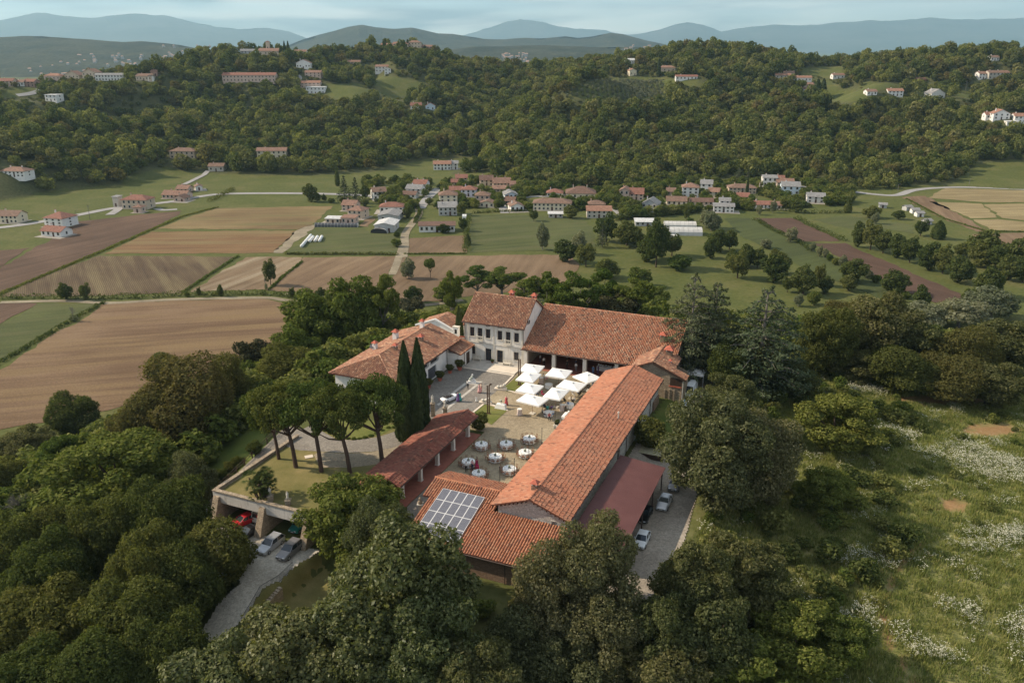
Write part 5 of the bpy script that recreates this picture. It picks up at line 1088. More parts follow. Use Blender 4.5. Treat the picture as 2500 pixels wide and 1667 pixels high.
hs(V1, [(765, 482, 172, 98, 10, 6, 'hip', 'c', 'b', 3, 3, 'tall cream three storey village house with small square windows'),
        (760, 575, 172, 75, 8, 6, 'shed', 'g', 'g', 2, 4, 'grey lean-to workshop in front of the cream three storey house'),
        (220, 547, 225, 52, 9, 2, 'hip', 'w', 'r', 1, 5, 'white house with red hipped roof behind the grey farm sheds'),
        (185, 640, 190, 60, 16, -4, 'gy', 'g', 'g', 1, 2, 'rear grey metal farm shed beside the dusty track', 'farm_shed', 'shed', .10, 0),
        (150, 738, 185, 70, 14, -4, 'gy', 'g', 'm', 1, 2, 'front grey farm shed with pale blue sliding door', 'farm_shed', 'shed', .11, 0),
        (655, 733, 340, 62, 9, 4, 'gx', 'w', 'd', 1, 7, 'long white shed with dark red roof beside ploughed plot', 'farm_shed', 'shed', .14, 0),
        (485, 332, 130, 58, 9, -12, 'gx', 'w', 'r', 2, 3, 'white house with bright red roof, rearmost of stepped row', 'house', 'house', .24, 2),
        (430, 380, 150, 58, 9, -12, 'gx', 'w', 'g', 2, 3, 'white house with grey roof in the stepped row'),
        (385, 414, 130, 35, 7, -12, 'gx', 'w', 'd', 1, 3, 'low white house, frontmost of the stepped row'),
        (110, 425, 125, 75, 9, 20, 'gx', 'w', 'b', 2, 3, 'white gabled house half hidden by trees near the lane'),
        (705, 142, 165, 55, 9, 3, 'gx', 'w', 'o', 2, 5, 'white farmhouse with red roof at the foot of the wood', 'house', 'house', .22, 1),
        (810, 136, 90, 55, 8, 3, 'gx', 'w', 'g', 2, 2, 'white farmhouse end with grey roof at the wood edge'),
        (835, 295, 85, 35, 7, 4, 'gx', 'b', 'r', 1, 3, 'low brown brick house with red roof above the lilac house'),
        (890, 262, 110, 45, 8, 4, 'gx', 'b', 'r', 2, 3, 'brick farmhouse with red roof below the wood edge meadow'),
        (955, 396, 140, 65, 9, -5, 'hip', 'v', 'r', 2, 3, 'pale lilac house with red hipped roof in the village'),
        (835, 372, 120, 40, 8, 2, 'gx', 'p', 'r', 1, 3, 'low pink house joined to the pale lilac house'),
        (1088, 462, 135, 75, 9, -3, 'hip', 'p', 'b', 2, 3, 'pink beige two storey house with balconies, brown hipped roof'),
        (1130, 497, 140, 38, 8, -10, 'gy', 'c', 'b', 1, 3, 'low cream house with brown gable below the pink house', 'house', 'house', .16),
        (1130, 296, 125, 55, 9, 5, 'gx', 'b', 'd', 2, 3, 'brown house with two white dormers near the wood edge', 'house', 'house', .3),
        (1275, 315, 165, 48, 10, 4, 'gx', 'b', 'k', 2, 5, 'large beige house with broad red brown roof and roof windows', 'house', 'house', .3, 2),
        (1255, 358, 130, 28, 6, 4, 'shed', 'p', 'k', 1, 4, 'low brick porch house in front of the large beige house'),
        (1380, 328, 50, 48, 7, 4, 'gx', 'r', 'k', 1, 1, 'narrow brick wing beside the large beige house'),
        (1365, 436, 120, 60, 11, 8, 'gy', 'l', 'g', 2, 3, 'pale blue house with gable facing the field', 'house', 'house', .2),
        (1422, 534, 125, 48, 10, 10, 'gy', 'w', 'b', 1, 3, 'small white house with arched window in its gable', 'house', 'house', .22),
        (1345, 470, 95, 30, 8, -14, 'gx', 'r', 'd', 1, 2, 'brick house with dark roof and white skylight'),
        (1755, 528, 360, 68, 11, -6, 'hip', 'c', 'b', 2, 9, 'long cream apartment house with grey brown hipped roof', 'house', 'house', .2, 2, 2),
        (1780, 398, 150, 35, 9, -4, 'hip', 'w', 'r', 1, 4, 'white house with red hipped roof behind the cream apartments'),
        (2030, 418, 280, 48, 15, -4, 'hip', 'c', 'd', 1, 5, 'cream house under a very broad dark brown roof', 'house', 'house', .24, 2),
        (2205, 602, 232, 72, 9, -2, 'gx', 's', 'o', 2, 5, 'pale stone house with red roof beside the green field', 'house', 'house', .22, 0),
        (2180, 512, 165, 40, 8, -2, 'hip', 'p', 'b', 1, 3, 'pink house with grey brown roof behind the stone house'),
        (1790, 600, 135, 22, 5, -2, 'shed', 's', 'm', 1, 3, 'low open shed with white metal roof in the green field', 'field_shed', 'shed', .08, 0, 0)])
hs(V2, [(287, 352, 92, 90, 9, -14, 'gy', 'p', 'k', 2, 2, 'pink house with steep gable, left of the pink pair', 'house', 'house', .28),
        (405, 352, 130, 60, 9, -8, 'gx', 'p', 'r', 2, 3, 'pink house with bright red roof, right of the pink pair', 'house', 'house', .34),
        (525, 462, 150, 75, 10, -22, 'gy', 'g', 'g', 2, 3, 'grey house with slate blue roof beside the round tree', 'house', 'house', .3),
        (790, 402, 185, 42, 9, -8, 'gx', 'c', 'b', 1, 4, 'low beige bungalow with brown and blue roof'),
        (920, 325, 155, 92, 10, -10, 'hip', 'w', 'k', 3, 3, 'tall white three storey house with brown hipped roof'),
        (1072, 268, 108, 68, 9, -14, 'gx', 'w', 'g', 2, 2, 'white grey house with antenna behind the tall white house'),
        (1140, 325, 100, 55, 8, -20, 'gx', 'c', 'k', 2, 2, 'small cream house with tiled roof beside the tall white house'),
        (1420, 287, 255, 52, 10, -6, 'hip', 'b', 'b', 2, 7, 'long beige house with many small dark windows and chimneys', 'house', 'house', .2, 3),
        (1680, 222, 130, 80, 9, -8, 'gx', 'w', 'g', 2, 3, 'tall white house with grey roof beside the wood', 'house', 'house', .16),
        (1785, 190, 70, 40, 8, -8, 'gx', 'b', 'r', 1, 2, 'small beige house with red roof behind the tall white one'),
        (1830, 232, 155, 48, 9, -8, 'gx', 'b', 'k', 2, 4, 'low pinkish house between tall white and pale blue houses'),
        (1880, 303, 168, 80, 10, -10, 'gx', 'l', 'g', 2, 3, 'pale blue white two storey house with grey roof'),
        (2120, 378, 160, 60, 9, -14, 'gx', 'w', 'g', 2, 3, 'white house with grey roof at the village edge lawn', 'house', 'house', .2),
        (1240, 470, 190, 58, 7, -10, 'gx', 'w', 'g', 2, 5, 'white villa with low wings beside the dark tree', 'house', 'house', .2, 0),
        (1247, 452, 98, 92, 6, -10, 'gx', 'w', 'g', 3, 2, 'white tower like centre block of the winged villa'),
        (1605, 427, 180, 34, 8, -6, 'gx', 'w', 'r', 1, 5, 'low house with bright red roof near the ploughed strip', 'house', 'house', .2, 1),
        (1752, 432, 82, 28, 7, -6, 'gx', 's', 'k', 1, 2, 'small low house with brown roof beside the red roofed one'),
        (1425, 352, 112, 34, 8, -12, 'gx', 'c', 'r', 1, 3, 'small cream house with red roof in front of long beige house'),
        (1030, 398, 215, 22, 7, -5, 'gx', 'b', 'd', 1, 5, 'long low brown roofed house below the white three storey house'),
        (735, 300, 80, 30, 8, -10, 'gx', 'b', 'b', 1, 2, 'brown roofed house behind trees near the wood'),
        (490, 600, 185, 24, 7, -4, 'shed', 'g', 'm', 1, 4, 'pale metal roofed shed beside the greenhouse tunnels', 'farm_shed', 'shed', .1, 0)])
hs(V3, [(150, 268, 300, 62, 10, -8, 'hip', 'w', 'k', 2, 6, 'long white house with brown roof on the left slope', 'house', 'house', .22, 2),
        (90, 780, 250, 85, 9, -4, 'gx', 'c', 'b', 2, 5, 'cream and white terraced house beside the valley road'),
        (622, 825, 255, 100, 11, -16, 'hip', 'w', 'r', 3, 3, 'white cube shaped house with red hipped roof and skylight'),
        (590, 935, 275, 62, 8, -16, 'gx', 'w', 'r', 1, 4, 'low white annex with red roof in front of white cube house'),
        (1550, 622, 300, 105, 10, -6, 'hip', 'b', 'r', 2, 5, 'beige and white house with red roof at the road fork', 'house', 'house', .24, 1),
        (1335, 592, 72, 112, 4, -14, 'flat', 's', 'g', 1, 1, 'tall square pale brick tower beside the road', 'brick_tower', 'tower', .2, 0, 0),
        (1580, 662, 95, 62, 5, -6, 'hip', 'p', 'k', 1, 1, 'small pink pavilion in front of the beige house'),
        (2000, 505, 290, 45, 9, -8, 'gx', 'p', 'k', 1, 6, 'low pink brick farmhouse with skylights', 'house', 'house', .24),
        (2060, 530, 130, 30, 7, -8, 'gy', 'p', 'd', 1, 2, 'gabled porch wing of the low pink brick farmhouse'),
        (2090, 425, 140, 40, 8, -8, 'gx', 'p', 'k', 1, 3, 'pink house with pale skylight behind the brick farmhouse'),
        (2290, 405, 75, 45, 8, 25, 'gy', 'w', 'b', 1, 1, 'small white gabled house near the lane hedge')])
hs(C1, [(1165, 1020, 165, 45, 10, -4, 'hip', 'b', 'b', 2, 5, 'beige house with brown roof among trees on the left wood edge'),
        (1735, 1015, 185, 48, 9, 3, 'gx', 'c', 'k', 2, 6, 'long cream house with red brown roof on a terrace in the wood'),
        (1380, 1100, 95, 32, 8, 0, 'gx', 's', 'b', 1, 3, 'small stone house with brown roof at the top of the lane')])
hs(H1, [(60, 232, 155, 62, 10, 4, 'gx', 'p', 'r', 2, 4, 'pink house with red roof at the left end of the ridge'),
        (215, 236, 92, 42, 9, 4, 'gx', 'w', 'k', 1, 3, 'pale low house between pink and red ridge houses'),
        (320, 225, 135, 55, 10, -4, 'gx', 'r', 'r', 2, 3, 'red brick house on the left ridge'),
        (610, 262, 200, 88, 11, -8, 'hip', 'p', 'o', 2, 4, 'salmon house with stepped orange roof on the left ridge'),
        (830, 215, 190, 72, 11, -12, 'gy', 'b', 'k', 2, 4, 'beige house with gable on the ridge, beside the double gabled one'),
        (1030, 205, 180, 80, 11, -12, 'gy', 'b', 'k', 2, 4, 'beige pink double gabled house next to the long white ridge house', 'house', 'house', .22),
        (1258, 232, 312, 65, 9, 2, 'gx', 'w', 'g', 2, 9, 'long white ridge house with grey roof and two rows of windows', 'house', 'house', .2, 0),
        (1655, 235, 185, 50, 9, -4, 'gx', 'b', 'b', 1, 5, 'beige house with brown roof right of the long white house'),
        (1738, 240, 60, 60, 8, 10, 'gy', 'w', 'b', 2, 1, 'narrow white house beside a dark round tree on the ridge'),
        (1770, 170, 70, 45, 8, 0, 'gx', 'r', 'k', 1, 2, 'dark red house between two tall round ridge trees'),
        (590, 470, 165, 70, 9, -18, 'flat', 'w', 'm', 2, 3, 'white flat roofed modern house below the ridge road', 'house', 'house', .2, 0)])
hs(H2, [(425, 478, 500, 60, 14, 2, 'gx', 'p', 'r', 2, 15, 'very long pink red villa with many windows on the hillside', 'house', 'house', .18, 2, 2),
        (605, 182, 32, 86, 4, 0, 'hip', 'b', 'r', 1, 1, 'square brick church bell tower on the hilltop', 'bell_tower', 'tower', .2, 0, 1, False),
        (610, 218, 200, 38, 12, -4, 'gx', 'b', 'k', 1, 4, 'church with red roof below the bell tower', 'church', 'church', .24, 0),
        (410, 205, 130, 25, 9, 12, 'gx', 'g', 'g', 1, 4, 'grey roofed building behind trees left of the church'),
        (912, 192, 112, 46, 9, 0, 'gx', 'w', 'k', 2, 4, 'white hilltop house with pink roof between the cypresses'),
        (945, 345, 135, 52, 12, 4, 'gy', 'w', 'k', 1, 5, 'white gabled house with five windows below the hilltop', 'house', 'house', .22),
        (1035, 432, 155, 40, 9, -3, 'gx', 'p', 'k', 2, 4, 'pink house with brown roof, uppermost above the winding road'),
        (1010, 532, 192, 46, 9, -3, 'gx', 'p', 'o', 2, 5, 'salmon pink house with orange roof beside the winding road'),
        (1062, 602, 182, 62, 9, -3, 'flat', 'w', 'm', 2, 5, 'white flat roofed house with balconies below the salmon house', 'house', 'house', .2, 0),
        (1740, 125, 110, 30, 9, 0, 'gx', 'b', 'o', 2, 4, 'beige house with orange roof at the left of the hilltop hamlet'),
        (1875, 120, 145, 32, 9, 0, 'gx', 'b', 'o', 2, 5, 'long beige house with red roof in the middle of the hilltop hamlet'),
        (2005, 150, 120, 50, 10, -4, 'hip', 'b', 'k', 2, 4, 'beige hilltop house with hipped roof'),
        (2122, 155, 112, 36, 9, -4, 'gx', 'r', 'k', 2, 4, 'red brick house at the right end of the hilltop hamlet'),
        (1695, 388, 130, 50, 9, -10, 'gx', 'w', 'k', 2, 4, 'white house with red brown roof above the hillside meadow'),
        (1752, 402, 62, 50, 9, 8, 'gy', 'w', 'k', 2, 2, 'white gabled end house above the hillside meadow', 'house', 'house', .22),
        (1425, 305, 122, 22, 8, 0, 'gx', 'b', 'k', 1, 4, 'beige house half buried in trees below the hilltop'),
        (2022, 744, 102, 36, 8, 4, 'gx', 'w', 'r', 1, 3, 'white house with red roof alone in the mid slope wood', 'house', 'house', .34),
        (2160, 748, 92, 36, 8, 4, 'gy', 'l', 'r', 1, 2, 'pale house with red roof right beside the lone wood house', 'house', 'house', .28)])
hs(H3, [(145, 304, 92, 36, 8, 0, 'gx', 'w', 'm', 1, 3, 'white house on the right hill saddle'),
        (178, 414, 72, 48, 8, 15, 'gy', 'c', 'o', 1, 2, 'small cream house above the olive grove'),
        (500, 378, 160, 36, 10, -10, 'hip', 'b', 'k', 1, 4, 'brown roofed house behind cypresses above the olive grove'),
        (690, 460, 205, 30, 8, -3, 'gx', 'w', 'r', 1, 6, 'low white house with red end roof above the grove', 'house', 'house', .2),
        (1615, 446, 145, 30, 8, -4, 'gx', 's', 'o', 1, 4, 'stone farmhouse with orange roof below the tan field'),
        (1672, 422, 95, 34, 8, -4, 'gx', 's', 'b', 1, 3, 'taller stone farmhouse block behind the orange roofed one'),
        (1800, 474, 168, 34, 8, -4, 'gx', 'w', 'o', 1, 5, 'white house with orange roof below the tan field'),
        (1845, 540, 110, 30, 8, -4, 'gx', 'b', 'k', 1, 3, 'brown roofed house behind the umbrella pine on the slope'),
        (1850, 600, 90, 50, 8, -4, 'gx', 'w', 'k', 2, 2, 'white house with brown roof beside the tall cypress clump'),
        (2145, 444, 112, 32, 8, 4, 'gx', 'w', 'k', 1, 3, 'white house with pink roof right of the tan field')])
hs(H4, [(895, 530, 98, 34, 8, 6, 'gx', 'w', 'k', 1, 3, 'white house with arched porch among the right slope trees'),
        (1120, 530, 142, 46, 9, -4, 'gx', 'w', 'o', 2, 4, 'white two storey house with orange roof and terrace on right slope'),
        (1360, 410, 104, 26, 8, 0, 'gx', 'r', 'r', 1, 4, 'low red roofed house at the upper wood edge'),
        (1525, 565, 150, 60, 11, 14, 'gy', 'w', 'g', 1, 3, 'white gabled house behind the dark conifers', 'house', 'house', .24),
        (1960, 375, 92, 48, 9, 6, 'gx', 'w', 'k', 2, 3, 'white farmhouse block, lowest of the right hill hamlet'),
        (2062, 372, 112, 58, 9, 6, 'gx', 's', 'b', 2, 3, 'grey stone farmhouse in the right hill hamlet'),
        (2152, 345, 122, 36, 9, 6, 'gx', 'w', 'k', 2, 4, 'white house at the top of the right hill hamlet'),
        (2072, 196, 82, 32, 8, 6, 'gx', 'w', 'b', 1, 3, 'white house near the right hill crest'),
        (2130, 772, 150, 56, 9, -6, 'gy', 'w', 'o', 2, 3, 'white house with orange gable at the right picture edge'),
        (2030, 750, 90, 40, 8, -6, 'gx', 'w', 'r', 1, 2, 'white house with red roof left of the orange gabled one'),
        (2310, 800, 110, 62, 9, -6, 'gx', 'w', 'o', 2, 3, 'white house with red roof in the far right corner'),
        (2240, 830, 110, 40, 6, -6, 'flat', 'w', 'm', 1, 3, 'white flat roofed outbuilding below the orange gabled house', 'house', 'house', .2, 0)])
def arch_tunnel(u, vb, wpx, hpx, dep, rot, label, mats, name='greenhouse', k=9):
    p = T(u, vb, 150.0); d = p[1] * CP - (p[2] - CAMH) * SP; w = wpx * d / F; h = hpx * d / F; o = empty(name, (p[0], p[1] + dep / 2, p[2]), math.radians(rot)); tag(o, label, 'greenhouse')
    m = MB(); prof = [(-dep / 2 * math.cos(math.pi * i / 8), h * math.sin(math.pi * i / 8) ** .7) for i in range(9)]
    for i in range(8):
        (y0, z0), (y1, z1) = prof[i], prof[i + 1]; m.face([(-w / 2, y0, z0), (w / 2, y0, z0), (w / 2, y1, z1), (-w / 2, y1, z1)])
    m.build('cover', [mats[0]], o, True)
    for s in (-1, 1):
        m = MB(); m.face([(s * w / 2, y, z) for y, z in prof]); m.build('end_wall', [mats[1]], o)
    for j in range(k):
        x = -w / 2 + w * j / (k - 1); m = MB(); m.path([(x, y, z + .06) for y, z in prof], .06, 4); m.build('hoop', [mats[1]], o)
    HOUSES.append((p[0], p[1] + dep / 2, w / 2 + 1)); return o
M_POLY = plain('dusty plastic film', (0.50, 0.49, 0.46), .5, .15, .4, .3); M_POLY2 = plain('greenhouse end film', (0.36, 0.36, 0.34), .6)
arch_tunnel(1450 + 835 * .2551, 400 + 615 * .2551, 300 * .2551, 12, 8, -4, 'rear of two pale plastic greenhouse tunnels', (M_POLY, M_POLY2))
arch_tunnel(1450 + 865 * .2551, 400 + 690 * .2551, 355 * .2551, 17, 9, -4, 'front larger pale plastic greenhouse tunnel', (M_POLY, M_POLY2))
arch_tunnel(*Q(700, 420, .1913, (630, 712))[0], 550 * .1913, 9, 4, -2, 'long low dark net tunnel in front of the terracotta roofed farmhouse', (plain('dark net', (0.06, 0.065, 0.075), .7), M_POLY), k=14)
arch_tunnel(*Q(900, 380, .2551, (100, 752))[0], 95 * .2551, 12, 9, 80, 'half round tunnel shelter with dark open front by farm shed', (M_POLY, M_IRON), k=4)
arch_tunnel(*Q(900, 380, .2551, (915, 605))[0], 40 * .2551, 9, 4, 0, 'small white domed tent beside the hedge', (plain('white sheet', (0.72, 0.72, 0.70)), M_POLY), k=3)
arch_tunnel(*Q(1450, 400, .2551, (765, 722))[0], 70 * .2551, 7, 5, 0, 'small white plastic tunnel in front of the greenhouses', (plain('white sheet b', (0.70, 0.70, 0.68)), M_POLY), k=4)
c7h = lambda x, y: Q(700, 420, .1913, (x, y))[0]
for (x, y, w, h, dep, rot, rf, wc, rc, r_, c_, lab) in ((790, 500, 180, 75, 9, -10, 'gx', 'p', 'k', 2, 3, 'pink farmhouse with terracotta roof behind the net tunnel'), (870, 600, 200, 100, 9, -18, 'hip', 'b', 'k', 2, 3, 'beige farmhouse wing with hipped terracotta roof'), (785, 665, 175, 75, 7, -6, 'flat', 'p', 'k', 1, 3, 'flat roofed pink front room of the farmhouse'), (590, 660, 190, 60, 6, -6, 'flat', 'b', 'm', 1, 3, 'low glazed veranda left of the pink front room')):
    house(*c7h(x, y), w * .1913, h * .1913, dep, rot, rf, wc, rc, r_, c_, lab, chim=1 if rf != 'flat' else 0)
M_BALE = plain('white wrap', (0.66, 0.66, 0.64), .5, .06, .5, .3)
for (x0, y0, x1, y1, lab) in ((185, 950, 310, 805, 'longest white wrapped silage tube on the grass'), (290, 885, 340, 825, 'short white silage tube beside the longest one'), (360, 880, 395, 822, 'short white silage tube between its two neighbours'), (415, 880, 450, 820, 'short white silage tube farthest from the longest one')):
    p = P(*c7h(x0, y0), PLAIN + .75); q = P(*c7h(x1, y1), PLAIN + .75); m = MB(); ln = np.linalg.norm(q - p); m.lathe([(.35, 0), (.72, .3), (.8, .8)] + [(.8 - .04 * (i % 2), .8 + (ln - 1.6) * i / 8) for i in range(1, 9)] + [(.7, ln - .25), (.35, ln)], 12)
    o = m.build('silage_tube', [M_BALE], None, True, loc=tuple(p)); o.rotation_euler = Vector(q - p).to_track_quat('Z', 'Y').to_euler(); tag(o, lab, 'silage bale', 'silage tubes on the farm grass')
def pole(u, vb, hpx, label, lamp=False):
    p = T(u, vb, 150.0); d = p[1] * CP - (p[2] - CAMH) * SP; h = hpx * d / F; o = empty('street_lamp' if lamp else 'power_pole', tuple(p)); tag(o, label, 'lamp post' if lamp else 'pole')
    m = MB(); m.tube((0, 0, -.5), (0, 0, h), .14, .09, 6); m.build('post', [M_BARKG], o); m = MB()
    if lamp: m.path([(0, 0, h), (.5, -.3, h + .3), (1.3, -.6, h + .2)], .06, 5); m.box(1.0, 1.6, -.75, -.5, h + .1, h + .22)
    else: m.box(-.8, .8, -.06, .06, h - .8, h - .65); m.box(-.6, .6, -.06, .06, h - 1.5, h - 1.38)
    m.build('arm', [M_BARKG], o)
pole(*Q(0, 380, .2126, (1035, 735))[0], 36, 'tall wooden power pole beside the valley road'); pole(*Q(0, 380, .2126, (880, 705))[0], 16, 'curved street lamp beside the white cube house', True)
pole(*c3((1545, 1228))[0], 18, 'street lamp at the bend of the right hand road', True); pole(*c3((2000, 1188))[0], 17, 'street lamp on the straight right hand road', True)
pole(*c3((972, 490))[0], 14, 'power pole in the tan hilltop field'); pole(*c3((1975, 600))[0], 30, 'tall pole on the right slope clearing'); pole(*c3((645, 1290))[0], 16, 'thin pole among the right village houses')

# ------------------------------------------------------------------ trees where the photograph shows them
for i, (k, u, v, w, h, lab, *yy) in enumerate((
    ('chest', 417, 1168, 202, 12.4, 'dark chestnut tree nearest the concrete garden wall'), ('chest2', 508, 1280, 235, 10, 'dark chestnut tree overhanging the parked cars'), ('chest', 264, 1215, 181, 12.1, 'dark chestnut tree right behind the grove front, below the bright ash'),
    ('chest2', 150, 1248, 181, 9.9, 'dark chestnut tree beside the bare twiggy tree'), ('chest', 45, 1258, 192, 11.3, 'dark chestnut tree at the left picture edge, rear row'), ('chest', 361, 1292, 192, 12.9, 'dark chestnut tree in the second row nearest the parking'),
    ('chest', 125, 1322, 211, 12.3, 'dark chestnut tree in the middle of the left grove'), ('chest2', 440, 1350, 202, 9.9, 'dark chestnut tree overhanging the gravel drive'), ('chest', 330, 1420, 242, 10.8, 'dark chestnut tree filling the lower centre of the grove'),
    ('chest', 170, 1440, 252, 10.8, 'dark chestnut tree in the lower left grove'), ('chest2', 20, 1470, 252, 10.8, 'dark chestnut tree low at the left picture edge'), ('chest', 415, 1510, 211, 10.2, 'dark chestnut tree beside the foot of the stairs'), ('chest2', 260, 1560, 262, 9.9, 'dark chestnut tree at the bottom edge of the grove'), ('chest', 80, 1590, 262, 9.9, 'dark chestnut tree in the bottom left corner'),
    ('ash', 862, 1148, 262, 12.5, 'bright green ash tree between the parked cars and the portico'), ('ilex', 925, 1215, 180, 12, 'grey green holm oak left of the solar panels'), ('magn', 985, 1275, 330, 14, 'largest glossy magnolia below the solar roof'), ('magn', 890, 1420, 320, 12, 'glossy magnolia in front of the largest one'),
    ('magn', 715, 1505, 330, 11, 'glossy magnolia below the lower lawn'), ('magn', 540, 1570, 300, 10, 'glossy magnolia at the bottom edge, leftmost of the row'), ('magn', 880, 1545, 330, 11, 'glossy magnolia at the bottom centre'), ('magn', 1040, 1460, 280, 11, 'glossy magnolia below the brick wall of the low wing'),
    ('oak', 1150, 1578, 270, 10, 'brownish oak at the bottom edge beside the magnolias'), ('ilex', 1450, 1275, 240, 13, 'holm oak rising against the red carport'), ('ilex2', 1350, 1340, 230, 13, 'holm oak hiding the corner of the low wing'), ('ilex', 1470, 1440, 250, 11, 'holm oak below the carport end'), ('ilex2', 1290, 1500, 250, 11, 'holm oak above the bottom edge beside the path'), ('ilex', 1410, 1570, 270, 10, 'holm oak at the bottom edge centre'),
    ('oak', 1700, 1312, 215, 11, 'grey green oak beside the gravel drive'), ('oak2', 1820, 1310, 240, 11, 'grey green oak at the meadow edge'), ('oak2', 1600, 1450, 210, 10, 'oak in front of the gravel drive end'), ('oak', 1720, 1455, 270, 11, 'oak in the middle of the lower right grove'), ('oak2', 1620, 1565, 290, 10, 'oak at the bottom edge of the right grove'), ('oak', 1870, 1400, 190, 9, 'smaller oak leaning to the meadow'),
    ('ash', 1950, 1480, 250, 9, 'bright green ash at the bottom of the meadow'), ('ash', 1830, 1575, 260, 9, 'bright green ash at the bottom edge'), ('ash', 2060, 1510, 170, 7, 'small bright ash among the white flowers'),
    ('ilex', 1755, 968, 290, 16, 'very large grey green holm oak right of the barn'), ('ilex2', 1850, 1010, 230, 14, 'second large holm oak joined to the largest one'), ('shrubd', 1585, 1020, 95, 5, 'dark evergreen shrub against the barn wall'),
    ('ash', 2045, 957, 215, 10, 'leafy bright walnut tree in the meadow'), ('ash', 2020, 1140, 150, 7, 'small bright tree below the walnut in the meadow'), ('shrub', 2070, 1010, 60, 3, 'small bush beside the walnut tree'),
    ('oak2', 1790, 908, 150, 9, 'dense round tree beside the white van'), ('chest', 1778, 838, 110, 9, 'round green tree behind the white tent'), ('horn', 1830, 828, 160, 9, 'brownish round tree behind the dense one'), ('oak', 1925, 880, 150, 7, 'loose green tree at the upper meadow edge'), ('oak2', 2090, 850, 130, 7, 'light green bush tree at the foot of the dark wood'),
    ('cedar', 1690, 672, 175, 19, 'blue grey cedar just behind the loggia end'), ('cedar2', 1745, 690, 150, 18, 'slim blue grey cedar between its two neighbours'), ('cedar', 1865, 702, 240, 19, 'broad blue grey cedar right of the estate'), ('plum', 1500, 712, 140, 9, 'dark low tree behind the loggia ridge', 178),
    ('oak', 2130, 708, 230, 17, 'tall dark oak in the right wood'), ('chest', 2015, 752, 150, 14, 'dark oak left of the tallest one in the right wood'), ('horn', 2060, 730, 130, 14, 'brownish oak between the dark oaks'), ('oak2', 2240, 775, 190, 13, 'green oak in the middle of the right wood'), ('horn', 2340, 790, 200, 13, 'brown green tree in the right wood below the willows'), ('oak', 2450, 775, 210, 13, 'green oak at the right picture edge'),
    ('chest2', 2200, 850, 180, 9, 'dark low tree at the foot of the right wood'), ('horn', 2310, 870, 200, 9, 'brownish low tree at the foot of the right wood'), ('oak', 2420, 880, 200, 9, 'low tree at the right foot of the wood near the edge'), ('will', 2262, 742, 130, 9, 'pale silver willow left of the willow group'), ('will', 2345, 732, 150, 10, 'pale silver willow in the middle of its group'), ('will', 2425, 705, 140, 11, 'tallest pale silver willow near the right edge'),
    ('horn', 430, 872, 280, 16, 'huge brown green domed hornbeam left of the pines', 122), ('horn', 540, 900, 140, 12, 'brown green hornbeam joined to the huge dome', 138), ('horn', 350, 940, 190, 13, 'lower left lobe tree of the hornbeam mass'), ('chest', 172, 967, 130, 11, 'dark tree standing at the lower field edge'), ('chest2', 405, 862, 100, 10, 'small dark tree behind the hornbeam dome'), ('plum', 615, 826, 105, 11, 'dark purplish tree at the corner of the big field', 165), ('chest', 700, 882, 150, 8, 'dark green tree left of the service house', 150),
    ('weep', 765, 738, 190, 15, 'pale green drooping tree at the big field edge', 180), ('weep', 860, 745, 180, 16, 'pale green drooping tree behind the service house', 178), ('weep', 720, 815, 140, 10, 'small drooping tree below the pale green pair', 160), ('rob', 932, 672, 95, 16, 'tall thin acacia rising behind the service house', 176), ('plum', 1000, 722, 85, 8, 'dark bushy tree behind the white gable', 172), ('shrub', 1050, 775, 60, 5, 'grey green bush behind the bell niche', 165), ('cypress', 1121, 748, 22, 9, 'small slim cypress beside the manor'),
    ('ash', 285, 1052, 330, 13, 'very large bright green ash left of the ramp'), ('ash', 405, 1075, 120, 8, 'bright green ash right of the largest one'), ('ilex2', 465, 1106, 125, 8, 'small grey leaved tree beside the ramp'), ('oak', 60, 1045, 140, 9, 'olive green tree at the left edge below the field'), ('ash', 145, 1058, 120, 8, 'light green tree left of the largest ash'), ('bare', 55, 1165, 130, 8, 'bare twiggy tree at the left edge'), ('chest', 20, 1120, 110, 7, 'low dark tree at the left picture edge above the grove'),
    ('rob', 1165, 650, 95, 13, 'acacia just left behind the manor roof', 178), ('rob2', 1225, 650, 115, 13, 'flat topped acacia behind the manor ridge', 178), ('rob', 1285, 685, 90, 10, 'acacia beside the manor aerial', 178), ('rob2', 1335, 655, 110, 14, 'acacia behind the loggia roof, left end', 178), ('rob', 1405, 660, 125, 14, 'bright acacia behind the middle of the loggia', 178), ('rob', 1460, 655, 110, 14, 'bright acacia right of the middle of the loggia', 178), ('rob2', 1552, 672, 120, 13, 'single stemmed acacia behind the loggia', 178), ('rob2', 1103, 662, 75, 15, 'tall thin flat topped acacia left of the manor', 178), ('weep', 1600, 700, 90, 8, 'bushy tree left of the cedars', 178))):
    near_tree(k, u, v, w, h, lab, *yy)
for (b, a, w, h, k, lab) in ((-23.1, -33.6, 8.5, 12.0, 'pine2', 'stone pine leaning over the ramp, leftmost of five'), (-19.2, -34.7, 10.5, 14.0, 'pine2', 'stone pine second from the ramp'), (-15.1, -34.3, 10.5, 14.8, 'pine', 'middle stone pine of the five'), (-11.1, -33.0, 10.5, 15.0, 'pine2', 'stone pine second from the portico'), (-8.2, -29.0, 11.0, 14.6, 'pine', 'stone pine nearest the portico roof')):
    p = W(b, a); put_tree(k, p[0], p[1], 0, w, h, lab, 'stone pines on the garden terrace', rz=RT.uniform(-.5, .5) + .2)
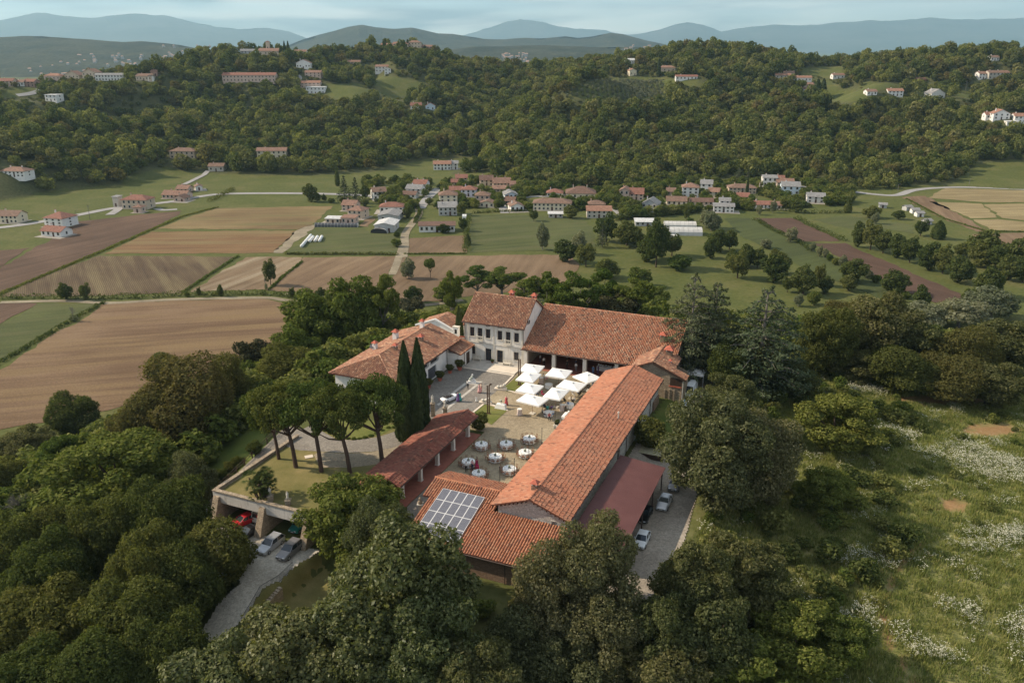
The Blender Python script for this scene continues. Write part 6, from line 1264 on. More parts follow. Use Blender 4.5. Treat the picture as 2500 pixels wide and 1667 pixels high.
for (b, a, w, h, lab) in ((-9.4, -19.6, 3.0, 15.6, 'tall cypress on the left of the dark trio'), (-7.9, -18.2, 3.1, 15.8, 'tallest cypress in the middle of the trio'), (-7.3, -20.4, 2.8, 12.6, 'shorter cypress on the right of the trio'), (-8.8, -21.4, 2.8, 12.2, 'cypress in front of the trio by the drive')):
    p = W(b, a); put_tree('cypress', p[0], p[1], 0, w, h, lab, 'cypresses by the portico')
for (u, v, w, h, k, lab) in ((638, 1212, 4.6, 4.0, 'palm', 'clump of fan palms on the terrace lawn'), (730 * .1913 + 1030, 780 * .1913 + 900, 3.3, 3.0, 'shrubd', 'dark oleander bush at the end of the portico')):
    p = P(u, v, 0); put_tree(k, p[0], p[1], 0, w, h, lab, cat='shrub' if k != 'palm' else 'palm')
for (x, y, s, lab) in ((360, 1270, 1.9, 'clipped round shrub lowest beside the ramp fence'), (440, 1205, 1.7, 'clipped round shrub second from the bottom of the ramp'), (520, 1145, 1.9, 'clipped dark round shrub in the middle of the ramp fence'), (680, 1020, 2.2, 'largest clipped round shrub near the top of the ramp')):
    u, v = cA((x, y))[0]; p = T(u, v, 80); put_tree('shrubd', p[0], p[1], p[2], s * 1.2, s, lab, 'clipped shrubs beside the ramp')
# valley trees standing alone or in lines
for (k, pts, s, ox, oy) in ((0, ((420, 608, 100, 108, 'round2', 'round dark tree on the ditch hedge, left of two'), (548, 605, 72, 112, 'tall', 'upright dark tree on the ditch hedge, right of two'), (1195, 592, 34, 40, 'shrub', 'small bush at the hedge corner of the straw field'), (1272, 592, 30, 72, 'tall', 'thin young tree in the ditch hedge'), (1410, 588, 46, 82, 'round', 'small spiky tree in the ditch hedge'), (1728, 515, 84, 180, 'tall', 'tall airy poplar alone in the pale field'), (1700, 545, 34, 120, 'bare', 'bare thin tree beside the lone poplar'), (1865, 602, 42, 80, 'tall', 'dark slim tree at the end of the ditch hedge'), (1905, 612, 44, 55, 'shrub', 'low bush beside the slim tree'), (2045, 612, 72, 85, 'round', 'round tree at the corner of the big field'), (2255, 622, 54, 62, 'round2', 'dark round bush on the field track'), (470, 745, 74, 140, 'bare', 'bare trunk with ivy at the green field edge'), (1840, 905, 60, 80, 'shrub', 'bush beside the ditch of the big field')), .3827, 0, 500),
        (1, ((1560, 1368, 215, 250, 'pale', 'silvery white tree alone in the brown field'), (1836, 1356, 142, 258, 'lollipop', 'small round lollipop tree alone in the brown field'), (310, 385, 195, 235, 'round', 'large dark round tree on the meadow by the road'), (385, 385, 130, 120, 'round2', 'lower dark tree beside the large round one'), (480, 388, 70, 100, 'tall', 'slim bush in the road side group'), (572, 400, 100, 70, 'shrub', 'clipped dark shrub by the roadside wall'), (650, 180, 62, 215, 'poplar', 'tall slim poplar on the meadow edge'), (745, 405, 215, 330, 'fir', 'tall dark conifer left of the pair by the road'), (885, 405, 190, 310, 'fir', 'tall dark conifer right of the pair by the road'), (720, 412, 95, 90, 'round', 'round tree beneath the dark conifers'), (1000, 350, 130, 180, 'round2', 'tree beside the white gabled house'), (995, 442, 115, 95, 'round', 'bushy tree beside the roadside wall'), (1200, 350, 150, 130, 'round', 'bushy tree in front of the white gabled house'), (1330, 340, 130, 150, 'shrub', 'grey bush right of the white gabled house'), (1550, 442, 135, 145, 'round2', 'dense dark round tree at the road junction'), (1545, 590, 145, 160, 'round', 'round tree beside the farm track'), (1140, 395, 70, 55, 'pale', 'pale rounded bush behind the wall'), (1960, 220, 100, 80, 'round', 'dark bush beside the upper lane'), (1820, 420, 110, 90, 'round2', 'dark bush in front of the tall cream house'), (1940, 470, 150, 110, 'round', 'garden tree left of the grey workshop'), (2230, 560, 120, 180, 'tall', 'dark tree right of the grey workshop'), (2250, 760, 120, 190, 'tall', 'tree at the corner of the brown plot'), (2310, 930, 80, 140, 'poplar', 'slim tree at the edge of the green field'), (1400, 960, 140, 110, 'shrub', 'bushes beside the dusty track bend'), (1405, 840, 90, 80, 'round2', 'dark bush near the tunnel shelter'), (2000, 780, 190, 120, 'round', 'dark bushes in front of the long white shed')), .1913, 700, 420),
        (2, ((3, 400, 160, 330, 'tall', 'tall loose tree left of the dark thicket'), (340, 150, 145, 110, 'pale', 'silver grey tree beside the greenhouse'), (390, 300, 160, 150, 'round', 'dark tree of the thicket, upper part'), (470, 290, 120, 130, 'round2', 'dark tree in the thicket beside the green crop'), (350, 345, 110, 140, 'round', 'dark tree at the left of the thicket'), (490, 400, 120, 120, 'round2', 'dark round tree at the lower thicket'), (580, 395, 130, 150, 'round', 'dark tree in the middle of the lower thicket'), (650, 405, 120, 130, 'round2', 'dark tree at the right of the thicket'), (800, 440, 130, 145, 'round', 'dark tree alone between crop and estate'), (760, 350, 90, 75, 'round2', 'small tree behind the lone dark tree'), (860, 240, 92, 95, 'pale', 'pale round shrub at the red soil corner'), (1003, 302, 46, 58, 'pale', 'pale shrub along the red soil strip, first of row'), (1045, 335, 46, 70, 'pale', 'pale shrub along the red soil strip, second of row'), (1080, 340, 46, 62, 'pale', 'pale shrub along the red soil strip, third of row'), (1110, 362, 44, 50, 'shrub', 'green shrub along the strip after the pale ones'), (1150, 385, 56, 50, 'shrub', 'low green shrub along the red soil strip'), (1195, 395, 60, 72, 'pale', 'bigger pale shrub along the red soil strip'), (1245, 430, 60, 50, 'shrub', 'low shrub in the middle of the strip hedge'), (1300, 450, 70, 60, 'shrub', 'shrub below the middle of the strip hedge'), (1350, 475, 70, 60, 'pale', 'greyish shrub in the strip hedge'), (1410, 500, 70, 55, 'shrub', 'shrub near the lower strip hedge'), (1480, 545, 80, 70, 'shrub', 'shrub close to the end of the strip hedge'), (1535, 560, 70, 75, 'pale', 'pale shrub at the end of the strip hedge'), (1590, 600, 70, 50, 'shrub', 'last low shrub of the strip hedge'),
            (1680, 690, 140, 190, 'round', 'light green tree at the end of the red strip'), (1290, 270, 110, 170, 'round', 'dark tree heading the belt beside the strip'), (1370, 290, 130, 190, 'tall', 'dark tall tree second in the belt'), (1450, 310, 130, 150, 'round2', 'olive green tree in the belt'), (1400, 125, 60, 70, 'pale', 'small pale tree behind the belt'), (1540, 340, 140, 160, 'round', 'olive green tree in the belt, fourth'), (1620, 370, 140, 170, 'round2', 'rounded tree in the belt, fifth'), (1690, 200, 90, 110, 'tall', 'dark tall tree behind the belt by the huts'), (1800, 220, 90, 110, 'poplar', 'slim poplar behind the belt'), (1740, 420, 170, 190, 'round', 'large rounded tree in the belt'), (1830, 440, 150, 190, 'round2', 'light tree in the belt middle'), (1930, 500, 190, 180, 'round', 'large light tree low in the belt'), (1950, 330, 130, 90, 'round2', 'tree at the upper belt edge'), (2060, 400, 160, 160, 'round', 'dark tree in the right belt'), (2110, 590, 200, 205, 'round2', 'big bright rounded tree at the belt foot'), (2000, 680, 110, 170, 'tall', 'grey green tree at the belt foot'), (2160, 420, 150, 170, 'tall', 'dark tree right of the bright one'), (2250, 480, 170, 170, 'round', 'dark tree near the right edge of the belt'), (2340, 500, 160, 170, 'round2', 'dark tree at the right end of the belt'), (2230, 330, 120, 80, 'round', 'upper tree at the belt right end'),
            (920, 560, 80, 130, 'tall', 'slim green tree near the cedars'), (1040, 520, 80, 150, 'tall', 'slim tree below the crop field'), (1080, 570, 100, 120, 'round', 'light green tree below the crop field'), (1230, 550, 130, 110, 'round2', 'rounded tree below the strip hedge'), (1010, 640, 90, 95, 'shrub', 'pale bush behind the broad cedar'), (910, 650, 70, 80, 'pale', 'silver bush behind the broad cedar'), (840, 560, 70, 110, 'tall', 'thin tree between the cedars and crop'), (1375, 85, 130, 80, 'round', 'dark tree on the meadow beyond the red soil'), (1550, 95, 90, 60, 'round2', 'dark tree beside the white huts'), (700, 280, 90, 60, 'pale', 'grey bush at the crop edge'), (1225, 50, 50, 70, 'poplar', 'slim grey green tree on the village meadow')), .3827, 1600, 500),
        (3, ((1370, 1594, 90, 170, 'pale', 'grey green tree at the green field edge'), (1600, 1625, 110, 140, 'pale', 'pale grey tree left of the fir'), (1750, 1580, 95, 165, 'fir', 'pointed dark fir on the green field'), (1315, 1412, 60, 80, 'tall', 'slim tree in the middle of the green field'), (1550, 1395, 100, 85, 'round', 'round tree behind the stone house'), (1900, 1530, 130, 120, 'round', 'dark tree above the greenhouses'), (2070, 1650, 130, 210, 'tall', 'large loose tree left of the greenhouse'), (1970, 1580, 110, 120, 'round2', 'round tree left of the loose tree'), (950, 1100, 120, 95, 'round2', 'bushy tree in front of the farmhouse at the wood foot')), .3827, 800, 0),
        (4, ((650, 500, 120, 110, 'round', 'dense round tree beside the grey slate roofed house'), (400, 460, 120, 110, 'round2', 'bushy tree left of the slate roofed house'), (680, 340, 60, 70, 'round2', 'dark round tree between village houses'), (820, 310, 110, 80, 'round', 'dark tree left of the tall white house'), (1200, 350, 90, 80, 'round', 'dark tree right of the small cream house'), (1335, 350, 70, 75, 'round2', 'round tree in front of the long beige house'), (1380, 195, 130, 150, 'cedar', 'pale conifer behind the long beige house'), (1465, 195, 70, 175, 'fir', 'dark conifer beside the pale one'), (1462, 300, 30, 150, 'cypresslow', 'thin dark cypress in front of the long beige house'), (1190, 230, 90, 100, 'round', 'bluish tree behind the village'), (1120, 640, 200, 170, 'pale', 'big silvery round tree right of the greenhouse'), (885, 550, 60, 170, 'tall', 'slim tree before the village lane'), (1580, 490, 70, 90, 'pale', 'grey tree before the red roofed bungalow'), (1710, 470, 80, 110, 'pale', 'grey green tree right of the red roofed bungalow'), (1820, 430, 90, 90, 'round', 'brownish bush behind the bungalow'), (2230, 275, 60, 50, 'round2', 'dark bush beside the right hand road'), (1940, 470, 130, 120, 'round', 'light grey green tree left of the white edge house'), (920, 570, 70, 60, 'shrub', 'rounded bush left of the silver tree'), (1100, 450, 90, 60, 'shrub', 'bush in front of the winged villa'), (1740, 370, 90, 60, 'round', 'dark bush in front of the pale blue house')), .2551, 1450, 400)):
    for (x, y, w, h, kind, lab) in pts: f_ = .95 if k == 2 and kind in ('round', 'round2') else 1.0; plain_tree(kind, ox + x * s, oy + y * s, w * s * f_, h * s * (1 + (f_ - 1) * .6), lab)
for (u, v, w, h, kind, lab) in ((1480, 590, 60, 70, 'tall', 'tall tree in the meadow behind the loggia, nearest the green field'), (1530, 600, 70, 60, 'round2', 'broad tree in the meadow left of the thicket'), (1580, 640, 60, 55, 'round', 'tree in the meadow above the cedars'), (1640, 625, 50, 60, 'tall', 'slim tree above the cedars'), (1660, 660, 60, 40, 'shrub', 'low bush above the cedars'), (1560, 700, 60, 50, 'shrub', 'low bush behind the loggia ridge end'), (1480, 680, 70, 50, 'round', 'tree behind the acacia row'), (1800, 680, 60, 70, 'tall', 'green tree rising behind the broad cedar'), (1890, 690, 70, 70, 'round', 'rounded tree behind the broad cedar, right side'), (1960, 720, 70, 70, 'round2', 'rounded tree left of the dark oaks'), (1820, 650, 50, 50, 'round', 'tree between the crop and the cedars'), (2080, 690, 70, 60, 'round', 'tree above the dark oaks'), (2180, 720, 80, 60, 'round2', 'tree left of the silver willows'), (1380, 640, 60, 55, 'round', 'tree at the right corner of the brown field'), (1430, 650, 50, 60, 'tall', 'slim tree at the brown field corner'), (1080, 735, 50, 40, 'shrub', 'bush on the track behind the manor'), (1010, 742, 50, 45, 'round', 'tree on the track left of the manor'), (2400, 640, 90, 80, 'round', 'dark tree at the right edge above the willows'), (2480, 660, 90, 80, 'round2', 'dark tree at the far right edge above the willows')):
    plain_tree(kind, u, v, w, h, lab)
# cypresses and lone trees on the hills
for (x, y, w, h, kind, lab) in ((770, 240, 30, 140, 'cypresslow', 'tall slim cypress left of the hilltop pair'), (805, 245, 32, 140, 'cypresslow', 'tall slim cypress right of the hilltop pair'), (730, 225, 36, 80, 'cypresslow', 'shorter cypress left of the hilltop pair'), (878, 130, 24, 48, 'cypresslow', 'small cypress left of the white hilltop house'), (908, 130, 34, 40, 'cypresslow', 'small broad cypress behind the white hilltop house'), (1010, 145, 110, 55, 'round', 'umbrella shaped tree right of the white hilltop house'), (1085, 150, 50, 80, 'cypresslow', 'dark cypress beginning the hilltop line'), (1132, 150, 24, 55, 'cypresslow', 'thin cypress second in the hilltop line'), (1175, 142, 44, 78, 'cypresslow', 'cypress in the hilltop clump, left stem'), (1205, 142, 36, 88, 'cypresslow', 'cypress in the hilltop clump, right stem'), (1270, 120, 30, 60, 'cypresslow', 'cypress right of the hilltop clump'), (1340, 115, 50, 72, 'cypresslow', 'broad cypress in the middle of the hilltop line'), (1408, 112, 24, 66, 'cypresslow', 'slim cypress right of the broad one'), (1465, 108, 28, 44, 'cypresslow', 'small cypress before the gap'), (1577, 108, 48, 80, 'cypresslow', 'broad cypress left of the hamlet'), (1708, 88, 18, 78, 'cypresslow', 'slim cypress, left of the hamlet pair'), (1725, 88, 20, 88, 'cypresslow', 'slim cypress, right of the hamlet pair'), (1848, 90, 26, 40, 'cypresslow', 'small cypress behind the hamlet roofs'), (1885, 90, 24, 62, 'cypresslow', 'cypress of the hamlet trio, left'), (1908, 90, 24, 62, 'cypresslow', 'cypress of the hamlet trio, middle'), (1940, 100, 24, 70, 'cypresslow', 'cypress of the hamlet trio, right'), (1972, 100, 36, 48, 'cypresslow', 'broad small cypress above the hamlet'), (2012, 95, 22, 44, 'cypresslow', 'thin cypress above the hipped hilltop house'), (2040, 100, 24, 40, 'cypresslow', 'thin cypress right of the hipped hilltop house'), (2105, 115, 34, 42, 'cypresslow', 'cypress above the red brick hilltop house'), (2300, 160, 66, 75, 'lollipop', 'lone umbrella tree at the end of the hilltop')):
    plain_tree(kind, 500 + x * .2551, 80 + y * .2551, w * .2551, h * .2551, lab, 'cypresses on the hills' if kind == 'cypresslow' else None)
for (x, y, w, h, kind, lab) in ((632, 150, 22, 70, 'cypresslow', 'cypress on right hill crest, first of left group'), (648, 150, 20, 78, 'cypresslow', 'cypress on right hill crest, second of left group'), (690, 185, 30, 108, 'cypresslow', 'tall cypress on right hill crest, right of left group'), (745, 185, 22, 80, 'cypresslow', 'cypress on right hill crest, left of right group'), (768, 180, 26, 92, 'cypresslow', 'cypress on right hill crest, middle of right group'), (797, 172, 40, 116, 'cypresslow', 'tallest cypress on the right hill crest'), (420, 430, 40, 150, 'cypresslow', 'dark cypress above the olive grove'), (672, 400, 30, 120, 'cypresslow', 'slim cypress, left of two behind the low white house'), (725, 400, 30, 110, 'cypresslow', 'slim cypress, right of two behind the low white house'), (910, 470, 90, 115, 'round', 'rounded dark tree right of the low white house'), (1768, 600, 120, 135, 'lollipop', 'umbrella pine on the right slope'), (1930, 660, 80, 190, 'cypresslow', 'tall dark cypress of the slope clump, left'), (1985, 640, 70, 170, 'cypresslow', 'tall dark cypress of the slope clump, second'), (1995, 745, 34, 130, 'cypresslow', 'slim cypress below the slope clump, first'), (2025, 755, 32, 140, 'cypresslow', 'slim cypress below the slope clump, second'), (2058, 765, 34, 120, 'cypresslow', 'slim cypress below the slope clump, third'), (2115, 815, 40, 100, 'cypresslow', 'cypress of the lower slope row, first'), (2150, 815, 36, 95, 'cypresslow', 'cypress of the lower slope row, second'), (2215, 820, 40, 90, 'cypresslow', 'cypress of the lower slope row, third')):
    plain_tree(kind, 1500 + x * .2551, 80 + y * .2551, w * .2551, h * .2551, lab, 'cypresses on the hills' if kind == 'cypresslow' else None)
for (x, y, w, h, kind, lab) in ((1665, 145, 130, 140, 'round', 'tall rounded tree on the left ridge'), (1840, 160, 95, 135, 'round2', 'second tall rounded tree on the left ridge'), (730, 150, 105, 70, 'round', 'round tree between salmon and beige ridge houses'), (400, 160, 110, 60, 'round2', 'dark bushy tree behind the red ridge house'), (500, 150, 110, 62, 'round', 'dark bushy tree in the ridge clump, middle'), (590, 150, 90, 55, 'round2', 'dark bushy tree in the ridge clump, right'), (1230, 135, 200, 75, 'round', 'broad clipped tree behind the long white ridge house'), (1400, 140, 90, 90, 'tall', 'tree right behind the long white ridge house'), (1490, 150, 100, 90, 'round', 'rounded tree right of the broad clipped one')):
    plain_tree(kind, x * .2126, 150 + y * .2126, w * .2126, h * .2126, lab)

# the wooded hillsides: one mass each, thousands of crowns instanced from six small crowns
def forest_protos(prefix, n, leaf, lm, nl, seeds, **kw):
    col = bpy.data.collections.new(prefix)
    for s in seeds:
        V, Fq, C, R = crown_broad(s, n, leaf, nl=nl, **kw); o = bpy.data.objects.new(prefix + '_crown', np_mesh(prefix + '_crown', V, Fq, [lm])); col.objects.link(o)
    return col
def scatter(name, label, cat, pts, scl, hgt, col, seed=1):
    """One object whose points each carry one instance of the collection's crowns."""
    me = bpy.data.meshes.new(name); me.from_pydata([tuple(p) for p in pts], [], [])
    a = me.attributes.new('scl', 'FLOAT_VECTOR', 'POINT'); a.data.foreach_set('vector', np.stack([scl, scl, hgt], 1).astype(np.float32).ravel())
    o = link(name, me); tag(o, label, cat, kind='stuff')
    ng = bpy.data.node_groups.new(name, 'GeometryNodeTree'); ng.interface.new_socket('Geometry', in_out='INPUT', socket_type='NodeSocketGeometry'); ng.interface.new_socket('Geometry', in_out='OUTPUT', socket_type='NodeSocketGeometry')
    N = ng.nodes; gi = N.new('NodeGroupInput'); go = N.new('NodeGroupOutput'); ip = N.new('GeometryNodeInstanceOnPoints'); ci = N.new('GeometryNodeCollectionInfo'); ci.inputs['Collection'].default_value = col; ci.inputs['Separate Children'].default_value = True; ci.inputs['Reset Children'].default_value = True
    rv = N.new('FunctionNodeRandomValue'); rv.data_type = 'FLOAT_VECTOR'; rv.inputs['Min'].default_value = (0, 0, 0); rv.inputs['Max'].default_value = (0, 0, 6.283); rv.inputs['Seed'].default_value = seed
    ri = N.new('FunctionNodeRandomValue'); ri.data_type = 'INT'
    [s for s in ri.inputs if s.name == 'Min' and s.type == 'INT'][0].default_value = 0; [s for s in ri.inputs if s.name == 'Max' and s.type == 'INT'][0].default_value = 99; ri.inputs['Seed'].default_value = seed + 3
    na = N.new('GeometryNodeInputNamedAttribute'); na.data_type = 'FLOAT_VECTOR'; na.inputs['Name'].default_value = 'scl'
    L = ng.links; L.new(gi.outputs[0], ip.inputs['Points']); L.new(ci.outputs[0], ip.inputs['Instance']); ip.inputs['Pick Instance'].default_value = True
    L.new([s for s in ri.outputs if s.type == 'INT'][0], ip.inputs['Instance Index']); L.new(rv.outputs[0], ip.inputs['Rotation']); L.new(na.outputs[0], ip.inputs['Scale']); L.new(ip.outputs[0], go.inputs[0])
    md = o.modifiers.new('instances', 'NODES'); md.node_group = ng; return o
def build_forest():
    rs = np.random.RandomState(9); step = 7.6; gx, gy = np.meshgrid(np.arange(-1000, 1000, step), np.arange(545, 1330, step)); x = (gx + rs.uniform(-.5, .5, gx.shape) * step * .9).ravel(); y = (gy + rs.uniform(-.5, .5, gy.shape) * step * .9).ravel()
    k = np.abs(x) < y * .70 + 15; x, y = x[k], y[k]; z = terrain(x, y); u, v = proj(x, y, z); u2, v2 = proj(x, y, z + 9)
    vb_ = np.interp(u, [1150, 1182, 1251, 1374, 1527, 1600, 1772, 1860, 1944, 2097, 2189, 2327, 2390], [405, 417, 452, 463, 463, 450, 437, 430, 445, 466, 466, 440, 398]); ok = (z > PLAIN + 1.2) | ((v < vb_ - 2) & (u > 1170) & (u < 2350))
    for poly in CLEAR: ok &= ~inpoly(u, v, poly)
    for hx, hy, hw_, hd_ in HRECT: ok &= ~((np.abs(x - hx) < hw_) & (np.abs(y - hy) < hd_))
    small = np.zeros(len(x), bool); hall = np.full(len(x), 8.0); hh = 8.5; ut, vt = proj(x, y, z + hh); wp = 4.0 * F / (y * CP)
    for u0, u1, va, vb, hy in HPX:
        if hy > 560: kk = ((y < hy + 3) & (ut > u0 - wp) & (ut < u1 + wp) & (vt < vb - .22 * (vb - va)) & (v > va - 2) & (y > hy - 160)); small |= kk; hall = np.where(kk, np.minimum(hall, (v - vb + .22 * (vb - va)) * y * CP / F), hall)
    um, vm = proj(x, y, z + 5)
    for poly in CLEAR:
        kk = (inpoly(ut, vt, poly) | inpoly(um, vm, poly)) & (y > 600); small |= kk; hall = np.where(kk, np.minimum(hall, 2.4), hall)
    for tx, ty, tw in TREES: ok &= np.hypot(x - tx, y - ty) > tw * .4
    vis = np.ones(len(x), bool)
    for t in np.linspace(.4, .985, 26):
        vis &= (CAMH + (z + 10 - CAMH) * t) > terrain(x * t, y * t) - 14
    ok &= vis; x, y, z, small, hall = x[ok], y[ok], z[ok], small[ok], hall[ok]; n = len(x)
    w = 5.6 + 10.5 * rs.rand(n) ** 2.1; h = w * rs.uniform(.72, 1.25, n); h[small] = np.clip(hall[small], 1.6, 9) * rs.uniform(.75, 1.0, small.sum()); w[small] = np.clip(h[small] * 1.5, 4.2, 9)
    col = forest_protos('wood', 620, .115, L_FOR, 7, (81, 82, 83, 84, 85), z0=.0, rl=(.2, .36))
    for nm_, lm_, sd in (('wood_pale', L_FOR2, (87, 88)), ('wood_russet', L_FOR3, (89,))):
        for o_ in forest_protos(nm_, 620, .115, lm_, 8, sd, z0=.0, rl=(.18, .34)).objects: col.objects.link(o_)
    left = x < -60 + (y - 640) * .05
    for nm, mk, lab in (('hillside_wood', left, 'dense mixed wood covering the left hill'), ('hillside_wood', ~left, 'dense mixed wood covering the right hill')):
        scatter(nm, lab, 'wood', np.stack([x, y, z - .4], 1)[mk], w[mk], h[mk], col)
    return n
NFOREST = build_forest()
def build_grove():
    poly = CLEAR[3]; us = [p[0] for p in poly]; vs = [p[1] for p in poly]; a = T(min(us), sum(vs) / len(vs), 600); b = T(max(us), sum(vs) / len(vs), 600); pts = []
    for gx in np.arange(a[0] - 40, b[0] + 40, 5.2):
        for gy in np.arange(720, 1010, 6.0):
            x, y = gx + RT.uniform(-.7, .7), gy + RT.uniform(-.8, .8); z = tz(x, y); u, v = proj(x, y, z)
            if inpoly([u], [v], poly)[0]: pts.append((x, y, z - .2))
    col = bpy.data.collections.new('olives'); col.objects.link(bpy.data.objects.new('olive_crown', PROTO['oliv'][0])); rs = np.random.RandomState(2); w = rs.uniform(3.6, 4.8, len(pts))
    scatter('olive_grove', 'grey green olive grove in rows on the right hill', 'grove', pts, w, w * .95, col)
build_grove()

# ------------------------------------------------------------------ court, terrace, garden, drives
def sheet(name, poly, z, mat, px=True, label=None):
    pts = [P(u, v, z) for u, v in poly] if px else [W(b, a, z) for b, a in poly]
    m = MB(); m.face(pts); o = m.build(name, mat); o['kind'] = 'structure'
    if label: o['label'] = label
    return o
def gravel_mat(name, a, b, sc=1.2, big=.12):
    t = NT(name); v = t.coord('Object'); n = t.noise(v, sc * 6, 3, .7); g = t.noise(v, big, 5, .65, .5)
    c = t.ramp(g, [(.32, a), (.68, b)]); c = t.mix(.6, c, t.mix(1.0, c, t.ramp(n, [(.25, .55), (.75, 1.45)]), 'MULTIPLY'))
    vo = t.n('TexVoronoi'); vo.inputs['Scale'].default_value = 4.5; t.l(v, vo.inputs['Vector']); sp = t.n('SeparateColor'); t.l(vo.outputs['Color'], sp.inputs[0])
    c = t.mix(.4, c, t.mix(1.0, c, t.ramp(sp.outputs[0], [(0, .55), (1, 1.4)]), 'MULTIPLY'))
    return t.pbr(c, .95, .1, bump=n, bstr=.5, bdist=.04)
M_GCOURT = gravel_mat('tan cobbled court', (0.23, 0.185, 0.125), (0.36, 0.30, 0.205)); M_GPIAZ = gravel_mat('grey cobbled court', (0.17, 0.155, 0.135), (0.26, 0.235, 0.205))
M_GPARK = gravel_mat('pale gravel', (0.33, 0.295, 0.24), (0.56, 0.52, 0.44), 1.2, .1); M_GPARK2 = gravel_mat('worn gravel', (0.24, 0.205, 0.165), (0.38, 0.335, 0.275), 1.2, .1); M_GDRIVE = gravel_mat('grey drive', (0.185, 0.165, 0.14), (0.26, 0.235, 0.20), .8); M_GRAVEL2 = gravel_mat('brown garden gravel', (0.24, 0.20, 0.14), (0.34, 0.285, 0.205))
def lawn_mat(name, a, b, dry):
    t = NT(name); v = t.coord('Object'); n = t.noise(v, .25, 5, .6); f = t.noise(v, 9, 3, .7); c = t.ramp(n, [(.3, a), (.55, b), (.75, dry)]); c = t.mix(.5, c, t.mix(1.0, c, t.ramp(f, [(.25, .55), (.75, 1.45)]), 'MULTIPLY'))
    return t.pbr(c, .95, .08, bump=f, bstr=.6, bdist=.05)
M_LAWN = lawn_mat('court lawn', (0.105, 0.125, 0.032), (0.145, 0.155, 0.045), (0.18, 0.165, 0.06)); M_LAWND = lawn_mat('dry garden lawn', (0.13, 0.125, 0.042), (0.19, 0.165, 0.065), (0.27, 0.215, 0.10)); M_LAWNG = lawn_mat('green slope lawn', (0.085, 0.115, 0.028), (0.115, 0.14, 0.036), (0.15, 0.155, 0.05))
sheet('courtyard', [(-16.6, 10.2), (-16.6, -13.5), (1.0, -13.5), (1.0, -38), (4.5, -38), (4.5, -32.4), (14.6, -32.4), (14.6, 14.5), (-3.9, 14.5), (-3.9, 10.2)], .03, M_GCOURT, False)
sheet('piazza_paving', [(-16.6, 10.0), (-16.6, -12.5), (-4.2, -12.5), (-4.1, -7.5), (-3.9, 3.4), (-3.7, 10.0)], .045, M_GPIAZ, False)
sheet('court_gravel', [(1.0, -32.4), (1.0, -37.9), (5.4, -45), (5.4, -38), (4.5, -32.4)], .035, M_GPIAZ, False)
sheet('lawn', c9((1040, 245), (1240, 75), (1310, 60), (1360, 180), (1420, 290), (1300, 320), (1060, 285)), .06, M_LAWN)
sheet('lawn', c9((655, 548), (800, 452), (1085, 535), (890, 715), (760, 640)), .06, M_LAWN)
sheet('stone_path', c9((190, 455), (215, 470), (575, 190), (545, 178)), .06, M_FLOORST); sheet('stone_path', c9((250, 545), (275, 560), (725, 205), (690, 200)), .062, M_FLOORST); sheet('stone_path', c9((575, 195), (545, 185), (690, 160), (780, 160), (700, 205)), .064, M_FLOORST)
def slab(name, b0, b1, a0, a1, z0, z1, mat):
    m = MB(); m.hexa([W(b0, a0, z0), W(b1, a0, z0), W(b1, a1, z0), W(b0, a1, z0)], [W(b0, a0, z1), W(b1, a0, z1), W(b1, a1, z1), W(b0, a1, z1)]); o = m.build(name, mat); o['kind'] = 'structure'; return o
slab('terrace', -14.4, -3.95, 10.4, 14.97, -.1, .17, M_FLOORST); slab('terrace_step', -14.4, -3.95, 9.95, 10.38, -.1, .10, M_PALE)
sheet('terrace_paving', [(-9.6, 10.6), (-4.0, 10.6), (-4.0, 13.6), (-9.2, 13.4)], .18, M_PALE, False)
for p, q in (((-4.0, 10.3), (-3.7, 3.6)), ((-3.8, 3.4), (1.6, 2.6)), ((-3.6, -3.4), (-3.8, -7.6)), ((-3.5, -3.2), (1.2, -4.6))):
    m = MB(); p0 = W(*p); q0 = W(*q); d = (q0 - p0) / np.linalg.norm(q0 - p0); n = np.array([-d[1], d[0], 0]) * .16; m.hexa([p0 - n, q0 - n, q0 + n, p0 + n], [v + (0, 0, .13) for v in (p0 - n, q0 - n, q0 + n, p0 + n)]); o = m.build('kerb', M_PALE); o['kind'] = 'structure'
# garden terrace over the garages
slab('terrace_slab', -24.8, -7.2, -44.7, -35.2, -.55, -.02, M_STONEW)
sheet('lawn', [(-24.7, -44.6), (-6.9, -44.6), (-6.9, -20), (-9, -12.6), (-24.6, -24)], .03, M_LAWND, False)
sheet('drive', cA((860, 900), (1000, 830), (1120, 780), (1200, 740), (1330, 800), (1450, 868), (1620, 880), (1850, 850), (2080, 775), (2200, 700), (2250, 780), (2150, 900), (1980, 955), (1780, 990), (1500, 1000), (1290, 985), (1090, 975)), .06, M_GDRIVE)
sheet('garden_gravel', cA((1240, 1020), (1290, 990), (1500, 1005), (1780, 996), (2130, 910), (2060, 985), (1880, 1105), (1600, 1140), (1300, 1140)), .05, M_GRAVEL2)
sheet('lawn', cA((1340, 760), (1480, 700), (1800, 690), (2040, 740), (1880, 830), (1640, 865), (1470, 850)), .055, M_LAWN)
for i in range(26):
    t = i / 25; u, v = cA((1345 + 690 * t, 790 + 95 * math.sin(math.pi * min(1, t * 1.15)) - 30 * t))[0]
    if i % 2: continue
    p = P(u, v, 0); put_tree('shrub', p[0], p[1], 0, RT.uniform(.7, 1.0), RT.uniform(.35, .55), 'low box plant edging the round lawn by the drive', 'low plants edging the round lawn')
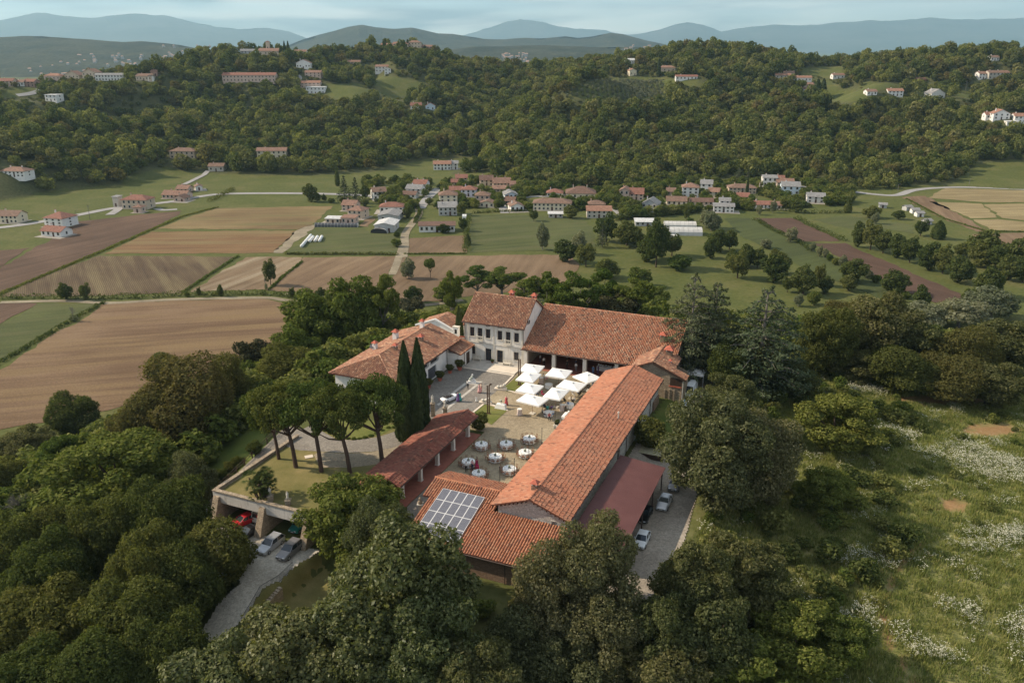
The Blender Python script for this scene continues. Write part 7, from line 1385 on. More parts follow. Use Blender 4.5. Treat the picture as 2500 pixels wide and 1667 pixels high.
def drape(name, poly, mat, step=1.0, y0=40.0, lift=.07):
    wp = np.array([T(u, v, y0) for u, v in poly] if y0 else [W(b_, a_) for b_, a_ in poly]); gx, gy = np.meshgrid(np.arange(wp[:, 0].min() - 2, wp[:, 0].max() + 2, step), np.arange(wp[:, 1].min() - 2, wp[:, 1].max() + 2, step)); x, y = gx.ravel(), gy.ravel(); z = terrain(x, y) + lift
    nr, nc = gx.shape; i = (np.arange(nr - 1)[:, None] * nc + np.arange(nc - 1)[None, :]).ravel(); cx = x[i] + step / 2; cy = y[i] + step / 2; ok = inpoly(cx, cy, [tuple(p[:2]) for p in wp]); i = i[ok]
    return tag(link(name, np_mesh(name, np.stack([x, y, z], 1), np.stack([i, i + 1, i + nc + 1, i + nc], 1), [mat], smooth=True)), kind='structure')
drape('parking', PARK, M_GPARK, .2, 0, .06)
drape('lawn', cB((930, 1090), (1070, 970), (1300, 850), (1700, 1050), (1500, 1500), (900, 1700), (560, 1560), (690, 1340), (800, 1200)), M_LAWND, .4, 40.0, .22)
drape('lawn', cA((60, 1120), (220, 1000), (430, 880), (600, 770), (760, 800), (830, 880), (560, 1110), (400, 1240), (270, 1290)), M_LAWNG, .8, 80)
m = MB(); V = []
for i in range(20):
    a = -24 - i * 1.05; z = min(0, max(-4, (a + 24) / 19 * 4.0)) + .06; V.append((W(-29.2, a, z), W(-25.6, a, z)))
for i in range(19): m.face([V[i][0], V[i + 1][0], V[i + 1][1], V[i][1]])
o = m.build('ramp_road', M_GDRIVE); o['kind'] = 'structure'
drape('drive', [(29.5, -50), (34.5, -50), (36.2, -30), (35.0, -12), (31, -8), (24.2, -8), (24.2, -46)], M_GPARK2, .25, 0, .08)
drape('lawn', [(24.2, 10.5), (24.2, -6), (30, -6), (33, 10)], M_LAWNG, .6, 0, .05)
drape('yard', [(24.6, 30), (24.6, 11), (34, 11), (34, 30)], M_GRAVEL2, .8, 0, .05)

rw = est_root('retaining_wall', -16.5, -44.8, -4, 'stained white concrete garden wall with stone buttresses over garages', 'wall')
M_CONC = plain('stained concrete', (0.56, 0.54, 0.50), .85, .08, .8, dirt=(0.22, 0.20, 0.18))
m = EMB(); m.box(-25.2, -6.6, -45.1, -44.75, -1.25, .35); m.build('concrete_beam', [M_CONC], rw)
m = EMB(); m.box(-25.25, -6.6, -45.2, -44.6, .36, .5); m.build('coping', [M_STONE2], rw)
for b in (-24.5, -16.8, -9.6):
    m = EMB(); m.hexa([(b - .55, -47.0, -4.2), (b + .55, -47.0, -4.2), (b + .55, -44.7, -4.2), (b - .55, -44.7, -4.2)], [(b - .45, -45.35, -.3), (b + .45, -45.35, -.3), (b + .45, -44.7, -.3), (b - .45, -44.7, -.3)]); m.build('buttress', [M_STONE2], rw)
    m = EMB(); m.box(b - .4, b + .4, -44.6, -38, -4.2, -.58); m.build('pier', [M_STONE2], rw)
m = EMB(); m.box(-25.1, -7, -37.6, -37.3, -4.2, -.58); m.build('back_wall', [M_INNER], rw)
gw = est_root('ramp_wall', -25, -36, -2, 'brown stone wall between terrace lawn and ramp', 'wall')
m = EMB(); m.box(-25.25, -24.85, -44.5, -26.5, -4.2, .35); m.build('wall', [M_STONE2], gw); m = EMB(); m.box(-25.35, -24.75, -44.55, -26.4, .355, .47); m.build('coping', [M_STONE2], gw)
fe = est_root('wooden_fence', -29.4, -36, -2, 'low brown wooden rail fence along the ramp', 'fence')
zf = lambda a: min(0, max(-4, (a + 24) / 19 * 4.0))
for i in range(12):
    a = -25 - i * 1.8; m = EMB(); m.box(-29.46, -29.32, a - .06, a + .06, zf(a) - .4, zf(a) + 1.0); m.build('post', [M_BARK], fe)
for k in (.55, .95):
    m = EMB()
    for i in range(11): a = -25 - i * 1.8; m.tube((-29.4, a, zf(a) + k), (-29.4, a - 1.8, zf(a - 1.8) + k), .05, .05, 5)
    m.build('rail', [M_BARK], fe)
# stairs and iron railing below the parking
st = P(*cB((900, 1085))[0], -4.0); sb = P(*cB((650, 1360))[0], -5.7); ss = empty('stone_stairs', tuple(sb)); tag(ss, 'narrow stone stairs beside the iron railing', 'stairs')
dv = (sb - st); dv[2] = 0; L_ = np.linalg.norm(dv); dv /= L_; nv = np.array([-dv[1], dv[0], 0])
for i in range(12):
    c = st + dv * (L_ * (i + .5) / 12); z = -4.0 - 1.7 * (i + 1) / 12; m = MB(); a = dv * L_ / 24; b = nv * .75
    m.hexa([c - a - b + (0, 0, -8 - c[2] + 0), c + a - b + (0, 0, -8 - c[2]), c + a + b + (0, 0, -8 - c[2]), c - a + b + (0, 0, -8 - c[2])], [np.array([*(c + s)[:2], z]) for s in (-a - b, a - b, a + b, -a + b)]); m.v = [tuple(np.array(p) - sb) for p in m.v]; m.build('step', [M_STONE2], ss)
rl = [P(*cB((1040, 935))[0], -3.95), P(*cB((910, 1062))[0], -3.95), P(*cB((735, 1165))[0], -4.1), P(*cB((640, 1330))[0], -5.1), P(*cB((548, 1480))[0], -5.9)]
rr = empty('iron_railing', tuple(rl[2])); tag(rr, 'black iron railing between gravel parking and lower lawn', 'railing')
for h in (.12, 1.02):
    m = MB(); m.path([tuple(p - rl[2] + (0, 0, h)) for p in rl], .03, 5); m.build('rail', [M_IRON], rr)
bar = MB(); bar.box(-.012, .012, -.012, .012, 0, .95); bar = bar.mesh('bar', [M_IRON])
for i in range(4):
    n = int(np.linalg.norm(rl[i + 1] - rl[i]) / .16)
    for k in range(n): link('bar', bar, rr, loc=tuple(rl[i] + (rl[i + 1] - rl[i]) * k / n - rl[2] + (0, 0, .08)))
# white drain cover on the lawn
p = P(*cA((1193, 1037))[0], .05); m = MB(); m.box(-.6, .6, -.45, .45, 0, .06); o = m.build('manhole_cover', [M_PALE], None, loc=tuple(p)); tag(o, 'pale square slab set in the terrace lawn', 'slab'); o.rotation_euler = (0, 0, .4)

# ------------------------------------------------------------------ people
SKEL = {'stand': ([(0, 0, .95), (0, 0, 1.18), (0, .01, 1.40), (0, 0, 1.50), (0, -.01, 1.63), (0, -.005, 1.73), (.17, .01, 1.40), (.23, .03, 1.14), (.22, -.06, .92), (.22, -.08, .82), (-.17, .01, 1.40), (-.23, .04, 1.14), (-.21, -.08, .94), (-.20, -.12, .84), (.10, 0, .90), (.11, -.03, .50), (.11, .02, .08), (.12, -.12, .04), (-.10, 0, .90), (-.12, .04, .50), (-.12, .12, .09), (-.13, -.01, .05)]),
        'sit': ([(0, 0, .50), (0, .03, .74), (0, .02, .96), (0, .0, 1.06), (0, -.03, 1.19), (0, -.03, 1.29), (.17, .02, .96), (.25, -.06, .74), (.16, -.28, .70), (.10, -.34, .72), (-.17, .02, .96), (-.25, -.04, .72), (-.18, -.26, .68), (-.12, -.33, .70), (.10, -.05, .48), (.13, -.44, .48), (.13, -.42, .09), (.13, -.56, .05), (-.10, -.05, .48), (-.13, -.44, .48), (-.13, -.40, .09), (-.13, -.54, .05)])}
EDG = [(0, 1), (1, 2), (2, 3), (3, 4), (4, 5), (2, 6), (6, 7), (7, 8), (8, 9), (2, 10), (10, 11), (11, 12), (12, 13), (0, 14), (14, 15), (15, 16), (16, 17), (0, 18), (18, 19), (19, 20), (20, 21)]
RAD = [.14, .125, .15, .055, .095, .075, .075, .052, .038, .036, .075, .052, .038, .036, .10, .068, .046, .045, .10, .068, .046, .045]
REG = [2, 1, 1, 0, 0, 3, 1, 1, 0, 0, 1, 1, 0, 0, 2, 2, 2, 4, 2, 2, 2, 4]      # skin, top, bottom, hair, shoe
def body_mesh(pose):
    pts = SKEL[pose]; me = bpy.data.meshes.new('person_' + pose); me.from_pydata(pts, EDG, []); o = bpy.data.objects.new('tmp', me); COL.objects.link(o)
    md = o.modifiers.new('skin', 'SKIN'); md.use_smooth_shade = True
    for i, sv in enumerate(me.skin_vertices[0].data): sv.radius = (RAD[i], RAD[i] * (.72 if i in (0, 1, 2) else 1)); sv.use_root = (i == 0)
    o.modifiers.new('sub', 'SUBSURF').levels = 1
    dg = bpy.context.evaluated_depsgraph_get(); ev = o.evaluated_get(dg); r = bpy.data.meshes.new_from_object(ev); r.name = 'person_' + pose; bpy.data.objects.remove(o)
    A = np.array(pts); hd = A[5]
    for m_ in range(5): r.materials.append(None)
    for pl in r.polygons:
        c = np.array(pl.center); best = (9, 0)
        for a, b in EDG:
            d = A[b] - A[a]; t = np.clip((c - A[a]).dot(d) / d.dot(d), 0, 1); q = np.linalg.norm(c - A[a] - d * t)
            if q < best[0]: best = (q, REG[b] if t > .5 else REG[a])
        k = best[1]
        if k in (0, 3) and c[2] > A[4][2] - .06: k = 3 if (c[1] > A[4][1] + .01 or c[2] > A[5][2] - .02) else 0
        pl.material_index = k
    return r
BODY = {k: body_mesh(k) for k in SKEL}
CM = {}
def cloth(c):
    if c not in CM: CM[c] = plain('cloth %.2f %.2f %.2f' % c, c, .9, .08, 6)
    return CM[c]
SKIN = plain('skin', (0.45, 0.27, 0.19), .6, .05, 5); HAIRS = [plain('dark hair', (0.03, 0.02, 0.015), .6), plain('brown hair', (0.10, 0.055, 0.03), .6), plain('fair hair', (0.30, 0.20, 0.10), .6)]
SHOE = plain('dark shoes', (0.03, 0.025, 0.022), .6)
dm = MB(); dm.lathe([(.30, .10), (.27, .45), (.20, .85), (.15, 1.02), (.17, 1.2), (.16, 1.38)], 12); DRESS = dm
def person(x, y, z, rz, pose, top, bot, label, hair=0, dress=None, group='wedding guests', sc=1.0):
    o = link('person', BODY[pose], None, loc=(x, y, z), rot=(0, 0, rz), scale=(sc, sc, sc)); tag(o, label, 'person', group)
    for i, mt in enumerate((SKIN, cloth(top), cloth(bot), HAIRS[hair], SHOE)): o.material_slots[i].link = 'OBJECT'; o.material_slots[i].material = mt
    if dress:
        m = MB()
        if pose == 'stand': m.lathe([(.33, .12), (.29, .45), (.22, .85), (.165, 1.04), (.185, 1.22), (.17, 1.40)], 12)
        else: m.hexa([(-.22, -.55, .25), (.22, -.55, .25), (.2, .1, .36), (-.2, .1, .36)], [(-.22, -.52, .60), (.22, -.52, .60), (.2, .12, .66), (-.2, .12, .66)])
        m.build('dress', [cloth(dress)], o, True)
    return o
BLK, WHT, NAV, GRY, PNK, RED, PUR, TEA, MAG, BLU, BEI = (.02, .02, .022), (.72, .72, .70), (.03, .045, .10), (.22, .22, .23), (.66, .36, .34), (.42, .07, .08), (.16, .10, .24), (.04, .32, .30), (.45, .02, .10), (.10, .22, .42), (.55, .46, .36)
def pp(x, y, *a, **k):
    p = P(*c9((x, y))[0], .06); return person(p[0], p[1], .06, *a, **k)
pp(588, 258, 2.8, 'stand', WHT, BLK, 'man in white shirt and black trousers on the piazza')
pp(733, 308, 1.2, 'stand', PNK, PNK, 'woman in long pink dress on the piazza', 1, PNK); pp(757, 300, -.6, 'stand', BEI, PNK, 'woman in pale blouse and pink skirt beside the pink dress', 2)
pp(462, 418, .4, 'stand', PUR, PUR, 'woman in long purple dress beside the white car', 0, PUR); pp(486, 412, 2.2, 'stand', TEA, TEA, 'woman in teal dress beside the purple dress', 0, TEA)
pp(695, 422, .5, 'stand', WHT, WHT, 'small child in white on the piazza', 2, WHT, sc=.62)
pp(1078, 462, -.4, 'stand', PNK, RED, 'woman in red pink dress behind the gift table', 1, RED)
pp(1617, 448, .3, 'stand', WHT, BEI, 'guest in white standing between the front umbrellas', 1)
pp(567, 1318, 3.0, 'stand', WHT, BLK, 'waiter in white shirt and dark trousers at a dinner table'); pp(645, 1295, 2.6, 'stand', PNK, NAV, 'woman in pink top beside the waiter', 1); pp(703, 1280, 2.0, 'stand', BLK, MAG, 'woman in black top and magenta skirt at a dinner table', 0, MAG)
for (x, y, rz, t, b, lab, hr) in ((1558, 610, 1.2, WHT, NAV, 'seated guest in white shirt at the small round table, front left', 0), (1625, 650, 0.1, RED, BLK, 'seated guest in dark red, nearest at the small round table', 0), (1678, 605, -1.0, WHT, BLU, 'seated guest in white and blue at the small round table', 1), (1602, 545, 3.0, TEA, TEA, 'seated woman in teal at the small round table', 0), (1560, 520, 2.4, NAV, BLK, 'seated guest in navy, far left at the small round table', 0), (1655, 545, -2.6, PUR, BLK, 'seated guest in purple at the small round table', 1), (1535, 590, 1.6, GRY, BLK, 'seated guest in grey at the small round table edge', 0)):
    pp(x, y, rz, 'sit', t, b, lab, hr)
for (x, y, rz, ps, t, b, lab, hr) in ((1832, 545, .5, 'stand', WHT, BLK, 'man in white shirt standing by the second cocktail table', 0), (1815, 445, 2.5, 'sit', BLK, BLK, 'seated guest in black behind the cocktail table', 0), (1865, 495, -1, 'sit', BLU, NAV, 'seated guest in blue jacket near the barn', 0), (1905, 440, 2, 'sit', BEI, BLK, 'seated guest in beige near the barn', 0), (1950, 438, -2, 'sit', WHT, GRY, 'seated guest in white near the barn', 1), (1920, 350, 1, 'sit', WHT, WHT, 'seated guest in white under the right umbrella', 1), (1985, 345, 2, 'sit', WHT, NAV, 'seated guest in white and navy under the right umbrella', 0), (2025, 345, -1, 'sit', BLK, BLK, 'seated guest in black under the right umbrella', 0), (2130, 235, .5, 'stand', BEI, BLK, 'guest in beige behind the right umbrella', 0), (2180, 235, -.5, 'stand', WHT, BLU, 'guest in white shirt behind the right umbrella', 0), (2225, 200, 1, 'stand', NAV, BLK, 'guest in navy behind the right umbrella', 0), (1550, 140, 2, 'sit', WHT, WHT, 'seated guest in white under the rear umbrella', 1), (1608, 150, -2, 'sit', PNK, PNK, 'seated guest in pink under the rear umbrella', 1), (1512, 300, 1, 'stand', WHT, GRY, 'guest in white between the left umbrellas', 0), (1532, 350, 1, 'sit', MAG, MAG, 'seated guest in magenta between the left umbrellas', 0), (1475, 345, 0, 'sit', NAV, NAV, 'seated guest in navy between the left umbrellas', 0)):
    pp(x, y, rz, ps, t, b, lab, hr)
for (b, a, rz, t, bt, lab) in ((-.6, 17.0, .4, WHT, BLK, 'guest in white inside the loggia, left bay'), (.6, 18.4, 2.0, GRY, BLK, 'guest in grey inside the loggia, left bay'), (-1.8, 18.2, 1.0, WHT, NAV, 'guest in white and navy at the loggia wall'), (4.0, 17.2, 0, BLK, BLK, 'guest in black inside the loggia, middle bay'), (5.4, 18.4, 1, NAV, BLK, 'guest in navy inside the loggia, middle bay'), (6.0, 16.6, 3, WHT, GRY, 'guest in white inside the loggia, middle bay'), (7.2, 19.0, 2, PNK, PNK, 'guest in pink inside the loggia, middle bay'), (9.4, 16.4, 0, BLU, BLU, 'guest in blue suit inside the loggia, right bay'), (10.2, 17.0, 1, PUR, PUR, 'guest in purple inside the loggia, right bay'), (2.9, 20.5, 1, WHT, BLK, 'waiter in white deep inside the loggia')):
    p = W(b, a); person(p[0], p[1], .08, rz, 'stand', t, bt, lab, 0)

# ------------------------------------------------------------------ party furniture
M_LINEN = plain('white linen', (0.80, 0.79, 0.76), .9, .03, 3); M_LINENP = plain('blush linen', (0.60, 0.50, 0.45), .9, .06, 4); M_CHAIR = plain('brown chair wood', (0.19, 0.085, 0.045), .5, .15, 5)
def canopy_umbrella(b, a, w, d, rz, label):
    p = W(b, a); o = empty('parasol', (p[0], p[1], .05), -AZ + rz); tag(o, label, 'parasol', 'white parasols in the court')
    m = MB(); e, ap = 2.5, 3.05; q = [(-w / 2, -d / 2, e), (w / 2, -d / 2, e), (w / 2, d / 2, e), (-w / 2, d / 2, e)]
    for i in range(4):
        j = (i + 1) % 4; mid = tuple((np.array(q[i]) + q[j]) / 2 * (1, 1, 1) + (0, 0, -.03)); m.face([q[i], mid, (0, 0, ap)]); m.face([mid, q[j], (0, 0, ap)])
    m.build('canopy', [M_LINEN], o)
    for i in range(4):
        j = (i + 1) % 4; m = MB(); m.face([(q[i][0], q[i][1], e - .24), (q[j][0], q[j][1], e - .24), q[j], q[i]]); m.build('valance', [M_LINEN], o)
    m = MB(); m.box(-.28, .28, -.22, .22, ap - .08, ap + .06); m.build('vent_cap', [M_LINEN], o)
    m = MB(); m.tube((0, 0, 0), (0, 0, ap - .02), .035, .03, 7); m.build('pole', [M_CHAIR], o)
    for i in range(4): m = MB(); m.tube((0, 0, 2.2), (q[i][0] * .97, q[i][1] * .97, e - .03), .018, .018, 4); m.build('rib', [M_CHAIR], o)
    m = MB(); m.box(-.45, .45, -.45, .45, 0, .09); m.build('base', [M_STONEW], o)
for (b, a, w, d, rz, lab) in ((0.1, 8.9, 3.7, 3.9, .05, 'white parasol nearest the terrace and loggia'), (5.4, 8.7, 3.8, 4.0, .02, 'white parasol in the middle of the rear row'), (10.7, 8.8, 3.9, 3.6, -.52, 'turned white parasol at the barn end of the rear row'), (1.1, 4.9, 3.3, 4.2, .0, 'white parasol on the lawn, second row'), (9.3, 4.2, 4.2, 3.7, -.08, 'white parasol beside the barn, second row'), (3.2, .2, 3.5, 4.0, -.05, 'white parasol third back on the left side'), (8.1, -.2, 3.1, 4.5, -.02, 'white parasol third back on the right side'), (5.4, -4.1, 4.3, 3.4, -.14, 'frontmost white parasol above the seated guests')):
    canopy_umbrella(b, a, w, d, rz, lab)
cm = MB()
for x in (-.18, .18):
    cm.tube((x, -.18, 0), (x, -.18, .45), .018, .018, 5); cm.tube((x, .2, 0), (x, .17, .46), .02, .018, 5); cm.tube((x, .17, .46), (x, .24, .95), .018, .016, 5)
cm.box(-.21, .21, -.21, .2, .45, .49)
for z, y in ((.58, .19), (.78, .215), (.93, .236)): cm.box(-.18, .18, y - .012, y + .012, z - .025, z + .025)
CHAIR = cm.mesh('chair', [M_CHAIR])
def folds(r, z0, z1, flare, n=40):
    m = MB(); rows = []
    for z, k in ((z1, 0), (z1 - .12, .02), ((z0 + z1) / 2, .5), (z0, 1)): rows.append([((r + flare * k * (.5 + .5 * math.sin(i * 2 * math.pi * 10 / n))) * math.cos(2 * math.pi * i / n), (r + flare * k * (.5 + .5 * math.sin(i * 2 * math.pi * 10 / n))) * math.sin(2 * math.pi * i / n), z) for i in range(n)])
    for a, b in zip(rows[:-1], rows[1:]):
        for i in range(n): j = (i + 1) % n; m.face([b[i], b[j], a[j], a[i]])
    m.face(rows[0]); return m
CLOTHM = folds(.95, .05, .76, .10).mesh('tablecloth', [M_LINEN]); SMALLC = folds(.70, .05, .74, .08).mesh('tablecloth', [M_LINEN])
legm = MB(); legm.tube((0, 0, 0), (0, 0, .72), .06, .06, 6); legm.tube((0, 0, 0), (0, 0, .05), .35, .3, 8); LEGM = legm.mesh('pedestal', [M_IRON])
pm = MB(); pm.lathe([(.12, 0), (.135, .012)], 10); PLATE = pm.mesh('plate', [plain('dove grey china', (0.50, 0.50, 0.50), .3)])
cen = MB(); RC = random.Random(3)
for k in range(7): a = k * .9; cen.lathe([(.05, 0), (.055, .12), (.02, .2), (.018, .32)], 6, k % 2, (.16 * math.cos(a) * (k > 0), .16 * math.sin(a) * (k > 0), 0))
for k in range(5): cen.ball((.1 * math.cos(k * 1.3), .1 * math.sin(k * 1.3), .3 + .05 * (k % 2)), .07, 6, 2)
CENT = cen.mesh('centrepiece', [plain('dark glass', (.03, .035, .03), .2), plain('clear glass', (.4, .42, .4), .2), cloth((.30, .34, .22))])
def round_table(b, a, where, n=10):
    p = W(b, a); t = empty('round_table', (p[0], p[1], .05), RC.uniform(0, 1)); tag(t, 'round dinner table with white cloth, ' + where, 'table', 'round dinner tables'); link('tablecloth', CLOTHM, t); link('pedestal', LEGM, t)
    c = link('centrepiece', CENT, None, loc=(p[0], p[1], .815)); tag(c, 'bottle and flower centrepiece on the dinner table ' + where, 'centrepiece', 'table centrepieces')
    for k in range(n):
        an = 2 * math.pi * (k + RC.uniform(-.12, .12)) / n; r = 1.18 + RC.uniform(-.05, .12)
        ch = link('chair', CHAIR, None, loc=(p[0] + r * math.cos(an), p[1] + r * math.sin(an), .05), rot=(0, 0, an - math.pi / 2 + RC.uniform(-.12, .12))); tag(ch, 'brown wooden chair at the dinner table ' + where, 'chair', 'chairs at the dinner table ' + where)
        link('plate', PLATE, t, loc=(.72 * math.cos(an), .72 * math.sin(an), .765))
for (x, y, wh) in ((748, 1030, 'nearest the oleander bush'), (1065, 1020, 'in the middle of the rear row'), (1362, 950, 'farthest from the portico'), (925, 1185, 'in the centre of all tables'), (1305, 1130, 'closest to the long barn'), (582, 1250, 'where the waiter stands'), (712, 1400, 'nearest the low wing roof'), (1105, 1345, 'between centre and barn gable')):
    b, a = toL(*P(*c9((x, y))[0], 0)[:2]); round_table(b, a + .35, wh)
def cocktail(x, y, lab, cl=M_LINENP):
    p = P(*c9((x, y))[0], .05); t = empty('cocktail_table', (p[0], p[1] + .35, .05)); tag(t, lab, 'table', 'cocktail tables'); folds(.40, .02, 1.08, .09, 32).build('tablecloth', [cl], t); m = MB(); m.lathe([(.41, 1.085), (.41, 1.10)], 20); m.build('table_top', [M_LINEN], t)
cocktail(1247, 600, 'tall blush clothed cocktail table alone in front of the parasols'); cocktail(1787, 545, 'tall blush clothed cocktail table near the barn'); cocktail(1522, 192, 'tall blush clothed cocktail table under the rear parasols')
def small_table(x, y, lab):
    p = P(*c9((x, y))[0], .05); t = empty('small_round_table', (p[0], p[1], .05)); tag(t, lab, 'table', 'small round tables'); link('tablecloth', SMALLC, t); link('pedestal', LEGM, t)
small_table(1615, 600, 'small round table ringed by seated guests'); small_table(1620, 245, 'small white round table between the parasols'); small_table(1885, 495, 'small round table near the barn wall')
p = P(*c9((1010, 512))[0], .05); t = empty('gift_table', (p[0], p[1] + .3, .05), -AZ); tag(t, 'white draped gift table with ornaments on the lawn edge', 'table'); m = MB(); m.hexa([(-1.0, -.5, 0), (1.0, -.5, 0), (.9, .45, 0), (-.9, .45, 0)], [(-.75, -.35, .78), (.75, -.35, .78), (.75, .35, .78), (-.75, .35, .78)]); m.build('tablecloth', [M_LINEN], t)
m = MB(); m.lathe([(.14, .78), (.05, .9), (.16, 1.1), (.2, 1.25)], 8); m.build('vase', [M_STONEW], t)
for k in range(6): m = MB(); m.ball((-.05 + .14 * math.cos(k), .14 * math.sin(k), 1.38 + .06 * (k % 2)), .11, 7); m.build('flower', [cloth((.62, .60, .50)) if k % 2 else cloth((.16, .22, .10))], t)
# benches, pots, statues, posts, lamps
def est_thing(name, b, a, z, lab, cat, rz=0, group=None): p = W(b, a); o = empty(name, (p[0], p[1], z), -AZ + rz); return tag(o, lab, cat, group)
for (b, a, lab) in ((-13.4, 14.2, 'pale stone bench left of the manor doors'), (-7.1, 14.2, 'pale wooden bench right of the manor doors')):
    o = est_thing('bench', b, a, .17, lab, 'bench'); m = MB(); m.box(-.8, .8, -.25, .2, .40, .46); m.build('seat', [M_STONEW], o); m = MB(); m.box(-.8, .8, .2, .26, .46, .95); m.build('backrest', [M_STONEW], o)
    for x in (-.7, .7): m = MB(); m.box(x - .06, x + .06, -.24, .25, 0, .40); m.build('leg', [M_STONEW], o)
def pot_plant(b, a, s, lab, z=0.03):
    o = est_thing('potted_plant', b, a, z, lab, 'plant', 0, 'potted plants'); m = MB(); m.lathe([(.28 * s, 0), (.42 * s, .5 * s), (.46 * s, .55 * s), (.38 * s, .55 * s)], 10); m.build('pot', [M_CAP], o); link('foliage', PROTO['shrubd'][0], o, loc=(0, 0, .5 * s), scale=(1.7 * s, 1.7 * s, 1.3 * s))
for (b, a, s, lab) in ((-14.4, 8.7, 1.2, 'large potted plant at the terrace corner'), (-15.4, 6.6, 1.0, 'potted plant beside the garage door, terrace side'), (-15.4, 2.6, 1.1, 'potted plant in front of the grey garage door'), (-15.6, -1.4, 1.1, 'potted plant nearest the cypresses'), (-10.2, 14.3, .5, 'small flower bowl between the manor doors')): pot_plant(b, a, s, lab)
for (x, y, lab) in ((812, 442, 'reclining stone lion by the front lawn'), (1005, 268, 'reclining stone lion by the rear lawn')):
    p = P(*c9((x, y))[0], .05); o = empty('lion_statue', tuple(p), -AZ + .25); tag(o, lab, 'statue', 'stone lions'); m = MB(); m.box(-1.1, 1.1, -.42, .42, 0, .32); m.build('plinth', [M_PALE], o)
    m = MB(); m.ball((.15, 0, .62), .34, 9, 0, .85); m.ball((-.45, 0, .58), .32, 9, 0, .8); m.ball((.62, 0, .88), .27, 9, 0, 1.1); m.ball((.82, 0, .82), .14, 7); m.tube((.5, .18, .42), (1.0, .2, .40), .10, .08, 6); m.tube((.5, -.18, .42), (1.0, -.2, .40), .10, .08, 6); m.tube((-.7, .25, .42), (-.1, .33, .4), .13, .08, 6); m.tube((-.75, 0, .5), (-1.0, .25, .45), .05, .04, 5); m.build('lion', [M_STONEW], o, True)
def figure_statue(p, h, ped, lab, rz=0, mat=None, name='stone_statue'):
    o = empty(name, tuple(p), rz); tag(o, lab, 'statue', 'stone garden statues'); m = MB(); m.box(-.32, .32, -.32, .32, 0, ped); m.box(-.40, .40, -.40, .40, ped, ped + .12); m.build('pedestal', [M_STONE2], o)
    b = link('figure', BODY['stand'], o, loc=(0, 0, ped + .12), scale=(h / 1.75,) * 3)
    for i in range(5): b.material_slots[i].link = 'OBJECT'; b.material_slots[i].material = M_STONEW
    m = MB(); m.lathe([(.30, .05), (.24, .5), (.17, 1.0), (.17, 1.2)], 9); q = m.build('drapery', [M_STONEW], o, True, loc=(0, 0, ped + .12)); q.scale = (h / 1.75,) * 3
figure_statue(P(*cB((828, 285))[0], .02), 1.25, .75, 'weathered statue on pedestal beside the fan palms'); figure_statue(P(*cB((995, 325))[0], .02), 1.25, .75, 'weathered statue on pedestal above the second garage')
for (b, a, lab) in ((-9.3, -11.4, 'tall stone gate pillar with statue beside the cypresses'), (-6.6, -12.2, 'second stone gate pillar with statue at the court gate')):
    figure_statue(W(b, a, .02), 1.5, 2.2, lab, name='gate_pillar')
p = W(4.0, -39.6, -.3); o = empty('stone_bust', tuple(p)); tag(o, 'dark stone bust on a post beside the solar roof', 'statue'); m = MB(); m.box(-.22, .22, -.22, .22, 0, 2.3); m.box(-.4, .4, -.4, .4, 2.3, 2.45); m.build('pedestal', [M_STONEW], o); m = MB(); m.lathe([(.3, 2.45), (.34, 2.7), (.12, 2.9), (.16, 3.05), (.17, 3.2), (.08, 3.35)], 9); m.build('bust', [M_STONE2], o, True)
ga = est_thing('iron_gate', -4.2, -12.4, .03, 'low black iron railing between gate pillar and portico', 'railing')
for k in range(24): link('bar', bar, ga, loc=(-2.2 + k * .19, 0, .1))
for z in (.2, 1.0): m = MB(); m.tube((-2.3, 0, z), (2.3, 0, z), .03, .03, 5); m.build('rail', [M_IRON], ga)
for (x, y, lab) in ((850, 572, 'pair of tall rusted steel blades on the front lawn'), (1245, 208, 'pair of tall rusted steel blades on the rear lawn')):
    p = P(*c9((x, y))[0], .05); o = empty('steel_sculpture', tuple(p), -AZ); tag(o, lab, 'sculpture', 'steel sculptures')
    for dx in (-.16, .16): m = MB(); m.box(dx - .09, dx + .09, -.06, .06, 0, 5.0); m.build('blade', [M_STEEL], o)
    m = MB(); m.box(-.4, .4, -.2, .2, 0, .06); m.build('base_plate', [M_STEEL], o)
    if y > 400:
        m = MB(); m.path([(.16, 0, 5.0), (.4, 0, 5.35), (.7, .1, 5.3)], [.1, .16, .05], 6); m.build('sculpted_top', [M_STEEL], o)
for (x, y, h, lab) in ((1530, 960, 2.6, 'slim black lamp post beside the farthest dinner table'), (1697, 762, 2.6, 'slim black lamp post near the seated guests'), (1365, 1155, 2.6, 'slim black lamp post beside the barn side table'), (1180, 1362, 2.6, 'slim black lamp post at the table between centre and barn'), (995, 1470, 2.6, 'slim black lamp post nearest the low wing')):
    p = P(*c9((x, y))[0], .05); o = empty('lamp_post', tuple(p)); tag(o, lab, 'lamp post', 'lamp posts along the barn'); m = MB(); m.tube((0, 0, 0), (0, 0, h), .045, .035, 6); m.build('post', [M_IRON], o); m = MB(); m.lathe([(.10, 0), (.08, .06)], 8); m.build('foot', [M_IRON], o); m = MB(); m.box(-.07, .07, -.07, .07, h, h + .12); m.build('lamp_head', [M_IRON], o)
p = P(*c9((640, 182))[0], .05); o = empty('flower_stand', tuple(p)); tag(o, 'white flower stand with two baskets on the piazza', 'flower stand', None); m = MB(); m.box(-.7, .7, -.3, .3, 0, .45); m.build('table', [M_LINEN], o)
for k, (x, z, r) in enumerate(((-.3, .75, .28), (.3, .7, .26), (0, 1.15, .25), (.1, 1.6, .16))): m = MB(); m.ball((x, 0, z), r, 8); m.build('flower_ball', [cloth((.66, .66, .64)) if k % 2 else cloth((.45, .48, .42))], o)
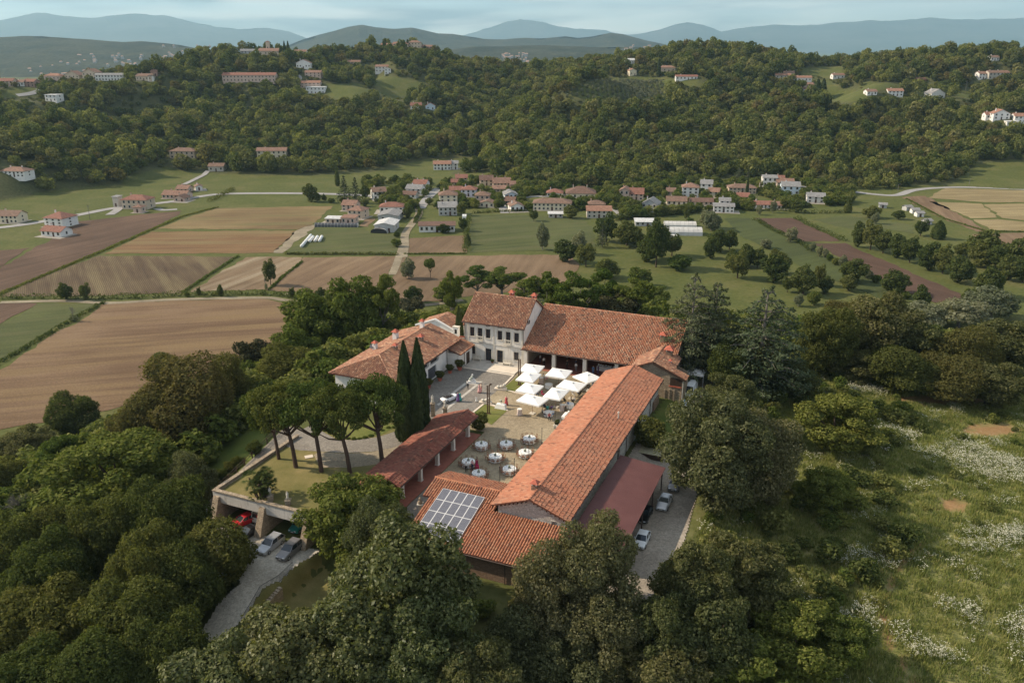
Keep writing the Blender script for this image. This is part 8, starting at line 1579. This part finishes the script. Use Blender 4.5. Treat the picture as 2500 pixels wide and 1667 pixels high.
for (x, y, lab) in ((1830, 615, 'long white sofa seat along the barn wall'), (1725, 730, 'green planter trough beside the lamp post')):
    p = P(*c9((x, y))[0], .05); o = empty('lounge_sofa' if y < 700 else 'planter_trough', tuple(p), -AZ); tag(o, lab, 'sofa' if y < 700 else 'planter'); m = MB(); m.box(-.35, .35, -1.0, 1.0, 0, .45); m.build('body', [M_LINEN if y < 700 else M_STONEW], o); m = MB()
    if y < 700: m.box(.2, .4, -1.0, 1.0, .45, .8); m.build('backrest', [M_LINEN], o)
    else: link('foliage', PROTO['shrubd'][0], o, loc=(0, 0, .35), scale=(.8, 2.0, .7))
m = est_thing('buffet_table', 11.6, 19.0, .08, 'long white buffet table with flowers inside the loggia', 'table'); q = MB(); q.box(-2.2, 2.2, -.45, .45, 0, .85); q.build('tablecloth', [M_LINEN], m)
for k in range(9): q = MB(); q.ball((-2 + k * .5, RC.uniform(-.2, .2), 1.0), .2, 7); q.build('flower', [cloth((.66, .66, .62))], m)
sw = est_thing('timber_frame', 27.7, 2.6, -.5, 'dark wooden A-frame standing on the small back lawn', 'frame')
for s in (-1, 1): q = MB(); q.tube((s * .9, s * .3, 0), (-s * .12, 0, 2.6), .08, .07, 6); q.build('leg', [M_DARKWOOD], sw)
q = MB(); q.tube((-.6, 0, 1.1), (.6, 0, 1.1), .06, .06, 5); q.build('brace', [M_DARKWOOD], sw)
dk = est_thing('wooden_deck', 26.6, -9.6, -.95, 'pale wooden deck beside the barn above the carport', 'deck')
for k in range(14): q = MB(); q.box(-2.2 + k * .32, -2.2 + k * .32 + .3, -1.1, 1.1, .9, .95); q.build('plank', [plain('weathered plank', (0.42, 0.39, 0.26), .85, .15, 3) if k == 0 else bpy.data.materials['weathered plank']], dk)
q = MB(); q.box(-2.2, 2.2, -1.0, 1.0, 0, .88); q.build('base', [M_DARKWOOD], dk)
for (b, a, w, d, pk, lab) in ((27.6, 27.5, 3.4, 3.4, .9, 'white peaked party tent behind the loggia'), (27.6, 20.4, 3.2, 3.2, .35, 'white flat party tent behind the van')):
    o = est_thing('party_tent', b, a, -.5, lab, 'tent', 0, 'party tents'); q = MB(); c = [(-w / 2, -d / 2, 2.5), (w / 2, -d / 2, 2.5), (w / 2, d / 2, 2.5), (-w / 2, d / 2, 2.5)]
    for i in range(4): j = (i + 1) % 4; e = [np.array(c[i]), np.array(c[j])]; md = (e[0] + e[1]) / 2 * (.5, .5, 1) + (0, 0, pk * .28); q.face([c[i], c[j], tuple(md * (1, 1, 1))]); q.face([c[j], (0, 0, 2.5 + pk), tuple(md)]); q.face([(0, 0, 2.5 + pk), c[i], tuple(md)])
    q.build('canopy', [M_LINEN], o)
    for i in range(4): j = (i + 1) % 4; q = MB(); q.face([(c[i][0], c[i][1], 2.25), (c[j][0], c[j][1], 2.25), c[j], c[i]]); q.build('valance', [M_LINEN], o); q = MB(); q.tube((c[i][0], c[i][1], 0), c[i], .035, .035, 5); q.build('leg', [M_ALU], o)
tb = est_thing('trestle_table', 28.0, 9.6, -.5, 'white trestle table with blue and grey boxes near the van', 'table'); q = MB(); q.box(-.5, .5, -1.2, 1.2, .72, .76); q.build('table_top', [M_LINEN], tb)
for x in (-.4, .4):
    for y in (-1.1, 1.1): q = MB(); q.tube((x, y, 0), (x, y, .72), .025, .025, 5); q.build('leg', [M_ALU], tb)
for (y, c, lab, s) in ((.5, (.06, .28, .48), 'blue plastic box on the trestle table', .42), (-.1, (.10, .12, .16), 'dark grey box on the trestle table', .36), (-.75, (.55, .62, .68), 'pale blue heap of covers on the trestle table', .5)):
    p = tb.matrix_basis @ Vector((0, y, .76)); q = MB(); q.hexa([(-s * .8, -s * .5, 0), (s * .8, -s * .5, 0), (s * .8, s * .5, 0), (-s * .8, s * .5, 0)], [(-s * .7, -s * .42, s * .8), (s * .7, -s * .42, s * .8), (s * .7, s * .42, s * .8), (-s * .7, s * .42, s * .8)]); o = q.build('storage_box', [cloth(c)], None, loc=tuple(p)); o.rotation_euler = (0, 0, -AZ); tag(o, lab, 'box')

# ------------------------------------------------------------------ cars
def paint(name, c, metal=.3, rough=.28): return plain('paint ' + name, c, rough, .02, 1, .6, metal)
M_TYRE = plain('tyre rubber', (.015, .015, .015), .8); M_RIM = plain('alloy rim', (.45, .45, .46), .35, .05, 2, .5, .6); M_CGLASS = plain('car glass', (.028, .036, .042), .06, .05, 1, .6); M_HEAD = plain('headlight', (.62, .66, .70), .1, .05, 1, .6); M_TAIL = plain('tail light', (.40, .02, .02), .2); M_PLATE = plain('number plate', (.62, .62, .60), .5); M_TRIM = plain('black trim', (.02, .02, .022), .5); M_SEAT = plain('dark seat', (.035, .03, .03), .7)
CARS = {'hatch': dict(L=4.0, W=1.74, H=1.47, z=[.62, .74, .90, .95, .96, .94, .80], t=[-.5, -.44, -.24, -.20, .30, .44, .5], cab=(-.22, -.02, .30, .47)), 'suv': dict(L=4.65, W=1.88, H=1.66, z=[.70, .88, 1.02, 1.06, 1.07, 1.05, .85], t=[-.5, -.44, -.22, -.18, .34, .46, .5], cab=(-.21, -.04, .36, .485)),
        'sedan': dict(L=4.6, W=1.78, H=1.42, z=[.60, .74, .90, .94, .95, .98, .82], t=[-.5, -.44, -.22, -.18, .28, .44, .5], cab=(-.19, .0, .18, .33)), 'van': dict(L=5.2, W=2.0, H=2.25, z=[.70, 1.0, 1.12, 1.2, 1.2, 1.2, 1.0], t=[-.5, -.46, -.38, -.34, .34, .47, .5], cab=(-.38, -.22, .47, .495)), 'roadster': dict(L=3.9, W=1.55, H=1.0, z=[.60, .78, .84, .86, .86, .86, .66], t=[-.5, -.46, -.2, -.14, .25, .46, .5], cab=None)}
def car(kind, x, y, z, rz, pm_, lab, name='parked_car', cat='car', group='parked cars', tilt=0):
    C_ = CARS[kind]; L, Wd, H = C_['L'], C_['W'], C_['H']; o = empty(name, (x, y, z), rz); o.scale = (.88, .88, .88); tag(o, lab, cat, group); m = MB(); hw = Wd / 2; rings = []
    for i, (t, zt_) in enumerate(zip(C_['t'], C_['z'])):
        e = .86 if i in (0, 6) else (.95 if i in (1, 5) else 1.0); yy = t * L; zb = .34 if i in (0, 6) else .22
        rings.append([(-hw * e * .96, yy, zb), (-hw * e, yy, zb + .22), (-hw * e, yy, zt_ * .72), (-hw * e * .95, yy, zt_ * .93), (-hw * e * .80, yy, zt_), (hw * e * .80, yy, zt_), (hw * e * .95, yy, zt_ * .93), (hw * e, yy, zt_ * .72), (hw * e, yy, zb + .22), (hw * e * .96, yy, zb)])
    for a, b in zip(rings[:-1], rings[1:]):
        for i in range(9):
            if kind == 'roadster' and i == 4 and a is rings[3]: continue
            m.face([a[i], b[i], b[i + 1], a[i + 1]])
        m.face([a[9], b[9], b[0], a[0]])
    m.face(rings[0]); m.face(list(reversed(rings[-1]))); m.build('body', [pm_], o)
    if C_['cab']:
        c0, c1, c2, c3 = [q * L for q in C_['cab']]; zb = C_['z'][3] - .03; zt_ = H; bw, tw = hw * .93, hw * .74
        lo = [(-bw, c0, zb), (bw, c0, zb), (bw, c3, zb), (-bw, c3, zb)]; hi = [(-tw, c1, zt_ - .06), (tw, c1, zt_ - .06), (tw, c2, zt_ - .04), (-tw, c2, zt_ - .04)]
        m = MB(); m.face([lo[0], lo[1], hi[1], hi[0]]); m.build('windscreen', [M_CGLASS], o); m = MB(); m.face([lo[2], lo[3], hi[3], hi[2]]); m.build('rear_window', [M_CGLASS], o)
        for s, q in ((1, (1, 2)), (-1, (3, 0))):
            m = MB()
            if kind == 'van': k = .32; a0 = np.array(lo[q[0]]) * (1 - k) + np.array(lo[q[1]]) * k; m.face([lo[q[0]], lo[q[1]], hi[q[1]], hi[q[0]]], 1 if True else 0); m.build('side_panel', [M_CGLASS, pm_], o); continue
            m.face([lo[q[0]], lo[q[1]], hi[q[1]], hi[q[0]]]); m.build('side_window', [M_CGLASS], o)
        m = MB(); r2 = [(x_ * .98, y_, z_ + .05) for x_, y_, z_ in hi]; mid = [(x_ * .8, y_ * .96 + (c1 + c2) / 2 * .04, zt_) for x_, y_, z_ in hi]
        for i in range(4): j = (i + 1) % 4; m.face([hi[i], hi[j], mid[j], mid[i]])
        m.face(mid)
        for i, w in ((0, .05), (1, .05), (2, .06), (3, .06)): m.tube(lo[i], hi[i], w, w * .9, 5)
        for s in (-1, 1): m.tube((s * bw * .995, (c0 + c3) * .5, zb), (s * tw * 1.0, (c1 + c2) * .5 + .05, zt_ - .05), .05, .045, 5)
        for i in range(4): m.tube(hi[i], hi[(i + 1) % 4], .045, .045, 5)
        m.build('roof', [pm_], o)
    else:
        m = MB(); m.box(-hw * .78, hw * .78, -.13 * L, .24 * L, .40, .58); m.box(-hw * .7, -hw * .1, .0, .12 * L, .58, .95); m.box(hw * .1, hw * .7, .0, .12 * L, .58, .95); m.box(-hw * .75, hw * .75, .19 * L, .30 * L, .86, 1.0); m.build('seats', [M_SEAT], o)
        m = MB(); m.face([(-hw * .85, -.16 * L, .86), (hw * .85, -.16 * L, .86), (hw * .72, -.09 * L, 1.22), (-hw * .72, -.09 * L, 1.22)]); ws = m.build('windscreen', [M_CGLASS], o)
        m = MB(); q = [(-hw * .85, -.16 * L, .86), (-hw * .72, -.09 * L, 1.23), (hw * .72, -.09 * L, 1.23), (hw * .85, -.16 * L, .86)]; m.path(q, .03, 5); m.build('windscreen_frame', [M_RIM], o)
    for sx in (-1, 1):
        for t in (-.31, .30):
            w = empty('wheel', (sx * (hw - .09), t * L, .32), 0, o); m = MB(); m.lathe([(.2, -.10), (.30, -.11), (.325, -.07), (.325, .07), (.30, .11), (.2, .10)], 14); m.v = [(q[2], q[0], q[1]) for q in m.v]; m.build('tyre', [M_TYRE], w); m = MB(); m.lathe([(.06, -.105), (.21, -.10), (.21, .10), (.06, .105)], 10); m.v = [(q[2], q[0], q[1]) for q in m.v]; m.build('rim', [M_RIM], w)
        m = MB(); z0 = C_['z'][0]; m.box(sx * hw * .60 - .16, sx * hw * .60 + .16, -L / 2 - .02, -L / 2 + .10, z0 - .06, z0 + .06); m.build('headlight', [M_HEAD], o)
        m = MB(); m.box(sx * hw * .66 - .12, sx * hw * .66 + .12, L / 2 - .06, L / 2 + .025, C_['z'][6] - .16, C_['z'][6] + .02); m.build('tail_light', [M_TAIL], o)
        if C_['cab']: m = MB(); cz = C_['z'][3]; m.box(sx * hw * 1.0, sx * hw * 1.16, C_['cab'][0] * L + .28, C_['cab'][0] * L + .42, cz + .02, cz + .16); m.build('mirror', [pm_], o)
    m = MB(); m.box(-.45, .45, -L / 2 - .015, -L / 2 + .05, .40, .54); m.build('grille', [M_TRIM], o); m = MB(); m.box(-.25, .25, -L / 2 - .03, -L / 2 - .017, .40, .50); m.build('number_plate', [M_PLATE], o)
    return o
def car_px(kind, front, z, rz, *a, **k): p = P(*front, z); L = CARS[kind]['L']; car(kind, p[0] - math.sin(rz) * L / 2, p[1] + math.cos(rz) * L / 2, z, rz, *a, **k)
SIL, WHI, BLA, GRE, REDP, TEAL = paint('silver', (.50, .51, .53), .5), paint('white', (.76, .79, .80), 0, .25), paint('black', (.012, .012, .014), .2), paint('grey', (.22, .22, .23), .4), paint('red', (.55, .02, .03), .1), paint('teal', (.03, .22, .19), .1)
car_px('suv', cB((715, 822))[0], -3.95, -.42, SIL, 'silver estate car parked on the gravel below the buttress'); car_px('suv', cB((905, 880))[0], -3.95, -.40, GRE, 'dark grey compact off-roader beside the silver estate'); car_px('sedan', cB((480, 690))[0], -3.95, -.62, BLA, 'black car parked left of the stone buttress'); car_px('hatch', cB((440, 560))[0], -3.95, -.75, REDP, 'bright red car half hidden by the chestnut tree')
p = W(-18.9, -42.0); car('van', p[0], p[1], -3.95, -AZ + math.pi, paint('camper', (.60, .60, .58), 0), 'pale camper van backed into the left garage', 'camper_van', 'van'); q = [o for o in bpy.data.objects if o.name.startswith('camper_van')][0]; m = MB(); m.box(-.75, -.1, 2.605, 2.62, 1.35, 1.75); m.build('red_emblem', [M_TAIL], q)
p = W(-13.0, -42.6); car('hatch', p[0], p[1], -3.95, -AZ, TEAL, 'teal green car inside the right garage'); p = P(*cB((230, 1060))[0], -3.9); car('hatch', p[0], p[1], -3.95, -.6, WHI, 'white car glimpsed under the chestnut leaves')
for (b, a, kind, pm_, lab) in ((31.4, -32.6, 'hatch', WHI, 'white hatchback on the drive beside the carport'), (30.3, -37.9, 'sedan', BLA, 'dark car at the lower end of the carport'), (30.2, -26.6, 'sedan', BLA, 'black car half under the carport'), (31.9, -22.6, 'sedan', SIL, 'silver saloon parked beside the carport'), (32.2, -17.2, 'hatch', GRE, 'grey car behind the silver saloon')):
    p = W(b, a); car(kind, p[0], p[1], -.92, -AZ, pm_, lab)
p = W(27.7, 15.4); car('van', p[0], p[1], -.5, -AZ, WHI, 'white delivery van behind the stone annex', 'delivery_van', 'van')
p = P(*c9((352, 402))[0], .07); car('roadster', p[0], p[1], .07, -AZ - .35 + math.pi + .0, WHI, 'white vintage convertible parked on the piazza', 'vintage_car', 'car', None)

# ------------------------------------------------------------------ undergrowth, hedges, meadow
def mE(*p): return Q(1500, 1000, .4254, *p)
KEEP = [cA((150, 1060), (350, 960), (600, 770), (860, 890), (330, 1340), (230, 1300)), cB((100, 400), (330, 260), (1000, 650), (1300, 740), (1750, 1000), (1560, 1500), (850, 1720), (200, 1680), (60, 1500), (430, 1100), (400, 900)), Q(0, 0, 1, (1480, 1330), (1660, 1180), (1680, 1240), (1560, 1500), (1450, 1520))]
def build_undergrowth():
    rs = np.random.RandomState(12); step = 3.1; gx, gy = np.meshgrid(np.arange(-190, 215, step), np.arange(52, 312, step)); x = (gx + rs.uniform(-.5, .5, gx.shape) * step).ravel(); y = (gy + rs.uniform(-.5, .5, gy.shape) * step).ravel()
    z = terrain(x, y); u, v = proj(x, y, z); b, a = toL(x, y); ok = (z > PLAIN + .7) & (np.abs(x) < y * .72 + 25)
    ok &= ~((b > -31) & (b < 37.5) & (a > -46.8) & (a < 31)); ok &= ~((b > 2) & (b < 37) & (a > -52) & (a < -40)); ok &= ~((b > -34) & (b < -5) & (a > -70) & (a < -43))
    for poly in KEEP: ok &= ~inpoly(u, v, poly)
    mead = (b > 43) & (y < 205) & (v > 905)
    thin = rs.rand(len(x)); zone = inpoly(u, v, [(1850, 1180), (2150, 1140), (2260, 1380), (2120, 1520), (1880, 1520)]) | inpoly(u, v, [(1960, 900), (2200, 920), (2260, 1080), (2100, 1120), (1950, 1000)]); thin = thin - .45 * zone; ok &= ~(mead & (thin > .09 + .38 * (np.sin(x * .11 + 1) * np.sin(y * .13) > .45)))
    x, y, z, b, a, mead, zone = x[ok], y[ok], z[ok], b[ok], a[ok], mead[ok], zone[ok]; n = len(x); slope = ((y > 165) | (b < -36)) & ~mead
    w = np.where(slope, rs.uniform(3.2, 7.0, n), rs.uniform(1.8, 3.6, n)); h = w * rs.uniform(.6, 1.05, n); w[mead] = rs.uniform(1.0, 2.6, mead.sum()); h[mead] = w[mead] * rs.uniform(.6, .9, mead.sum())
    zm = mead & zone; w[zm] = rs.uniform(1.6, 4.6, zm.sum()); h[zm] = w[zm] * rs.uniform(.55, .95, zm.sum())
    col = forest_protos('brush', 800, .105, L_FOR, 10, (91, 92, 93), z0=.0, rl=(.16, .28))
    c2_ = forest_protos('brush_light', 800, .105, L_ASH, 10, (94, 95), z0=.0, rl=(.15, .26)); [col.objects.link(o) for o in c2_.objects]
    P3 = np.stack([x, y, z - .25], 1)
    for mk, lab in ((mead, 'scattered low bushes in the flowering meadow'), (~mead & (b < 0), 'dense undergrowth on the slopes left of the estate'), (~mead & (b >= 0), 'dense undergrowth on the slopes right of the estate')):
        scatter('undergrowth', lab, 'undergrowth', P3[mk], w[mk], h[mk], col, 5)
build_undergrowth()
def hedge(pts, w, h, label, lm=L_VAL, seed=0, dens=46, leaf=.55):
    rs = np.random.RandomState(seed); Pw = [P(u, v, PLAIN) for u, v in pts]; C, R = [], []
    for p, q in zip(Pw[:-1], Pw[1:]):
        L = np.linalg.norm(q - p); n = max(2, int(L / (w * .55)))
        for i in range(n): C.append(p + (q - p) * (i + rs.uniform(0, .6)) / n + np.array([rs.normal(0, w * .12), rs.normal(0, w * .12), h * rs.uniform(.35, .5)])); R.append(w * rs.uniform(.38, .62))
    C = np.array(C); R = np.array(R); n = int(len(C) * dens); k = rs.randint(0, len(C), n); d = unit(rs, n); p = C[k] + d * (R[k] * rs.uniform(.75, 1.1, n))[:, None] * np.array([1, 1, h / w]); N = d + rs.normal(0, .6, d.shape) + (0, 0, .4)
    V, Fq = leaves(p, N, leaf, rs); c0 = Pw[len(Pw) // 2]; o = link('hedge', np_mesh('hedge', V - c0, Fq, [lm]), None, loc=tuple(c0)); tag(o, label, 'hedge')
hedge(c4((-80, 602), (200, 600), (600, 600), (900, 596), (1100, 582), (1400, 577), (1650, 572), (1800, 582), (1960, 606)), 2.6, 2.2, 'dark hedge along the ditch above the big field', seed=1)
hedge(c4((1390, 18), (1160, 78), (960, 165), (650, 300), (400, 405), (0, 572), (-200, 660)), 1.8, 1.0, 'long grassy bank between dark and straw fields', L_ASH, 2, 40, .45)
hedge(c4((1522, 328), (1350, 440), (1168, 560)), 1.6, .9, 'grassy bank between straw and pale fields', L_ASH, 3, 36, .45)
hedge(c4((1928, 366), (1820, 450), (1715, 545)), 1.4, .8, 'short grassy bank beside the lone poplar', L_ASH, 4, 36, .45)
hedge(c4((665, 628), (490, 722), (300, 832), (140, 930), (0, 1008), (-150, 1090)), 2.0, 1.2, 'rough verge of the ditch beside the green field', L_VAL, 5, 40, .5)
hedge(c1((1495, 1212), (1420, 1250), (1330, 1292)), 3.2, 2.8, 'tall clipped hedge beside the meadow farmhouse', L_CHEST, 6)
hedge(c7((0, 1052), (350, 1055), (700, 1052), (1100, 1055), (1415, 1060)), 1.8, 1.4, 'low hedge in front of the farm grass', L_VAL, 7)
hedge(c7((1500, 1052), (1900, 1048), (2300, 1045)), 1.2, .8, 'low bank between the two brown fields', L_ASH, 8, 30, .45)
hedge(cR((640, 98), (760, 170), (920, 240), (1000, 300)), 2.6, 2.0, 'hedge along the left side of the red soil', L_VAL, 9)
hedge(cR((890, 90), (1050, 165), (1220, 240)), 3.4, 2.6, 'bushy hedge along the right side of the red soil', L_VAL, 10)
hedge(c2((930, 1362), (1100, 1352), (1300, 1350)), 2.2, 1.6, 'dark hedge at the top of the green field', L_CHEST, 11)
hedge(c2((900, 1400), (880, 1470), (890, 1560), (880, 1610)), 3.2, 3.4, 'tall hedge on the left edge of the green field', L_VAL, 12)
hedge(c3((560, 1345), (800, 1345), (1000, 1362), (1230, 1360)), 2.6, 2.2, 'hedge behind the red soil below the village', L_CHEST, 13)
hedge(c2((1210, 1190), (1350, 1222), (1470, 1245)), 2.4, 2.0, 'clipped hedge along the upper village lane', L_CHEST, 14)
hedge(c7((1640, 380), (1700, 520), (1640, 660)), 2.4, 1.8, 'hedge along the farm track', L_CHEST, 15)
hedge(c3((1600, 1270), (1850, 1400), (2110, 1478), (2352, 1480)), 1.4, .8, 'grassy bank through the straw fields', L_ASH, 16, 30, .45)
for (x, y, lab) in ((1450, 1330, 'white hut among trees on the right meadow'), (1620, 1345, 'grey roofed allotment hut, middle'), (1660, 1365, 'white roofed allotment hut, right'), (1690, 1385, 'low dark allotment hut'), (1745, 1435, 'white plastic covered heap at the allotments')):
    house(*c3((x, y))[0], 44 * .3827, 18 * .3827, 4, RH.uniform(-20, 20), 'gx', RH.choice('wg'), RH.choice('mg'), 1, 1, lab, 'garden_hut', 'hut', .2, 0, 0)
def build_meadow():
    rs = np.random.RandomState(33); n = 46000; y = rs.uniform(58, 200, n); x = rs.uniform(20, 150, n); z = terrain(x, y); u, v = proj(x, y, z); b, a = toL(x, y)
    ok = (b > 37.5) & (u < 2560) & (v > 880) & (v < 1720)
    for cx, cy, rx, ry in ((2330, 975, 150, 12), (2420, 1050, 70, 16), (2330, 1232, 38, 15)): ok &= np.hypot((u - cx) / rx, (v - cy) / ry) > 1.1
    path = [(2245, 1330), (2190, 1380), (2175, 1430), (2155, 1480), (2160, 1540), (2190, 1600), (2230, 1667), (2280, 1720)]
    for (ax_, ay), (bx_, by) in zip(path[:-1], path[1:]):
        dx, dy = bx_ - ax_, by - ay; q = np.clip(((u - ax_) * dx + (v - ay) * dy) / (dx * dx + dy * dy), 0, 1); ok &= np.hypot(u - ax_ - q * dx, v - ay - q * dy) > 6
    x, y, z, u, v = x[ok], y[ok], z[ok], u[ok], v[ok]
    def tuft(seed, nb, hgt, mat, spread=.5, flower=None):
        r = np.random.RandomState(seed); V, Fq, MI = [], [], []
        for i in range(nb):
            an = r.uniform(0, 6.28); rr = spread * math.sqrt(r.rand()); bx_, by = rr * math.cos(an), rr * math.sin(an); h = hgt * r.uniform(.5, 1.1); lx, ly = r.normal(0, .22, 2) * h; w = r.uniform(.03, .06); t = r.uniform(0, 3.14); c, s = math.cos(t) * w, math.sin(t) * w; k = len(V)
            V += [(bx_ - c, by - s, 0), (bx_ + c, by + s, 0), (bx_ + lx, by + ly, h)]; Fq.append((k, k + 1, k + 2)); MI.append(0)
            if flower and i % 3 == 0:
                for j in range(3):
                    k = len(V); fx, fy, fz = bx_ + lx + r.normal(0, .09), by + ly + r.normal(0, .09), h + r.normal(.02, .05); s2 = r.uniform(.03, .06); V += [(fx - s2, fy - s2 * .4, fz), (fx + s2, fy - s2 * .6, fz + .01), (fx, fy + s2, fz + .02)]; Fq.append((k, k + 1, k + 2)); MI.append(1)
        return np_mesh('tuft', np.array(V), np.array(Fq), [mat] + ([flower] if flower else []), MI)
    L_GR = leaf_mat('meadow grass', [(0.13, 0.155, 0.044), (0.205, 0.22, 0.07), (0.33, 0.305, 0.14)], .35, .5); L_FL = plain('white blossom', (.50, .49, .37), .9, .05, 4)
    cg = bpy.data.collections.new('grass tufts'); [cg.objects.link(bpy.data.objects.new('grass_tuft', tuft(s, 30, .6, L_GR, .6))) for s in (1, 2, 3)]
    cf = bpy.data.collections.new('flower tufts'); [cf.objects.link(bpy.data.objects.new('flower_tuft', tuft(s, 40, .85, L_GR, .7, L_FL))) for s in (4, 5, 6)]
    FP = [mE((1380, 10), (1560, 50), (1720, 190), (2000, 250), (2400, 330), (2400, 440), (2000, 430), (1880, 330), (1640, 215), (1400, 80)), mE((1930, 740), (2200, 650), (2400, 690), (2400, 910), (2160, 1000), (1860, 900), (2040, 800)), mE((1230, 840), (1440, 810), (1620, 860), (1570, 930), (1270, 900)), mE((1220, 1140), (1500, 1090), (1580, 1250), (1400, 1340), (1230, 1300)), mE((1540, 1260), (1850, 1070), (2010, 1140), (2180, 1400), (1950, 1500), (1700, 1420)), mE((2180, 1250), (2400, 1190), (2400, 1560), (2230, 1520)), cR((1260, 1090), (1520, 1170), (1500, 1270), (1240, 1190)), cR((1290, 1320), (1490, 1390), (1620, 1540), (1400, 1480)), cR((1730, 1190), (1930, 1240), (1900, 1330), (1740, 1290)), cR((1850, 1450), (2130, 1500), (2130, 1600), (1900, 1560))]
    fz = np.zeros(len(x), bool)
    for poly in FP: fz |= inpoly(u + 14 * np.sin(x * .9) + 10 * np.sin(y * 1.3), v + 9 * np.sin(x * .7 + 2) + 8 * np.cos(y * .8), poly)
    pr = np.where(fz, .85, .04); patch = (.8 * np.sin(x * .21 + 1.5 * np.sin(y * .17)) * np.sin(y * .26 + 1.2 * np.sin(x * .13)) + .25 * np.sin(x * .9) * np.sin(y * 1.1) + .5).clip(.06, 1); fl = rs.rand(len(x)) < pr * patch
    s = rs.uniform(.8, 1.5, len(x)); P3 = np.stack([x, y, z - .03], 1)
    scatter('meadow_grass', 'tall tufted grass of the sloping meadow', 'grass', P3[~fl], s[~fl], s[~fl] * rs.uniform(.6, 1.1, (~fl).sum()), cg, 7); scatter('white_wildflowers', 'drifts of white wildflowers in the sloping meadow', 'wildflowers', P3[fl], s[fl] * 1.05, s[fl] * .9, cf, 8)
build_meadow()

def build_gardens():
    rs = np.random.RandomState(44); n = 14000; u = rs.uniform(1050, 2080, n); v = rs.uniform(442, 545, n); e = rs.rand(n)
    poly = [(1080, 440), (1500, 440), (1950, 445), (2100, 470), (2080, 500), (1850, 515), (1700, 520), (1500, 540), (1440, 515), (1160, 515), (1080, 500)]; k = inpoly(u, v, poly); pts = np.array([P(a, b, PLAIN) for a, b in zip(u[k], v[k])])
    l = Q(0, 0, 1, (880, 445), (1060, 440), (1040, 480), (1000, 520), (930, 500)); u2 = rs.uniform(880, 1060, 1400); v2 = rs.uniform(440, 520, 1400); k2 = inpoly(u2, v2, l); pts = np.concatenate([pts, [P(a, b, PLAIN) for a, b in zip(u2[k2], v2[k2])]])
    r = np.array([(x * 5 + i * 37) % 61 for i, x in enumerate(pts[:, 0])]); clump = np.sin(pts[:, 0] * .09) * np.sin(pts[:, 1] * .07) + .3 * np.sin(pts[:, 0] * .31)
    ok = clump > -.4
    for hx, hy, hr in HOUSES: ok &= np.hypot(pts[:, 0] - hx, pts[:, 1] - hy) > hr * .95
    uu, vv = proj(pts[:, 0], pts[:, 1], pts[:, 2])
    for u0, u1, va, vb, hy in HPX: ok &= ~((pts[:, 1] < hy) & (uu > u0) & (uu < u1) & (vv < vb + 9) & (vv > va))
    for road in ((1180, 1270), (1430, 1250), (1600, 1230)): pass
    pts = pts[ok]; w = 1.4 + 5.5 * rs.rand(len(pts)) ** 2.5; h = w * rs.uniform(.6, 1.1, len(pts))
    scatter('garden_shrubbery', 'mixed garden shrubs between the village houses', 'shrubbery', pts, w, h, bpy.data.collections['brush'], 15)
build_gardens()
